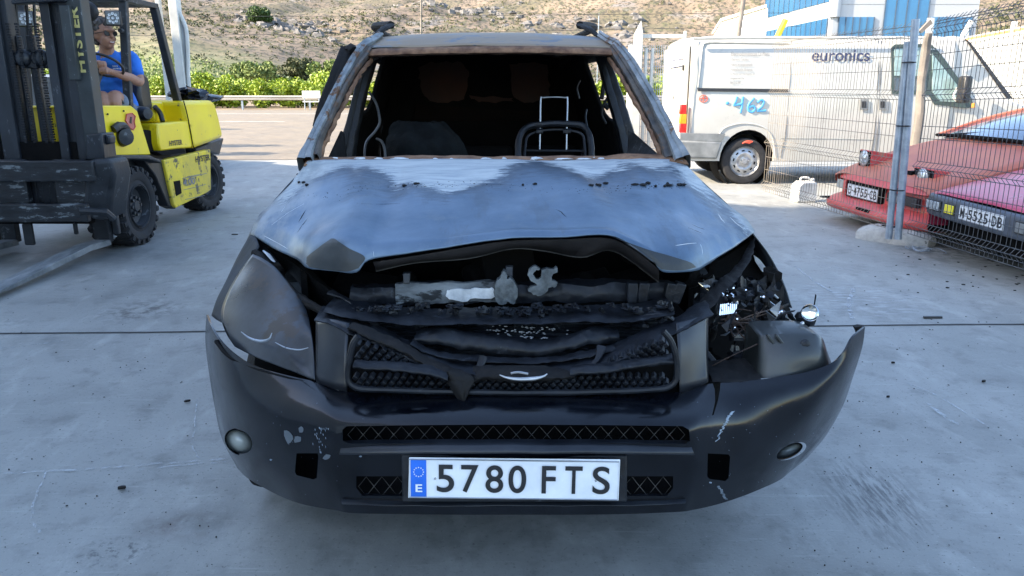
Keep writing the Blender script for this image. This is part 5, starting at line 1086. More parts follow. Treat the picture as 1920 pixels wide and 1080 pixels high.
# upper engine hood behind seat
fl([(287,192),(345,190),(352,230),(292,230)], -3.62, .62, 'rear_hood', 'yellow', bevel=.02)
cw = []
cP = [(344,189),(398,188),(404,192),(412,222),(420,258),(366,279),(361,272)]
P = [WX(x, y, -3.40) for x, y in cP]
wt = MB(); n = len(P); ins = [p + Vector((-.10, .10 if i in (1,2,3,4) else 0, -.0)) for i, p in enumerate(P)]
ys_ = [p.y for p in P]; back = Vector((-1.06, 0, 0))
cwt = MB().prism(P, back).build('counterweight', 'yellow', FK, bevel=.05, bseg=3)
MB().prism([WX(366,279,-3.5), WX(420,259,-3.5), WX(412,290,-3.5), WX(392,284,-3.5), WX(372,300,-3.5)], (-.9,0,0)).build('axle_mount', 'dark_metal', FK, bevel=.01)
MB().tube([WX(x, y, -3.394) for x, y in ((344,189),(350,210),(357,245),(362,273),(367,280))], .006, 6, smooth=4).build('panel_gap', 'soot', FK)
# lettering on the flank
def ftext(body, x0, y0, x1, y1, h, X, parent, m='ink', bold=.03):
    a = WX(x0, y0, X + .003); b = WX(x1, y1, X + .003); ux = (b - a).normalized(); uy = Vector((0,0,1)); uy = (uy - ux * uy.dot(ux)).normalized()
    hh = abs((WX(x0, y0 - h, X) - WX(x0, y0, X)).z)
    return text(MB(), body, 'lettering', m, parent, a, ux, uy, (b-a).length, hh, bold=bold, thick=.001)
ftext('HYSTER', 318, 274, 342, 271, 10, -3.40, hood); ftext('HYSTER', 367, 305, 394, 300, 12, -3.37, side); ftext('4.00', 344, 350, 366, 345, 14, -3.37, side, 'faded_ink')
mb = MB()
for i, (x0, y0, x1, y1) in enumerate(((342,334,388,325),(345,356,386,345),(352,331,374,327),(348,374,384,366),(350,340,358,332))):
    mb.tube([WX(x0,y0,-3.367), WX((x0+x1)/2,(y0+y1)/2+.6,-3.367), WX(x1,y1,-3.367)], .003, 5)
mb.jitter(.004, 30).build('scratches', 'faded_ink', side)
# pink safety emblem, hydraulic fittings
em = [(238,214),(248,212),(254,218),(252,228),(254,238),(250,244),(244,240),(236,226)]
e_ = fl([(x, y) for x, y in em], -3.41, .01, 'caution_sticker', 'pale_pink', bevel=.003)
MB().tube([WX(x, y, -3.405) for x, y in em], .004, 5, closed=True).build('sticker_edge', 'red_marker', e_)
MB().prism([WX(245,219,-3.404), WX(248,219,-3.404), WX(247,232,-3.404), WX(244,230,-3.404)], (-.004,0,0)).build('sticker_mark', 'ink', e_)
MB().lathe(WX(222,256,-3.46), (.8,-.5,.0), [(0,.13),(.07,.12),(.085,.06),(.10,0),(.11,-.1),(0,-.1)], 20).build('air_filter', 'dark_metal', FK)
MB().tube([WX(212,243,-3.4), WX(222,236,-3.38), WX(234,238,-3.38), WX(238,248,-3.38)], .035, 8, smooth=4).jitter(.01,20).build('hose', 'black_plastic', FK)
MB().lathe(WX(202,258,-3.36), (.3,-1,0), [(0,.05),(.02,.05),(.025,0),(0,0)], 12).build('hose_coupling', 'bare_metal', FK)
MB().lathe(WX(271,213,-3.50), (1,-.6,0), [(0,.06),(.05,.055),(.065,.0),(.06,-.05),(0,-.05)], 18).build('rear_lamp', 'dark_metal', FK)
mb = MB()
for x, y in ((232,208),(190,206),(202,214),(178,212)): mb.cyl(WX(x,y,-3.418), WX(x,y,-3.41), .008, 10)
mb.build('bolts', 'ink', FK)
# seat
MB().prism([WX(262,140,-3.62), WX(272,138,-3.62), WX(280,146,-3.62), WX(288,202,-3.62), WX(280,212,-3.62), WX(268,204,-3.62), WX(262,180,-3.62)], (-.42,0,0)).build('seat_back', 'black_plastic', FK, bevel=.03)
MB().prism([WX(238,196,-3.6), WX(284,200,-3.6), WX(284,228,-3.6), WX(238,226,-3.6)], (-.46,0,0)).build('seat_cushion', 'black_plastic', FK, bevel=.03)
MB().tube([WX(290,200,-3.6), WX(300,212,-3.58), WX(305,228,-3.55)], .025, 8, smooth=4).build('grab_lever', 'black_plastic', FK)
MB().bx(-4.4,-3.5,6.95,7.6,.72,.76).build('floor_plate', 'dark_metal', FK)
# overhead guard
gm_ = 'dark_metal'
def bar(a, b, w_, name='guard_post', m=gm_, d=None):
    a = Vector(a); b = Vector(b); t = (b - a).normalized(); u = t.cross(Vector((1,0,0))).normalized(); return MB().prism([a + Vector((w_/2,0,0)) + u*(d or w_)/2, a + Vector((-w_/2,0,0)) + u*(d or w_)/2, a + Vector((-w_/2,0,0)) - u*(d or w_)/2, a + Vector((w_/2,0,0)) - u*(d or w_)/2], b - a).build(name, m, FK, bevel=.008)
fb = WX(241,200,-3.50); ft = WX(231,0,-3.50); ft = fb.lerp(ft, (2.13 - fb.z) / (ft.z - fb.z)); rb_ = WX(343,230,-3.50); rt = WX(289,14,-3.50)
for dx in (0, -.92):
    o_ = Vector((dx,0,0)); bar(fb + o_, ft + o_, .07, d=.06); bar(rb_ + o_, rt + o_, .07, d=.075)
    bar(ft + o_ + Vector((0,-.05,0)), Vector((rt.x, rt.y + .03, ft.z)) + o_, .07, 'guard_rail', d=.05); bar(rt + o_, Vector((rt.x, rt.y+.02, ft.z)) + o_, .07, 'guard_rail', d=.06)
for i in range(9):
    y = ft.y + (rt.y - ft.y) * (i + .3) / 9; MB().bx(-4.42,-3.5,y-.012,y+.012,ft.z-.02,ft.z+.03).build('guard_bar', gm_, FK)
# work lights
def wlight(c, s=.13, parent=FK):
    c = Vector(c); o_ = MB().box(c, (s,.05,s), Euler((0,0,.25))).build('work_light', 'dark_metal', parent, bevel=.012)
    MB().box(c + Vector((.008,-.028,0)), (s*.84,.006,s*.84), Euler((0,0,.25))).build('light_lens', 'grey_plastic', o_, bevel=.003)
    mb = MB()
    for k in range(9):
        a_ = 2*math.pi*k/8; rr = 0 if k == 8 else s*.28; mb.lathe(c + Vector((.012 + math.cos(a_)*rr*.96, -.033 + math.cos(a_)*rr*.25, math.sin(a_)*rr)), (.25,-1,0), [(.0,-.004),(s*.09,.002),(s*.1,.0)], 10)
    mb.build('diode_lenses', 'plate_white', o_); return o_
wl = WX(223,36,-3.52); wlight(wl + Vector((0,-.10,0))); MB().cyl(wl + Vector((.02,-.05,-.1)), wl + Vector((.02,.0,-.1)), .02, 8).build('lamp_bracket', gm_, FK)
bar(WX(241,200,-3.5) + Vector((-.92,-.0,0)), WX(241,200,-3.5) + Vector((-.92,0,.2)), .06)
l2 = W(50, 36, 6.9); wlight(l2)
MB().tube([W(53,50,6.95), W(55,90,6.98), W(48,120,7.0)], .03, 8).build('lamp_stalk', gm_, FK)
# mirror under the roof
MB().ball(W(163,22,6.85), (.10,.03,.085), 14, 10).build('rear_mirror', 'black_plastic', FK)
MB().tube([W(163,5,6.9), W(163,15,6.86)], .01, 6).build('mirror_stem', gm_, FK)
# steering wheel and column
swc = W(192,122,7.02); t = Vector((.05,.55,.83)).normalized(); u = t.orthogonal().normalized(); v = t.cross(u)
sw = MB().tube([swc + u*math.cos(a)*.17 + v*math.sin(a)*.17 for a in [2*math.pi*k/28 for k in range(28)]], .012, 8, closed=True).tube([swc - u*.16, swc + t*-.02, swc + u*.16], .008, 6).tube([swc, swc + v*.16], .008, 6).build('steering_wheel', 'black_plastic', FK)
MB().tube([swc, swc - t*.35 + Vector((0,-.05,0))], .03, 8).build('steering_column', 'black_plastic', FK)
for x0, y0, x1, y1 in ((205,186,218,192),(226,186,232,194)): MB().tube([W(x0,y0,7.0), W(x1,y1,7.02)], .009, 6).build('control_lever', 'black_plastic', FK)
# ---- mast
def mpost(px0, py0, px1, py1, Y, wpx, name, m='dark_metal', dep=.1, top=None, parent=FK, bevel=.006):
    """upright between two picture heights, continued above the frame"""
    a = W(px0, py0, Y); b = W(px1, py1, Y); x_ = (a.x + b.x) / 2; wd = wpx / F * 6.2; z0 = min(a.z, b.z); z1 = top or max(a.z, b.z)
    return MB().bx(x_-wd/2, x_+wd/2, Y, Y+dep, z0, z1).build(name, m, parent, bevel=bevel)
MT['mast_steel'] = M('greasy_mast_steel', (.007,.009,.013), (.024,.03,.04), rough=.45, scale=5, stretch=(1,1,.35), bump=.4, bscale=30, spots=(.12,.13,.15), sscale=16, sth=.63)
MT['mast_grey'] = M('grey_mast_plate', (.018,.023,.025), (.042,.05,.053), rough=.5, scale=5, spots=(.2,.22,.23), sscale=20, sth=.64)
pl1 = mpost(137,0,176,300, 6.08, 26, 'mast_channel', 'mast_grey', .13, 2.45)
mpost(116,0,158,300, 6.10, 20, 'mast_channel', 'mast_steel', .12, 2.45)
mpost(98,0,144,300, 6.14, 15, 'mast_channel', 'mast_steel', .1, 2.4)
mpost(78,0,126,300, 6.10, 17, 'mast_channel', 'mast_steel', .12, 2.45)
mpost(112,10,145,150, 6.03, 17, 'hose_cover', 'mast_grey', .05)
mpost(62,110,90,300, 6.2, 15, 'lift_cylinder', 'mast_steel', .07, 1.75); mpost(30,110,60,300, 6.2, 15, 'lift_cylinder', 'mast_steel', .07, 1.75)
mpost(8,0,40,300, 6.14, 16, 'mast_channel', 'mast_steel', .12, 2.45); mpost(-18,0,16,300, 6.10, 30, 'mast_channel', 'mast_steel', .13, 2.45)
mpost(-60,0,-14,300, 6.10, 18, 'mast_channel', 'mast_steel', .13, 2.45)
for x0 in (33, 49, 72, 84):
    mb = MB(); a = W(x0 + 22, 300, 6.12); 
    for k in range(46): mb.box((a.x, 6.12, .95 + k*.0195), (.028 if k%2 else .02,.02,.014))
    mb.build('lift_chain', 'char_blue', FK)
for s_ in (-.55,):
    MB().bx(-4.25,-3.35,6.12,6.2,2.22,2.34).build('mast_crosshead', 'mast_steel', FK, bevel=.01)
MB().prism([W(20,8,6.02), W(118,2,6.02), W(118,-30,6.02), W(20,-30,6.02)], (0,.1,0)).build('mast_tie_plate', 'mast_steel', FK, bevel=.01)
mb = MB()
for x in (28, 48, 62): mb.tube([W(x,-20,6.4), W(x+3,30,6.4), W(x+8,115,6.35)], .012, 6, smooth=4)
mb.build('hydraulic_hose', 'black_plastic', FK)
for x0 in (45, 77): MB().ball(W(x0, 110, 6.17), (.075,.06,.07), 14, 8).build('chain_pulley', 'mast_steel', FK)
MB().bx(W(30,120,6.1).x, W(85,120,6.1).x, 6.15, 6.22, W(30,128,6.1).z, W(30,112,6.1).z).build('mast_tie_plate', 'mast_steel', FK, bevel=.008)
# maker's name up the mast plate
a = W(151,134,6.077); b = W(141,12,6.077); x_ = pl1 and W(156,150,6.08).x
xl = (W(137,0,6.08).x + W(176,300,6.08).x) / 2; wl_ = .055; z0 = W(150,136,6.08).z; z1 = W(140,12,6.08).z
text(MB(), 'HYSTER', 'lettering', 'mast_letters' if 'mast_letters' in MT else 'sand', pl1, (xl + wl_*.62, 6.078, z0), (0,0,1), (-1,0,0), z1 - z0, wl_*1.15, bold=.03, thick=.001) if False else None
MT['sand'] = M('gold_lettering', (.5,.42,.12), (.65,.58,.25), rough=.5, scale=40)
text(MB(), 'HYSTER', 'lettering', 'sand', pl1, (xl + .03, 6.079, z0), (0,0,1), (-1,0,0), z1 - z0, .062, bold=.03, thick=.001)
# lower right tilt bracket, carriage
MB().prism([W(160,252,6.05), W(190,250,6.05), W(196,300,6.05), W(160,300,6.05)], (0,.2,0)).build('mast_bracket', 'mast_steel', FK, bevel=.012)
MB().prism([W(196,252,6.1), W(206,256,6.1), W(206,270,6.1), W(196,272,6.1)], (0,.1,0)).build('mast_bracket', 'mast_steel', FK, bevel=.012)
MT['carriage'] = M('scraped_carriage_steel', (.006,.007,.009), (.022,.026,.032), rough=.5, scale=7, bump=.6, bscale=30, spots=(.17,.19,.2), sscale=7, sth=.57, stretch=(1,1,3.5))
def cbar(x0, x1, y0, y1, Y, name='carriage_bar', m='carriage', dep=.06): 
    a = W(x0, y1, Y); b = W(x1, y0, Y); return MB().bx(a.x, b.x, Y, Y+dep, a.z, b.z).build(name, m, FK, bevel=.01)
cbar(-200,172,302,341,5.92); cbar(-200,160,383,417,5.9)
cbar(-30,42,300,400,5.98,'carriage_upright'); cbar(110,155,300,400,5.98,'carriage_upright'); MB().bx(-4.6,-3.4,6.12,6.2,.3,.95).build('mast_shield','soot',FK)
for x in (60, 72, 84, 96): cbar(x, x+6, 335, 390, 6.05, 'chain_end', 'char_blue', .03)
mb = MB(); mb.prism([W(160,300,5.95), W(206,298,5.98), W(214,330,6.0), (W(210,360,6.05)), W(206,404,6.1), W(192,418,6.05), W(164,412,5.95), W(155,380,5.95)], (0,.3,0)).jitter(.01, 8).build('tilt_housing', 'dark_metal', FK, bevel=.04, bseg=3)
MB().tube([W(150,395,5.9), W(200,398,5.95), W(212,410,6.0)], .03, 8).build('tilt_housing', 'dark_metal', FK)
cbar(212,218,405,440,6.3,'fork_hanger','dark_metal',.05)
# forks
MB().grid([[Vector((0,0,0))]*2]*2)
def fork(xr, wd):
    mb = MB(); y0 = 6.42; P = [(y0,.115),(6.1,.13),(5.6,.10),(5.05,.065),(4.85,.055)]
    A = [Vector((xr - wd, y, z)) for y, z in P]; B = [Vector((xr, y, z)) for y, z in P]; th = [.05,.05,.045,.03,.012]
    A2 = [p - Vector((0,0,t)) for p, t in zip(A, th)]; B2 = [p - Vector((0,0,t)) for p, t in zip(B, th)]
    mb.grid([A2, A, B, B2, A2]); o = mb.build('fork', 'fork_steel', FK, weld=True, bevel=.004); MB().bx(xr-wd, xr, y0-.02, y0+.05, .09, .5).build('fork_heel', 'dark_metal', o, bevel=.006)
fork(WZ(215,452,.08).x + .02, .13); fork(-4.20, .13)
cbar(46,58,420,460,6.1,'fork_stop','dark_metal',.03); cbar(138,142,418,440,6.1,'fork_stop','dark_metal',.03)
o = MB().ball(WZ(209,441,.13) + Vector((0,-.02,0)), (.05,.03,.022), 10, 7, jit=.7).build('crumpled_paper', 'ash_white'); tag(o, 'small crumpled white paper caught at the heel of the fork', 'litter')
# black shape on the counterweight, taken for a car part, built as crumpled lumps
o = MB(); o.ball(WX(352,178,-3.75), (.2,.17,.075), 16, 9, jit=.6).ball(WX(368,183,-3.8), (.25,.22,.055), 16, 9, jit=.5); o = o.jitter(.02, 9).build('black_sheet', 'black_paint'); tag(o, 'crumpled shiny black plastic sheet lying on the yellow counterweight', 'plastic sheet')
# ================================================================== DRIVER
PE = thing('person', 'driver in blue t-shirt and sunglasses sitting on the forklift, hands on the wheel', 'person', (-3.78, 7.45, 0))
def skinned(chains, name, m, vox=.011, sm=6, parent=PE, jit=0):
    """tapered limbs and lumps fused into one continuous surface"""
    mb = MB()
    for ch in chains:
        if ch[0] == 'b': mb.ball(ch[1], ch[2], 16, 12)
        else:
            P = [Vector(p[0]) for p in ch]; r = [p[1] for p in ch]; mb.tube(P, r, 12, smooth=5)
            mb.ball(P[0], r[0], 12, 8); mb.ball(P[-1], r[-1], 12, 8)
    o = mb.build(name, m, parent, smooth=80); q = o.modifiers.new('r', 'REMESH'); q.mode = 'VOXEL'; q.voxel_size = vox; q.use_smooth_shade = True
    q = o.modifiers.new('s', 'SMOOTH'); q.iterations = sm; q.factor = .5; bake(o); o.data.shade_smooth(); return o
HC = W(196, 66, 7.28)   # head centre
hd_ = Vector((.86, -.5, -.03)).normalized(); hs = Vector((.5,.86,0)).normalized(); hu = Vector((0,0,1))
def H(f, s, u): return HC + hd_*f + hs*s + hu*u
hip = Vector((-3.78, 7.62, 1.12)); chest = Vector((-3.78, 7.50, 1.48)); neck = HC + Vector((-.03,.06,-.14))
shL = W(246,110,7.50); shR = Vector((-3.98, 7.42, shL.z + .01)); elL = W(262,152,7.40); haL = W(206,134,6.99); elR = Vector((-4.06,7.22,1.42)); haR = W(186,122,6.97) + Vector((-.03,0,0))
knL = W(214,184,7.0); knR = W(192,186,6.95); 
ch = [('b', H(-.015,0,.03), (.082,.095,.11)), ('b', H(.035,0,-.035), (.062,.066,.085)), ('b', H(.058,0,-.09), (.03,.038,.028)),
      [(H(.085,0,.028), .013), (H(.112,0,-.012), .0165)], [(H(.085,0,-.058), .018), (H(.082,0,-.066), .018)],
      ('b', H(-.01,.080,-.01), (.018,.014,.032)), ('b', H(-.01,-.080,-.01), (.018,.014,.032)), ('b', H(.06,.038,-.03), .028), ('b', H(.06,-.038,-.03), .028), ('b', H(.078,0,.04), (.05,.05,.018)),
      [(neck + Vector((.01,-.01,.06)), .062), (neck + Vector((0,.0,-.06)), .07)], [(chest + Vector((0,.02,.12)), .1), (hip, .13)],
      [(shL, .055), (elL, .043), (elL + (haL-elL)*.35, .045), (haL + (elL-haL)*.18, .03), (haL, .027)], [(shR, .055), (elR, .043), (elR + (haR-elR)*.35, .045), (haR + (elR-haR)*.18, .03), (haR, .027)],
      [(hip + Vector((.1,-.05,-.02)), .085), (knL, .065), (knL + Vector((0,.06,-.4)), .045)], [(hip + Vector((-.1,-.05,-.02)), .085), (knR, .065), (knR + Vector((0,.06,-.4)), .045)]]
for hnd, el in ((haL, elL), (haR, elR)):
    d = (hnd - el).normalized(); s_ = d.cross(Vector((0,0,1))).normalized(); ch.append([(hnd, .027), (hnd + d*.05, .03)])
    for i, (o_, ln) in enumerate(((-.033,.052),(-.011,.062),(.011,.058),(.031,.046))):
        b0 = hnd + d*.06 + s_*o_; b1 = b0 + d*ln*.55 + Vector((0,0,.004)); b2 = b1 + d*ln*.2 + Vector((0,0,-.028)); b3 = b2 - d*.02 + Vector((0,0,-.014)); ch.append([(b0,.0095),(b1,.009),(b2,.0085),(b3,.0075)])
    b0 = hnd + d*.02 - s_*.025; ch.append([(b0,.012),(b0 + d*.03 - s_*.022,.011),(b0 + d*.055 - s_*.022 + Vector((0,0,-.02)),.009)])
body = skinned(ch, 'body', 'skin', .0075, 3)
shirt = [[(neck + Vector((0,.02,-.055)), .095), (chest + Vector((0,0,.08)), .145), (chest + Vector((0,0,-.1)), .155), (hip + Vector((0,.0,.05)), .165)], [(chest + Vector((.09,0,.09)), .1), (shL + Vector((-.01,0,0)), .078), (shL.lerp(elL,.5), .068), (shL.lerp(elL,.62), .066)], [(chest + Vector((-.09,0,.09)), .1), (shR, .078), (shR.lerp(elR,.6), .066)],
         ('b', chest + Vector((.05,-.03,.02)), (.15,.12,.17)), ('b', hip + Vector((0,-.04,.10)), (.165,.14,.14))]
sh_ = skinned(shirt, 'tshirt', 'shirt', .012, 5)
dm = bmesh.new(); dm.from_mesh(sh_.data)
for v in dm.verts:
    q3 = v.co; v.co += Vector((0,-1,.2)) * (.012*noise.noise(Vector((q3.x*9, q3.y*9, q3.z*22))) + .006*noise.noise(Vector((q3.x*26, q3.y*20, q3.z*30))))
dm.to_mesh(sh_.data); dm.free()
fr_ = chest + Vector((.10,-.155,.05))
mb = MB()
for zz, bd, wd in ((.028,'AMY 1',.06),(.0,'Talleres',.09)):
    pass
lg = MB(); q0_ = W(216, 124, 7.33); 
for r_, n_, wd in ((0,4,.045),(1,6,.075)):
    for i in range(n_): lg.box(q0_ + Vector((-.02 + i*.012 + .0*r_, 0 + i*.0015, -.022*r_)), (.007,.002,.012), Euler((0,.3*((i%3)-1),.1)))
BVs = BVHTree.FromPolygons([v.co for v in sh_.data.vertices], [tuple(p.vertices) for p in sh_.data.polygons])
inv = ROOTM[PE.name].inverted(); cam0 = Vector((0,0,CAMH))
for i, v in enumerate(lg.v):
    d = (v - cam0).normalized(); h = BVs.ray_cast(inv @ cam0, d)
    if h[0] is not None: lg.v[i] = ROOTM[PE.name] @ h[0] - d * (.003 + .002 * (i % 2))
lg.build('chest_print', 'plate_white', sh_, smooth=0)
skinned([[(hip + Vector((0,.02,.0)), .16), (hip + Vector((0,-.05,-.02)), .15)], [(hip + Vector((.09,-.03,-.01)), .11), (hip.lerp(knL,.8) + Vector((.02,0,0)), .088)], [(hip + Vector((-.09,-.03,-.01)), .11), (hip.lerp(knR,.8) + Vector((-.03,0,0)), .088)]], 'shorts', 'shorts', .013, 4)
hr = [('b', H(-.035,0,.065), (.092,.1,.095)), ('b', H(-.075,0,.02), (.07,.08,.09)), ('b', H(-.085,0,-.035), (.05,.07,.06)), ('b', H(.018,.02,.112), (.052,.06,.028)), ('b', H(.0,-.055,.09), (.045,.04,.045)), ('b', H(-.11,.01,-.02), (.03,.05,.05)), ('b', H(-.02,.03,.135), (.03,.04,.02)), ('b', H(-.035,-.075,.01), (.04,.03,.055)), ('b', H(-.035,.07,.02), (.035,.025,.05)), ('b', H(-.105,-.03,.03), (.045,.05,.06))]
ho = skinned(hr, 'hair', 'hair', .008, 1)
dm = bmesh.new(); dm.from_mesh(ho.data)
for v in dm.verts: v.co += noise.noise_vector(v.co * 38) * .016
dm.to_mesh(ho.data); dm.free()
sg = MB()
for s_ in (-.034, .034):
    c = H(.096, s_*.94, .016); sg.tube([c + hs*math.cos(a)*.030 + hu*math.sin(a)*.022 for a in [2*math.pi*k/14 for k in range(14)]], .003, 5, closed=True)
    sg.add([c + hd_*.002 + hs*math.cos(a)*.030 + hu*math.sin(a)*.022 for a in [2*math.pi*k/14 for k in range(14)]], [tuple(range(14))])
sg.tube([H(.1,-.01,.026), H(.104,0,.028), H(.1,.01,.026)], .003, 5)
for s_ in (-1, 1): sg.tube([H(.096,s_*.06,.025), H(.06,s_*.082,.02), H(-.01,s_*.088,.01)], .003, 5)
sg.build('sunglasses', 'ink', PE)
MB().tube([H(.098,-.028,-.062), H(.104,0,-.066), H(.098,.028,-.060)], .005, 6, smooth=4).build('mouth', 'lips', body)
MB().tube([H(.101,-.02,-.059), H(.107,0,-.061), H(.101,.02,-.057)], .0035, 6, smooth=4).build('teeth', 'teeth', body)
# ================================================================== WHITE VAN
VR = thing('delivery_van', 'dirty white delivery van marked 462 with a blue shop name on its side', 'van', (4.9, 11.1, 0))
VY = 11.08; VW = 1.97; VX0 = 2.50; VX1 = 7.3
def V(px, py, off=0): return W(px, py, VY - off)
def vz(py, px=1400): return W(px, py, VY).z
zs = [vz(302), vz(262), vz(215), vz(178), vz(130), vz(92), vz(76)]
yo = [.02, 0, -.01, 0, .035, .06, .10]      # tumblehome inwards
roofz = vz(66) + .0
def sec(X, inset=0, rfall=0, topcut=None):
    P = []
    for z, o_ in zip(zs, yo): P.append(Vector((X, VY + o_ + inset, z)))
    P.append(Vector((X, VY + .20 + inset, roofz - rfall))); P.append(Vector((X, VY + VW/2, roofz + .03 - rfall)))
    Q = [Vector((p.x, 2*(VY + VW/2) - p.y, p.z)) for p in P[:-1]][::-1]
    return P + Q
xsv = [(VX0, .05, .06), (VX0 + .04, .01, .02), (VX0 + .3, 0, 0), (3.6, 0, 0), (4.4, 0, 0), (5.2, 0, 0), (5.9, 0, 0), (6.15, 0, .02)]
G = [sec(*q) for q in xsv]; vb = MB().grid(G); vb.f.append(tuple(range(len(G[0])))[::-1])
# wheel arch hole cut
vbody = vb.build('van_body', 'white_van', VR, smooth=40, weld=True)
wc = V(1397, 303); wr = .325
def vc(px, py, rx, rz_): 
    c = V(px, py); n = 28; A = [Vector((c.x + rx*math.cos(a), VY - .2, c.z + rz_*math.sin(a))) for a in [2*math.pi*k/n for k in range(n)]]; return MB().prism(A, (0,.75,0)).build('cut', 'soot', smooth=0)
q = vbody.modifiers.new('s', 'SOLIDIFY'); q.thickness = .03; q.offset = -1
bake(vbody); bake(vbody, [vc(1400, 300, .385, .425)])
# cab: front end
cabs = [(6.15, 0), (6.35, 0), (6.75, 0)]
zb = vz(190); 
cabP = [(6.15, vz(302)), (7.3, vz(302)), (7.42, vz(270)), (7.42, vz(225)), (7.25, vz(200)), (6.95, vz(186)), (6.72, vz(180)), (6.15, vz(180))]
MB().prism([Vector((x, VY + .015, z)) for x, z in cabP], (0, VW - .03, 0)).build('cab_body', 'white_van', VR, bevel=.05, bseg=3)
# upper cab: pillars and roof, real window openings
cr_ = MB().prism([Vector((6.13, VY+.10, roofz-.07)), Vector((6.28, VY+.10, roofz-.08)), Vector((6.30, VY+.10, roofz-.03)), Vector((6.13, VY+.14, roofz))], (0, VW-.22, 0)).build('cab_roof', 'white_van', VR, bevel=.01)
for yy in (VY + .03, VY + VW - .09):
    MB().prism([Vector((6.28, yy+.05, roofz-.04)), Vector((6.36, yy+.05, roofz-.09)), Vector((7.05, yy, vz(186))), Vector((6.95, yy, vz(184)))], (0,.06,0)).build('screen_pillar', 'black_plastic', VR, bevel=.008)
for yy in (VY + .045, VY + VW - .095): MB().prism([Vector((6.14, yy+.06, roofz-.06)), Vector((6.34, yy+.06, roofz-.07)), Vector((7.0, yy, vz(188))), Vector((6.14, yy, vz(188)))], (0,.05,0)).build('cab_side', 'white_van', VR)
MB().add([Vector((6.32, VY+.12, roofz-.06)), Vector((6.32, VY+VW-.12, roofz-.06)), Vector((7.02, VY+VW-.06, vz(184))), Vector((7.02, VY+.06, vz(184)))], [(0,1,2,3)]).build('windscreen', 'glass', VR, solid=.006)
# side: panel press, seams, window
def vpoly(pts, name, m, off=.012, parent=VR, th=.01, bevel=.003):
    P = []
    for x, y in pts:
        p = V(x, y); k = 0
        for a, b, o0, o1 in zip(zs, zs[1:], yo, yo[1:]):
            if a <= p.z <= b: k = o0 + (o1-o0) * (p.z-a)/(b-a)
        P.append(W(x, y, VY + k - off))
    return MB().prism(P, (0, th, 0)).build(name, m, parent, bevel=bevel)
def vtube(pts, r, name, m, off=.006, parent=VR, sm=5):
    P = []
    for x, y in pts:
        p = V(x, y); k = 0
        for a, b, o0, o1 in zip(zs, zs[1:], yo, yo[1:]):
            if a <= p.z <= b: k = o0 + (o1-o0) * (p.z-a)/(b-a)
        P.append(W(x, y, VY + k - off))
    return MB().tube(P, r, 6, smooth=sm).build(name, m, parent)
MT['seam'] = M('panel_seam', (.10,.10,.10), rough=.8); MT['recess'] = M('recess_grey', (.30,.31,.29), rough=.6)
vtube([(1478,82),(1420,81),(1330,80)], .012, 'panel_press', 'recess', .0)
vtube([(1330,80),(1322,82),(1318,88),(1314,120),(1309,164)], .012, 'panel_press', 'recess', .0)
vpoly([(1308,165),(1478,167),(1478,173),(1309,171)], 'rub_strip', 'black_plastic', .02)
vtube([(1300,73),(1400,72),(1560,72),(1740,72)], .014, 'gutter', 'recess', .0)
vtube([(1484,76),(1481,150),(1474,240),(1463,295)], .004, 'sliding_door_seam', 'seam', .004)
vtube([(1646,76),(1646,150),(1640,240),(1632,290)], .005, 'door_seam', 'seam', .004)
vtube([(1652,76),(1650,150),(1646,240),(1640,290)], .005, 'door_seam', 'seam', .004)
vtube([(1310,76),(1306,130),(1298,190),(1293,250)], .004, 'rear_corner_seam', 'recess', .002)
vtube([(1464,259),(1560,260),(1640,262)], .006, 'lower_crease', 'recess', .0)
vtube([(1480,176),(1560,178),(1630,178)], .004, 'door_rail', 'recess', .0)
vpoly([(1275,249),(1360,251),(1354,266),(1275,264)], 'bumper_trim', 'grey_plastic', .02)
rbm = MB().prism([W(1272,262,VY-.03), W(1356,266,VY-.03), W(1345,299,VY-.03), W(1282,297,VY-.03), W(1272,285,VY-.03)], (0, VW+.05, 0)).build('rear_bumper', 'grey_plastic', VR, bevel=.03)
MB().bx(VX0+.1, 7.2, VY+.1, VY+VW-.1, .32, .45).build('underbody', 'soot', VR)
# rear doors face
rx = VX0 - .034
rdoor = []
for y0, y1 in ((.12,.97),(1.0,1.85)):
    MB().bx(rx-.01, rx+.02, VY+y0, VY+y1, vz(296)+.08, roofz-.12).build('rear_door', 'white_van', VR, bevel=.01)
rd = MB().prism([WX(1257,112,rx-.012), WX(1279,108,rx-.012), WX(1279,125,rx-.012), WX(1256,127,rx-.012)], (-.004,0,0)).build('dealer_sticker', 'plate_white', VR)
mb = MB()
for y in (113, 126): mb.tube([WX(1257,y+1.5,rx-.02), WX(1279,y-2.5,rx-.02)], .006, 5)
for x in (1262, 1266, 1273, 1277): mb.tube([WX(x,117.5,rx-.02), WX(x+.6,122,rx-.02)], .005, 5)
mb.build('sticker_print', 'navy_ink', rd)
MB().bx(rx-.03, rx-.01, WX(1284,126,rx).y-.02, WX(1284,126,rx).y+.03, WX(1284,132,rx).z, WX(1284,122,rx).z).build('hinge', 'black_plastic', VR, bevel=.004)
MB().bx(rx-.03, rx-.01, WX(1264,184,rx).y-.03, WX(1264,184,rx).y+.03, WX(1264,186,rx).z, WX(1264,180,rx).z).build('lock', 'grey_plastic', VR, bevel=.004)
MB().bx(rx-.03, rx-.01, VY+.3, VY+.36, WX(1252,214,rx).z-.02, WX(1252,214,rx).z+.03).build('lock', 'grey_plastic', VR, bevel=.004)
for (y0, y1, m_) in ((196,214,'lens_red'),(214,232,'lens_amber'),(232,249,'lens_red')):
    P = [W(1278 - (y0-196)*.06,y0,VY-.015), W(1288,y0,VY-.015), W(1287,y1,VY-.015), W(1275 - (y0-196)*.02,y1,VY-.015)]; MB().prism(P, (0,.09,0)).build('tail_lamp', m_, VR, bevel=.006)
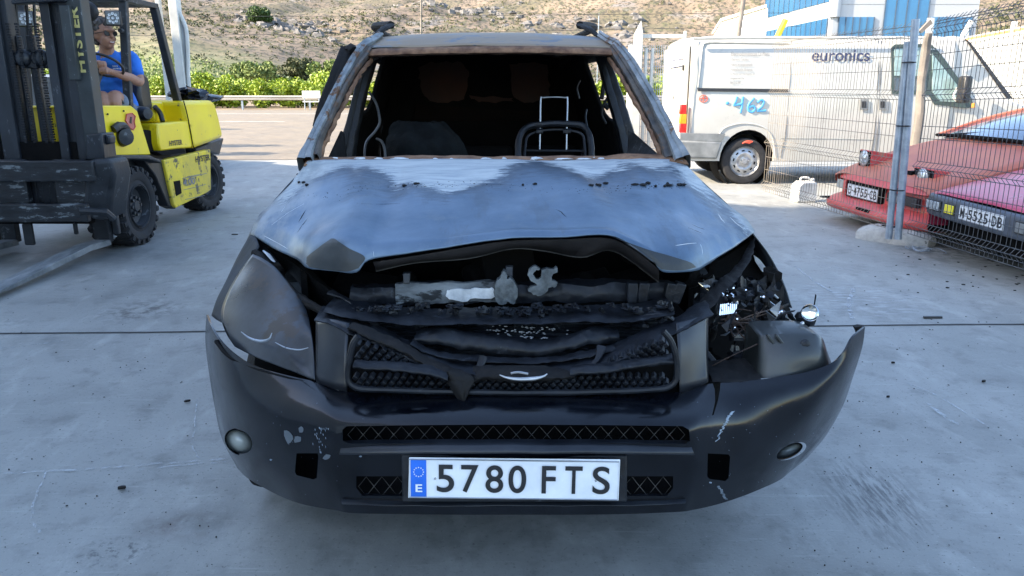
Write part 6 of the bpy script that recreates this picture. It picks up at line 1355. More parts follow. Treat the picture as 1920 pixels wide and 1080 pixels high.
# front side window group
MT['window_dark'] = M('window_rubber', (.03,.05,.045), (.05,.07,.065), rough=.4)
vpoly([(1671,90),(1678,83),(1745,82),(1760,96),(1812,166),(1828,200),(1812,203),(1752,196),(1742,178),(1672,176)], 'window_surround', 'window_dark', .014)
MT['van_glass'] = M('van_side_glass', (.16,.25,.24), (.3,.4,.38), rough=.1, scale=6, coat=.6, spec=.6)
vpoly([(1677,92),(1737,88),(1737,150),(1720,143),(1677,142)], 'side_glass', 'van_glass', .018); vpoly([(1677,145),(1737,152),(1737,170),(1677,171)], 'side_glass', 'glass', .018)
vpoly([(1748,100),(1796,160),(1800,192),(1762,190),(1748,172)], 'side_glass', 'van_glass', .018)
MB().box(W(1808,168,VY-.2), (.12,.16,.36), Euler((0,0,.2))).build('door_mirror', 'black_plastic', VR, bevel=.03)
MB().tube([W(1795,165,VY-.02), W(1788,180,VY-.1), W(1795,190,VY-.15), W(1804,180,VY-.18)], .015, 6, smooth=4).build('mirror_arm', 'white_paint', VR)
vpoly([(1822,194),(1828,193),(1829,202),(1821,202)], 'side_repeater', 'lens_amber', .02)
for x in (1613, 1648): vpoly([(x,186),(x+15,186),(x+15,206),(x,206)], 'door_handle', 'grey_plastic', .022); vpoly([(x+3,190),(x+11,190),(x+11,202),(x+3,202)], 'handle_recess', 'black_plastic', .028)
def vtext(body, x0, x1, ytop, ybot, m, bold=.01, name='lettering', off=.012, shear=0, skew=0):
    a = V(x0, ybot); z_ = (a.z); k = 0
    for q0_, q1_, o0, o1 in zip(zs, zs[1:], yo, yo[1:]):
        if q0_ <= z_ <= q1_: k = o0 + (o1-o0) * (z_-q0_)/(q1_-q0_)
    a = W(x0, ybot, VY + k - off); b = W(x1, ybot + skew, VY + k - off); ht = abs(W(x0, ytop, VY).z - W(x0, ybot, VY).z); ux = (b-a).normalized()
    return text(MB(), body, name, m, VR, a, ux, Vector((0,.06,1)).normalized(), (b-a).length, ht, bold=bold, thick=.002, shear=shear)
vtext('euronics', 1522, 1630, 93, 115, 'navy_ink', .012)
for bd, x0, x1, yt, yb in (('Electrodomésticos La Plana',1371,1443,97,104.5),('• Servicio Técnico',1370,1404,108,113.5),('• Aire Acondicionado',1370,1411,118,124),('• Instalación Antenas',1370,1411,127.5,133),('C/ Monte del Hermigues, 26',1369,1415,136.5,141),('Oropesa del Mar',1369,1396,145,149.5),('964 312 397',1369,1389,152.5,157)):
    vtext(bd, x0, x1, yt, yb, 'faded_ink', 0.0)
mb = MB()
def mk(pts, r=.016):
    mb.tube([W(x, y, VY - .012) for x, y in pts], r, 6, smooth=4)
mb.ball(W(1364,193.5,VY-.012), (.025,.006,.022), 10, 6); mk([(1382,181),(1379,190),(1376,197),(1384,196),(1393,194)]); mk([(1393,181),(1391,200),(1388,212)]); mk([(1414,183),(1404,196),(1403,206),(1409,210),(1415,206),(1413,199),(1404,201)]); mk([(1420,192),(1427,187),(1432,191),(1428,200),(1420,208),(1436,207)])
mb.build('marker_number', 'blue_marker', VR)
mb = MB(); mb.tube([W(1319 + 7.5*math.cos(a), 185 + 6.5*math.sin(a), VY-.006) for a in [2*math.pi*k/18 for k in range(18)]], .005, 5, closed=True).tube([W(1319,178,VY-.006), W(1319,192,VY-.006)], .005, 5).tube([W(1311,185,VY-.006), W(1327,184,VY-.006)], .005, 5)
mb.build('marker_cross', 'red_marker', VR)
def car_wheel(c, ax, r, wd, parent, rimm='bare_metal', holes=5, name='wheel', rr=.64):
    c = Vector(c); ax = Vector(ax).normalized(); ty = MB().lathe(c, ax, [(r*rr,-wd/2),(r*.92,-wd/2),(r,-wd*.36),(r,wd*.36),(r*.94,wd*.48),(r*.8,wd*.52),(r*(rr+.03),wd*.48),(r*rr,wd*.4)], 36).build(name, 'tyre', parent)
    t = ax; u = t.orthogonal().normalized(); v = t.cross(u); rm = MB().lathe(c, ax, [(r*(rr+.02),wd*.5),(r*rr,wd*.38),(r*(rr-.06),wd*.30),(r*.50,wd*.34),(r*.36,wd*.42),(r*.26,wd*.36),(r*.2,wd*.38),(r*.12,wd*.4),(r*.11,wd*.5),(0,wd*.5)], 30)
    for k in range(5):
        a = 2*math.pi*k/5; d = u*math.cos(a)+v*math.sin(a); rm.cyl(c+d*r*.22+t*wd*.38, c+d*r*.22+t*wd*.5, r*.035, 8)
    o = rm.build('rim', rimm, ty)
    mb = MB()
    for k in range(10):
        a = 2*math.pi*(k+.5)/10; d = u*math.cos(a)+v*math.sin(a); tg_ = t.cross(d); mb.box(c+d*r*.47+t*wd*.375, (wd*.06, r*.12, r*.05), Matrix((t, tg_, d)).transposed())
    mb.build('rim_slot', 'soot', o); return ty
vw = car_wheel((wc.x, VY+.13, wr), (0,-1,0), wr, .22, VR); car_wheel((6.28, VY+.13, wr), (0,-1,0), wr, .22, VR); car_wheel((wc.x, VY+VW-.13, wr), (0,1,0), wr, .22, VR); car_wheel((6.28, VY+VW-.13, wr), (0,1,0), wr, .22, VR)
mb = MB()
for k in range(7): mb.tube([W(1392+k*2, 268 + (k-3)**2*.15, VY+.01), W(1397+k*2.4, 264+(k-3)**2*.15, VY+.01)], .008, 5)
mb.build('tyre_marking', 'red_marker', vw)
MB().lathe((wc.x, VY+.35, wc.z), (0,-1,0), [(.40,-.1),(.40,.25),(.385,.30)], 28).build('arch_liner', 'soot', VR)
vtube([(1345,268),(1352,246),(1368,236),(1397,231),(1430,238),(1448,258),(1454,296)], .012, 'arch_lip', 'white_van', -.0)
# ================================================================== RED SPORTS CAR behind the fence
def frame(org, rz):
    M_ = Matrix.Translation(Vector(org)) @ Matrix.Rotation(rz, 4, 'Z'); return lambda x, y, z: M_ @ Vector((x, y, z))
def loft(secs, T, name, m, parent, smooth=40, n=3, cap=True):
    """secs: (y, [(x,z)...] from the centre line outward and down); mirrored"""
    rows = []
    for y, pts in secs:
        row = [(x, z) for x, z in pts]; full = [(-x, z) for x, z in row[:0:-1]] + row; rows.append([T(x, y, z) for x, z in full])
    G = patch(rows, 2, n); mb = MB().grid(G)
    return mb.build(name, m, parent, smooth=smooth)
RO = (3.52, 7.47, 0); RZ = R(-83.7)
RC = thing('sports_car', 'faded red wedge sports car with pop-up headlamps, plate O 4755 CB, behind the mesh fence', 'car', RO, RZ); T = frame(RO, RZ)
def S(zc, sx, sz, lo=.24): return [(0,zc),(sx*.5,zc-.004),(sx*.86,sz+.012),(sx,sz-.02),(sx+.015,(sz+lo)/2+.03),(sx-.01,lo)]
loft([(.03,S(.50,.79,.475,.40)),(.14,S(.56,.84,.53,.34)),(.5,S(.68,.87,.645)),(.95,S(.815,.89,.76)),(1.15,S(.865,.895,.80)),(1.3,S(.87,.90,.82))], T, 'front_body', 'red_hood', RC)
loft([(1.3,S(.87,.90,.82)),(2.2,S(.86,.91,.84)),(3.0,S(.88,.92,.87)),(3.8,S(.90,.90,.86)),(4.1,S(.86,.84,.80,.35))], T, 'rear_body', 'red_paint', RC)
MB().prism([T(-.84,4.1,.35),T(.84,4.1,.35),T(.84,4.1,.80),T(-.84,4.1,.80)], T(0,4.13,0)-T(0,4.1,0)).build('tail_panel', 'black_plastic', RC)
# nose below the crease
def rstrip(pts_up, pts_lo, name, m, n=4, parent=RC, T=T, solid=0): return MB().grid(patch([[T(*p) for p in pts_up], [T(*p) for p in pts_lo]], n, 2)).build(name, m, parent, smooth=50, solid=solid)
xs_ = [-.84, -.7, -.35, 0, .35, .7, .84]; cv = [.16, .05, .01, 0, .01, .05, .16]
rstrip([(x, c+.02, .50) for x, c in zip(xs_, cv)], [(x, c-.015, .44) for x, c in zip(xs_, cv)], 'nose_edge', 'red_paint')
rstrip([(x, c-.015, .44) for x, c in zip(xs_, cv)], [(x, c+.05, .42) for x, c in zip(xs_, cv)], 'nose_edge', 'red_paint')
rstrip([(x, c+.05, .43) for x, c in zip(xs_, cv)], [(x, c+.03, .27) for x, c in zip(xs_, cv)], 'nose_panel', 'red_paint')
MB().grid(patch([[T(x, c+d, z) for x, c in zip(xs_, cv)] for d, z in ((.03,.28),(-.06,.255),(-.13,.215),(-.135,.17),(-.10,.135),(.05,.13))], 4, 3)).build('spoiler', 'red_paint', RC, smooth=45)
def tbox(x0,x1,y0,y1,z0,z1,name,m,parent=RC,T=T,bevel=.004): 
    A = [T(x0,y0,z0),T(x1,y0,z0),T(x1,y0,z1),T(x0,y0,z1)]; return MB().prism(A, T(0,y1,0)-T(0,y0,0)).build(name, m, parent, bevel=bevel)
tbox(-.50,.14,.005,.06,.27,.43,'plate_recess','soot'); tbox(.20,.66,.015,.06,.315,.40,'front_grille','black_plastic'); tbox(.24,.44,.008,.05,.325,.39,'fog_lamp','grey_plastic')
tbox(-.74,-.60,.03,.08,.33,.42,'side_lamp','lens_white'); tbox(-.58,-.53,.01,.08,.30,.43,'lamp_frame','red_paint')
tbox(-.78,-.70,-.13,.0,.22,.235,'spoiler_vent','soot'); tbox(-.05,.18,-.137,.0,.195,.225,'spoiler_vent','soot')
def old_plate(T, x0, x1, z0, z1, y, body, parent):
    pn = MB().prism([T(x0,y,z0),T(x1,y,z0),T(x1,y,z1),T(x0,y,z1)], T(0,y+.006,0)-T(0,y,0)).build('number_plate', 'plate_white', parent, bevel=.003)
    ux = (T(1,0,0)-T(0,0,0)).normalized(); uz = Vector((0,0,1)); w_ = x1-x0; h_ = z1-z0; mb = MB(); nn = ux.cross(uz)
    x = .04; cw_ = [.062 if ch in '·' else (.04 if ch == '/' else .118) for ch in body]; tot = sum(cw_) + .018*(len(body)-1); k = .93 / tot
    for ch, cwid in zip(body, cw_):
        if ch == '·': mb.box(T(x0 + w_*(x + cwid*k*.5), y-.002, (z0+z1)/2), (.014,.002,.014), Matrix.Rotation(math.atan2(ux.y,ux.x),3,'Z'))
        else: text(mb, ch, None, None, None, T(x0 + w_*x, y, z0 + h_*.15), ux, uz, w_*cwid*k, h_*.7, bold=.015, thick=.002)
        x += (cwid + .018)*k
    mb.build('plate_lettering', 'ink', pn, smooth=0); MB().tube([T(x0+.004,y-.001,z0+.004),T(x1-.004,y-.001,z0+.004),T(x1-.004,y-.001,z1-.004),T(x0+.004,y-.001,z1-.004)], .002, 5, closed=True).build('plate_rim', 'faded_ink', pn)
old_plate(T, -.46, .09, .285, .405, -.008, 'O·4755·CB', RC)
# pop-up lamps
def popup(xc, z0, h, w_=.22):
    A = [T(xc-w_/2,.20,z0-.05),T(xc+w_/2,.20,z0-.05),T(xc+w_/2,.20,z0+h),T(xc-w_/2,.20,z0+h)]
    pod = MB(); y2 = .62; z2 = z0 + .09
    pod.add([T(xc-w_/2,.20,z0-.08),T(xc+w_/2,.20,z0-.08),T(xc+w_/2,.20,z0+h),T(xc-w_/2,.20,z0+h),T(xc-w_/2,y2,z2-.1),T(xc+w_/2,y2,z2-.1),T(xc+w_/2,y2,z2),T(xc-w_/2,y2,z2)], [(0,1,2,3),(4,7,6,5),(0,4,5,1),(3,2,6,7),(0,3,7,4),(1,5,6,2)])
    o = pod.build('lamp_pod', 'red_paint', RC, bevel=.006); tb = MB().prism([T(xc-w_/2+.008,.195,z0-.075),T(xc+w_/2-.008,.195,z0-.075),T(xc+w_/2-.008,.195,z0+h-.012),T(xc-w_/2+.008,.195,z0+h-.012)], T(0,.2,0)-T(0,.195,0)).build('pod_face', 'soot', o)
    ax = T(0,-1,0)-T(0,0,0); c = T(xc-.0,.195,z0+h*.42); MB().lathe(c, ax, [(.082,0),(.085,.012),(.078,.016)], 24).build('lamp_ring', 'bare_metal', o); MB().lathe(c, ax, [(.078,.012),(.055,.026),(.02,.032),(0,.033)], 24).build('headlamp', 'lens_clear', o)
popup(-.55, .585, .15); popup(.44, .50, .15, .30)
tbox(.22,.30,.17,.45,.56,.605,'lamp_well','soot')
# greenhouse
MT['screen_glass'] = M('hazy_windscreen', (.035,.055,.10), (.09,.12,.18), rough=.12, scale=1.4, coat=.8)
MB().grid(patch([[T(-.82,1.18,.865),T(-.4,1.10,.885),T(0,1.07,.89),T(.4,1.10,.885),T(.82,1.18,.865)],[T(-.70,1.6,1.03),T(-.35,1.55,1.05),T(0,1.53,1.055),T(.35,1.55,1.05),T(.70,1.6,1.03)],[T(-.58,2.02,1.15),T(-.3,1.98,1.165),T(0,1.97,1.17),T(.3,1.98,1.165),T(.58,2.02,1.15)]],4,4)).build('windscreen', 'screen_glass', RC, smooth=60)
MB().tube([T(-.84,1.16,.865),T(-.4,1.08,.885),T(0,1.05,.89),T(.4,1.08,.885),T(.84,1.16,.865)], .016, 6, smooth=5).build('screen_seal', 'soot', RC)
for s in (-1,1):
    MB().tube([T(s*.84,1.17,.86),T(s*.71,1.6,1.035),T(s*.59,2.02,1.155)], .02, 6, smooth=4).build('screen_pillar', 'red_hood', RC)
    MB().grid(patch([[T(s*.86,1.25,.83),T(s*.87,1.9,.84),T(s*.87,2.7,.86)],[T(s*.72,1.62,1.02),T(s*.68,1.95,1.06),T(s*.68,2.6,1.04)],[T(s*.60,2.02,1.14),T(s*.59,2.2,1.16),T(s*.60,2.5,1.13)]],4,3)).build('side_glass', 'glass', RC)
MB().grid(patch([[T(-.58,2.02,1.155),T(0,1.97,1.175),T(.58,2.02,1.155)],[T(-.6,2.5,1.14),T(0,2.5,1.17),T(.6,2.5,1.14)],[T(-.68,3.2,1.0),T(0,3.2,1.02),T(.68,3.2,1.0)],[T(-.74,4.0,.90),T(0,4.0,.91),T(.74,4.0,.90)]],4,4)).build('roof', 'red_hood', RC, smooth=60)
MB().tube([T(-.5,1.12,.895),T(-.1,1.22,.935),T(.2,1.32,.97)], .008, 5, smooth=4).build('wiper', 'ink', RC)
for y_ in (.78, 3.15):
    for s in (-1,1): 
        c = T(s*.80, y_, .30); car_wheel(c, T(s,0,0)-T(0,0,0), .30, .2, RC)
for s in (-1,1): MB().prism([T(s*.90,y,z) for y,z in ((.2,.14),(1.2,.14),(1.2,.3),(.2,.3))], T(-s*.02,0,0)-T(0,0,0)).build('sill', 'black_plastic', RC)
tbox(-.8,.8,.05,4.0,.13,.25,'underbody','soot')
# ================================================================== MAGENTA CAR
PO = (3.57, 5.71, 0); PZ = R(-88); T2 = frame(PO, PZ)
PC = thing('magenta_car', 'faded magenta car with black bumper and yellow fog lamps, plate M 5525 DB', 'car', PO, PZ)
def S2(zc, sx, sz, lo=.22): return [(0,zc),(sx*.55,zc-.006),(sx*.88,sz+.006),(sx,sz-.04),(sx+.015,(sz+lo)/2),(sx-.01,lo)]
loft([(.02,S2(.515,.80,.50,.3)),(.08,S2(.55,.83,.53)),(.5,S2(.66,.84,.63)),(.95,S2(.775,.85,.74)),(1.15,S2(.82,.85,.79))], T2, 'front_body', 'pink_paint', PC)
loft([(1.15,S2(.82,.85,.79)),(2.2,S2(.84,.86,.82)),(3.2,S2(.86,.86,.84)),(3.95,S2(.84,.82,.80,.3))], T2, 'rear_body', 'pink_paint', PC)
MB().prism([T2(-.82,3.95,.3),T2(.82,3.95,.3),T2(.82,3.95,.82),T2(-.82,3.95,.82)], T2(0,.03,0)-T2(0,0,0)).build('tail_panel', 'black_plastic', PC)
MB().grid(patch([[T2(-.80,1.18,.80),T2(0,1.06,.845),T2(.80,1.18,.80)],[T2(-.6,1.95,1.18),T2(0,1.88,1.2),T2(.6,1.95,1.18)]],4,4)).build('windscreen', 'screen_glass', PC)
MB().grid(patch([[T2(-.6,1.95,1.18),T2(0,1.88,1.2),T2(.6,1.95,1.18)],[T2(-.6,2.7,1.18),T2(0,2.7,1.21),T2(.6,2.7,1.18)],[T2(-.74,3.6,.86),T2(0,3.7,.88),T2(.74,3.6,.86)]],4,4)).build('roof', 'pink_paint', PC)
for s in (-1,1): MB().add([T2(s*.84,1.2,.79),T2(s*.62,1.95,1.17),T2(s*.62,2.7,1.17),T2(s*.82,3.4,.84)], [(0,1,2,3)]).build('side_glass', 'glass', PC, solid=.01)
tb2 = lambda *a, **k: tbox(*a, parent=k.get('parent', PC), T=T2, bevel=k.get('bevel', .004))
MT['bumper_blue'] = M('weathered_bumper', (.04,.052,.07), (.085,.10,.13), rough=.5, scale=8)
MB().grid(patch([[T2(x, c+d, z) for x, c in ((-.86,.30),(-.84,.06),(-.6,-.01),(0,-.02),(.6,-.01),(.84,.06),(.86,.30))] for d, z in ((.03,.50),(-.02,.49),(-.03,.44),(-.03,.37),(-.02,.33),(.06,.32))], 3, 3)).build('bumper', 'bumper_blue', PC, smooth=45)
for x0, x1, m_ in ((-.72,-.54,'lens_clear'),(-.46,-.34,'amber_light'),(.40,.50,'grey_plastic'),(.52,.62,'amber_light')):
    fr_o = tb2(x0-.015,x1+.015,-.056,.0,.375,.465,'lamp_frame','black_plastic'); tb2(x0,x1,-.064,-.05,.385,.455,'fog_lamp',m_, parent=PC)
old_plate(T2, -.27, .27, .365, .475, -.056, 'M·5525·DB', PC)
tb2(-.74,.74,.16,.22,.16,.33,'valance','soot'); tb2(-.75,.75,.22,3.8,.16,.25,'underbody','soot')  # near black here stands for the shade under the bumper
for y_ in (.72, 3.1):
    for s in (-1,1): car_wheel(T2(s*.76, y_, .29), T2(s,0,0)-T2(0,0,0), .29, .18, PC)
# ================================================================== FENCE
A0 = Vector((3.40, 6.62, 0)); B0 = Vector((3.06, 9.35, 0)); C0 = A0 + Vector((.01,-1,0)).normalized() * 3.3
folds = [.12, .62, 1.20, 1.72]
def fpanel(a, b, ztop, name_label, m, sag=0, lean=0, sp=.055, rad=.0026, off=.0, zb=.14):
    d = (b - a); L_ = d.length; d.normalize(); n = Vector((d.y,-d.x,0)); mid = (a+b)/2; rz_ = math.atan2(d.y, d.x)
    if n.x > 0: n = -n
    t = thing('mesh_fence', name_label, 'fence', (a.x, a.y, 0), 0)
    def P(s, z, k=0): return a + d*s + n*k + Vector((0,0,z + sag*s)) + d*(lean*z)
    mb = MB(); ns = int(L_/sp)
    zz = [zb]
    prof = [(zb,0)]
    for f in folds: prof += [(f+.06,0),(f+.10,.035),(f+.14,0)]
    prof = [p for p in prof if p[0] < ztop] + [(ztop,0)]
    for i in range(ns + 1):
        s = i*sp + rq.uniform(-.004,.004); kk = rq.uniform(-.003,.003); mb.tube([P(s, z, k + kk) for z, k in prof] + [P(s, ztop+.03, -.03)], rad, 4)
    for z, k in prof:
        mb.tube([P(L_*j/6, z, k) for j in range(7)], rad*1.1, 4)
        if k == 0 and z + .24 < ztop and z > zb: pass
    for z in (.40,.55,.95,1.05,1.50,1.62):
        if z < ztop: mb.tube([P(L_*j/6, z, 0) for j in range(7)], rad, 4)
    mb.build('wire_mesh', m, t, smooth=0)
    return t, P
rq = random.Random(31)
f1, P1 = fpanel(A0 + Vector((-.02,.05,0)), B0, 1.86, 'weathered welded mesh fence panel standing in front of the white van', 'rusty_wire', rad=.0024)
f2, P2 = fpanel(A0 + Vector((.03,-.06,0)), C0, 1.88, 'dark welded mesh fence panel in front of the magenta car, right of the double post', 'wire', sag=.03, rad=.0027)
a_, b_ = W(1668,428,6.62), W(1702,78,6.62); c_, d_ = W(1685,430,6.57), W(1717,36,6.57)
MB().tube([a_ + (a_-b_)*.06, b_], .029, 12).build('end_post', 'galv', f1)
MB().tube([c_ + (c_-d_)*.05, d_], .031, 12).build('end_post', 'galv', f2); MB().tube([Vector((C0.x,C0.y,.0)), Vector((C0.x,C0.y,1.95))], .024, 10).build('end_post', 'galv', f2)
for py in (114, 230, 352):
    k = (428-py)/350; m1 = a_.lerp(b_, k); m2 = c_.lerp(d_, (430-py)/394); cc = (m1+m2)/2; hw_ = abs(m2.x-m1.x)/2 + .034
    MB().tube([cc + Vector((math.cos(t_)*hw_, math.sin(t_)*.06, 0)) for t_ in [2*math.pi*k_/14 for k_ in range(14)]], .006, 6, closed=True).build('post_tie', 'ink', f2)
# concrete foot
c0 = WZ(1602,447,0); c1 = WZ(1736,467,0); dd = (c1-c0); Lb = dd.length; dd.normalize(); nb_ = Vector((-dd.y, dd.x, 0))
ft_ = thing('concrete_block', 'chunky grey concrete block holding up the fence posts', 'concrete block', ((c0.x+c1.x)/2,(c0.y+c1.y)/2,0))
secs_ = [(0,.02,.085),(.05,0,.12),(.12,-.005,.135),(Lb*.5,-.01,.135),(Lb-.12,-.005,.135),(Lb-.05,0,.125),(Lb,.025,.09)]; Gf = []
for s, ins, h in secs_:
    p = c0 + dd*s; Gf.append([p + nb_*(ins+.0), p + nb_*ins + Vector((0,0,h*.6)), p + nb_*(ins+.02) + Vector((0,0,h-.012)), p + nb_*(ins+.05) + Vector((0,0,h)), p + nb_*(.18-ins) + Vector((0,0,h)), p + nb_*(.21-ins) + Vector((0,0,h-.015)), p + nb_*(.23-ins) + Vector((0,0,h*.5)), p + nb_*(.23-ins)])
mb = MB().grid(Gf); mb.f.append(tuple(range(8))); k_ = len(mb.v); mb.f.append(tuple(range(k_-8,k_))[::-1]); mb.jitter(.006, 14).build('block', 'concrete_block', ft_, smooth=50)
for s in (.22,.32): MB().lathe(c0 + dd*s + nb_*.115 + Vector((0,0,.128)), (0,0,1), [(.035,0),(.035,.012),(.02,.012)], 12).build('post_socket', 'soot', ft_)
mb = MB(); rq = random.Random(2)
for i in range(5):
    c = WZ(1722 + rq.uniform(-8,8), 470 + rq.uniform(-2,3), .01); P = [c + Vector((math.cos(a)*rq.uniform(.05,.1), math.sin(a)*rq.uniform(.04,.1), rq.uniform(0,.035))) for a in [k*1.1 + i for k in range(6)]]; mb.tube(P, .0025, 5, smooth=5)
mb.tube([WZ(1735,470,.01), WZ(1755,465,.03), WZ(1775,474,.01), WZ(1768,476,.005)], .0025, 5, smooth=5)
tag(mb.build('wire_coil', 'galv'), 'tangled loop of grey wire lying beside the concrete block', 'wire')
# ================================================================== SMALL THINGS ON THE RIGHT
jc = thing('jerrycan', 'white plastic jerrycan standing on sunlit concrete behind the mesh fence', 'jerrycan', tuple(WZ(1505,378,0)), R(12))
b_ = MB().prism([(-.13,-.09,0),(.13,-.09,0),(.13,-.09,.22),(.10,-.09,.25),(-.07,-.09,.25),(-.13,-.09,.20)], (0,.18,0)).build('can_body', 'jerrycan', jc, local=True, bevel=.02, bseg=3)
MB().tube([(-.06,0,.24),(-.05,0,.29),(.05,0,.29),(.07,0,.24)], .013, 8, smooth=4).build('handle', 'jerrycan', jc, local=True); MB().lathe((.1,0,.25),(0,0,1),[(.028,0),(.028,.03),(0,.03)],12).build('cap', 'jerrycan', jc, local=True)
p = [W(1722,232,10.6), W(1728,150,10.58), W(1736,95,10.55), W(1741,62,10.5)]
tag(MB().tube([Vector((p[0].x-.03,10.62,0)), *p], [.07,.065,.055,.06,.045], 10, smooth=4).jitter(.012,7).build('wooden_post', 'wood_pole'), 'rough grey wooden post leaning by the van door window', 'post')
tag(MB().prism([W(1724,58,10.9), W(1729,62,10.9), W(1749,44,10.9), W(1745,36,10.9)], (0,.05,0)).build('wooden_plank', 'wood_pole'), 'short pale plank sticking up behind the wooden post', 'plank')
a = W(1459,66,13.6); b = W(1473,37,13.6); tag(MB().cyl(Vector((a.x-.9,13.6,0)), b, .05, 10).build('yellow_pole', 'yellow'), 'yellow pole leaning up from behind the van roof', 'pole')
tag(MB().tube([Vector((W(1745,34,13.5).x,13.5,0)), W(1746,34,13.5)], .06, 10).build('white_post', 'white_paint'), 'white round post rising behind the cab roof of the van', 'post')
# white palisade behind
def palisade(a, b, h, sp, label, name='palisade_fence', m='white_paint', extra=True):
    a = Vector(a); b = Vector(b); d = b - a; L_ = d.length; d.normalize(); t = thing(name, label, 'fence', tuple(a))
    mb = MB(); n = int(L_/sp); rot = Matrix.Rotation(math.atan2(d.y,d.x),3,'Z')
    for i in range(n+1): mb.box(a + d*(i*sp) + Vector((0,0,h/2)), (.04,.02,h), rot)
    mb.build('slats', m, t, smooth=0)
    for z in (.25, h*.5, h-.12):
        MB().box((a+b)/2 + Vector((0,0,z)), (L_,.05,.06), rot).build('rail', m, t, bevel=.004)
    for i in range(int(L_/3)+1): MB().box(a + d*min(L_, i*3) + Vector((0,0,h/2+.06)), (.09,.09,h+.12), rot).build('fence_post', m, t, bevel=.006)
    return t
pf_ = palisade((9.4,13.4,0), (10.9,19.5,0), 2.5, .11, 'tall white slatted steel fence behind the cab of the van')
for (q0_, q1_) in (((W(1800,78,13.2)), W(1822,40,13.2)),): tag(MB().tube([Vector((q0_.x,13.2,0)), q0_, q1_], .05, 8).build('bent_white_tube', 'white_paint'), 'bent white steel tube angled above the van windscreen', 'tube')
MB().box((10.15,16.4,2.42), (6.3,.06,.1), Matrix.Rotation(math.atan2(6.1,1.5),3,'Z')).build('orange_rail', 'orange', pf_, bevel=.005)
# gate between car and van
g = thing('entrance_gate', 'white steel entrance gate with square posts beside the rear of the van', 'gate', tuple(W(1200,290,16.2).xy) + (0,))
def sqpost(px0, px1, ytop, Y, point=False):
    a = W(px0, ytop, Y); b = W(px1, ytop, Y); MB().bx(a.x, b.x, Y, Y+(b.x-a.x), 0, a.z).build('gate_post', 'white_paint', g, bevel=.008)
    if point: tp = W((px0+px1)/2 + 4, ytop-26, Y); m_ = (b.x-a.x)/2; c = Vector((a.x+m_, Y+m_, a.z)); MB().add([c+Vector((-m_,-m_,0)),c+Vector((m_,-m_,0)),c+Vector((m_,m_,0)),c+Vector((-m_,m_,0)),tp], [(0,1,4),(1,2,4),(2,3,4),(3,0,4),(3,2,1,0)]).build('post_spike', 'white_paint', g)
sqpost(1180,1192,84,15.8); sqpost(1191,1206,64,16.2,True); sqpost(1283,1288,58,16.6)
MB().bx(W(1206,64,16.2).x, W(1287,64,16.2).x, 16.25,16.33, W(1200,71,16.2).z, W(1200,64,16.2).z).build('top_rail', 'white_paint', g, bevel=.006)
mb = MB(); xa = W(1206,100,16.2).x; xb = W(1290,100,16.2).x
for i in range(22): x = xa + (xb-xa)*i/21; mb.cyl((x,16.3,.1),(x,16.3,W(1200,84,16.2).z),.006,5)
for i in range(14): z = .1 + i*.15; mb.cyl((xa,16.3,z),(xb,16.3,z),.005,5)
mb.build('gate_mesh', 'galv', g, smooth=0)
for x in (1214, 1226): a = W(x, 90, 16.2); MB().bx(a.x-.025,a.x+.025,16.28,16.34,0,a.z).build('gate_upright', 'white_paint', g, bevel=.004)
# mesh fence further along the lot edge
# ---- simple parked cars
def hatch(name, org, rz_, m, label, L_=4.1, h=1.5):
    T3 = frame(org, rz_); t = thing(name, label, 'car', org, rz_)
    S3 = lambda zc, sx, sz, lo=.25: [(0,zc),(sx*.6,zc-.01),(sx*.9,sz),(sx,sz-.05),(sx+.02,(sz+lo)/2),(sx-.01,lo)]
    loft([(0,S3(.62,.72,.58,.35)),(.1,S3(.70,.80,.67)),(.5,S3(.83,.84,.80)),(1.0,S3(.92,.86,.90)),(1.3,S3(.95,.86,.93)),(2.4,S3(.96,.87,.95)),(3.6,S3(.98,.86,.96)),(L_-.05,S3(.95,.82,.92)),(L_,S3(.90,.78,.88,.35))], T3, 'body', m, t)
    MB().grid(patch([[T3(x,y,z) for x in (-w1,-w1*.5,0,w1*.5,w1)] for y,z,w1 in ((1.02,.93,.80),(1.5,1.24,.68),(1.9,h-.04,.60))],3,4)).build('windscreen', 'van_glass', t, smooth=60)
    MB().grid(patch([[T3(x,y,z-(.03 if abs(x)>.5 else 0)) for x in (-w1,-w1*.5,0,w1*.5,w1)] for y,z,w1 in ((1.9,h-.04,.60),(2.5,h,.62),(3.2,h-.02,.62),(3.6,h-.08,.60))],3,3)).build('roof', m, t, smooth=60)
    MB().grid(patch([[T3(x,y,z) for x in (-w1,0,w1)] for y,z,w1 in ((3.6,h-.08,.60),(3.85,1.2,.68),(L_-.08,.94,.76))],3,3)).build('rear_glass', 'glass', t, smooth=60)
    for s in (-1,1):
        MB().grid(patch([[T3(s*.84,1.15,.93),T3(s*.86,2.3,.95),T3(s*.82,3.9,.95)],[T3(s*.61,1.9,h-.06),T3(s*.63,2.5,h-.04),T3(s*.61,3.6,h-.10)]],3,3)).build('side_glass', 'glass', t)
        for y_ in (.75, 3.25): car_wheel(T3(s*.78,y_,.3), T3(s,0,0)-T3(0,0,0), .3, .19, t)
        MB().ball(T3(s*.66,.1,.62), (.1,.1,.07), 12, 8).build('headlight', 'lens_clear', t)
    return t
hatch('parked_hatchback', (-5.35, 13.4, 0), R(90), 'silver_car', 'silver hatchback parked behind the forklift counterweight', h=1.56)
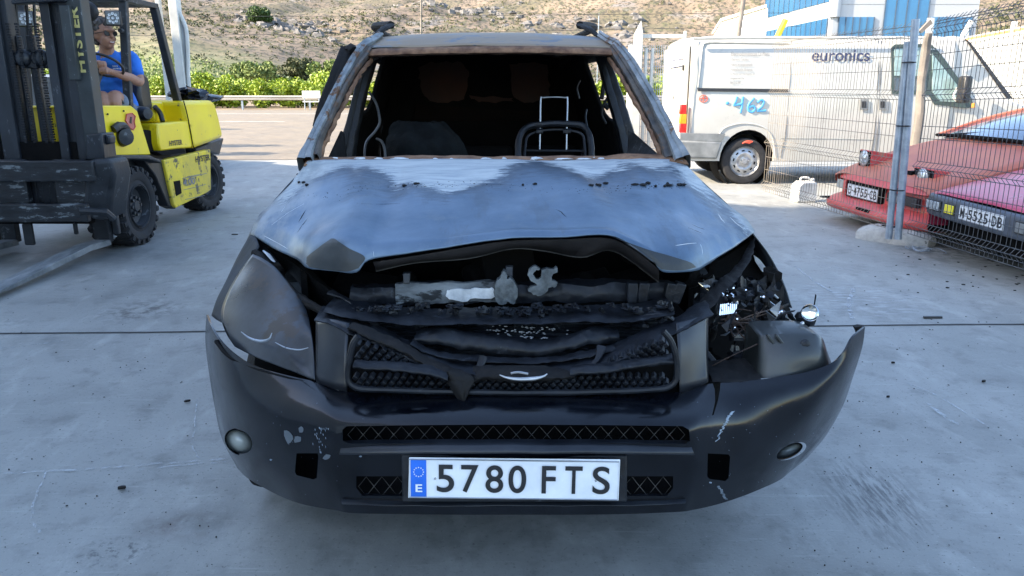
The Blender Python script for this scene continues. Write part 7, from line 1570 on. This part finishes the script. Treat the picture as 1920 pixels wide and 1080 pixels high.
# ---- white gate frame behind forklift
g2 = thing('gate_frame', 'white steel gate frame with a curved brace behind the forklift', 'gate', tuple(W(322,200,11.4).xy) + (0,))
a = W(314,0,11.4); b = W(331,0,11.4); zt = 3.2; MB().bx(a.x,b.x,11.4,11.55,0,zt).build('gate_post', 'white_paint', g2, bevel=.01)
MB().tube([W(330,12,11.45), W(343,38,11.45), W(350,60,11.45), W(353,110,11.45), W(355,168,11.45), Vector((W(355,168,11.45).x,11.45,0))], .028, 8, smooth=5).build('curved_brace', 'white_paint', g2)
MB().add([W(331,20,11.47), W(344,42,11.47), W(350,66,11.47), W(353,165,11.47), W(331,165,11.47)], [(0,1,2,3,4)]).build('cream_panel', 'cladding', g2, solid=.01)
MB().bx(-9.5, a.x, 11.42,11.5, 3.05,3.15).build('top_rail', 'white_paint', g2, bevel=.006)
MB().bx(W(300,100,11.4).x, W(308,100,11.4).x, 11.42, 11.5, 0, 3.05).build('gate_post', 'white_paint', g2, bevel=.006)
palisade((-15.5,16.2,0), (-10.3,15.6,0), 2.1, .16, 'pale slatted steel fence seen through the forklift mast')
for i, (tx, ty) in enumerate(((-8.7,25.9),(-5.4,18.9),(-4.9,16.6))):  # unseen cypresses, added to cast the shadow bands on the road
    q_ = random.Random(500+i); hgt = 5.2; bx_, by_ = tx - .97*hgt*1.6, ty - .235*hgt*1.6
    cl = [((q_.uniform(-.12,.12), q_.uniform(-.12,.12), .5 + k*.42), .85 - .55*max(0,(k-6)/5)) for k in range(11)]
    tree('cypress_tree', (bx_, by_, 0), hgt, cl, 150, .11, 'leaf_dark', 510+i, ['column shaped cypress left of the frame, the one nearest the road guard rail', 'column shaped cypress left of the frame, middle one of three', 'column shaped cypress left of the frame, the one nearest the yard'][i], 'tree', 'cypresses beside the road')
# ---- litter and chips on the yard
def chip(px, py, sx, sy, rot, label, name='debris_piece', m='char', h=.008):
    c = WZ(px, py, h/2 + .001); mb = MB(); n = 8; P = [Vector((math.cos(a)*sx*rq.uniform(.7,1.1), math.sin(a)*sy*rq.uniform(.7,1.1), 0)) for a in [2*math.pi*k/n for k in range(n)]]
    rm = Matrix.Rotation(rot,3,'Z'); o = mb.prism([c + rm @ p for p in P], (0,0,h)).build(name, m); tag(o, label, 'debris'); return o
c = WZ(1749,597,0); o = MB().prism([c+Vector((-.06,-.012,.001)),c+Vector((.055,-.008,.001)),c+Vector((.06,.012,.001)),c+Vector((-.055,.012,.001))], (0,0,.012)).build('debris_piece', 'black_plastic', bevel=.002); tag(o, 'flat black plastic strip lying on the joint line at the right', 'debris')
rq = random.Random(17)
chip(228,916,.016,.008,.3,'dark leaf-like flake on the concrete near the bottom left'); chip(352,753,.014,.006,.5,'small black flake just left of the burnt bumper'); chip(1674,681,.012,.006,0,'small dark chip on the concrete right of the bumper tip'); chip(1844,716,.013,.007,.4,'rounded dark chip on the concrete at the far right'); chip(1665,745,.009,.005,.2,'tiny dark chip below the chip right of the bumper'); chip(302,400,.02,.012,0,'dark crumb on the concrete between forklift and car'); chip(440,440,.03,.008,.1,'thin dark sliver on the concrete beside the car wing'); chip(1722,448,.03,.01,.1,'black scrap on the ground under the magenta car')
mb = MB(); rq = random.Random(99)
for i in range(240):
    px = rq.choice((rq.uniform(0,420), rq.uniform(1480,1920), rq.uniform(1480,1920))); py = 400 + 680 * rq.random() ** .6
    c = WZ(px, py, .003); r = rq.uniform(.0006,.0022) * max(1, c.y*.55) * (1.6 if rq.random() < .06 else 1); n = 5; P = [c + Vector((math.cos(a)*r*rq.uniform(.6,1.3), math.sin(a)*r*rq.uniform(.6,1.3), 0)) for a in [2*math.pi*k/n for k in range(n)]]; mb.prism(P, (0,0,r*.4))
o = mb.build('fine_grit', 'char', smooth=0); o['kind'] = 'stuff'
mb = MB()
for i in range(60):
    px = rq.uniform(1680,1920); py = rq.uniform(425,560); c = WZ(px, py, .003); r = rq.uniform(.003,.012); P = [c + Vector((math.cos(a)*r*rq.uniform(.6,1.6), math.sin(a)*r*rq.uniform(.6,1.3), 0)) for a in [2*math.pi*k/5 for k in range(5)]]; mb.prism(P, (0,0,r*.4))
for i in range(90):
    px = rq.choice((rq.uniform(0,420), rq.uniform(1500,1920))); py = rq.uniform(500,1080); c = WZ(px, py, .003); r = rq.uniform(.001,.003); mb.ball(c, r, 5, 4)
o = mb.build('dark_crumbs', 'char', smooth=0); o['kind'] = 'stuff'
for o in bpy.data.objects:
    if o.type == 'MESH' and not o.data.polygons: bpy.data.objects.remove(o)
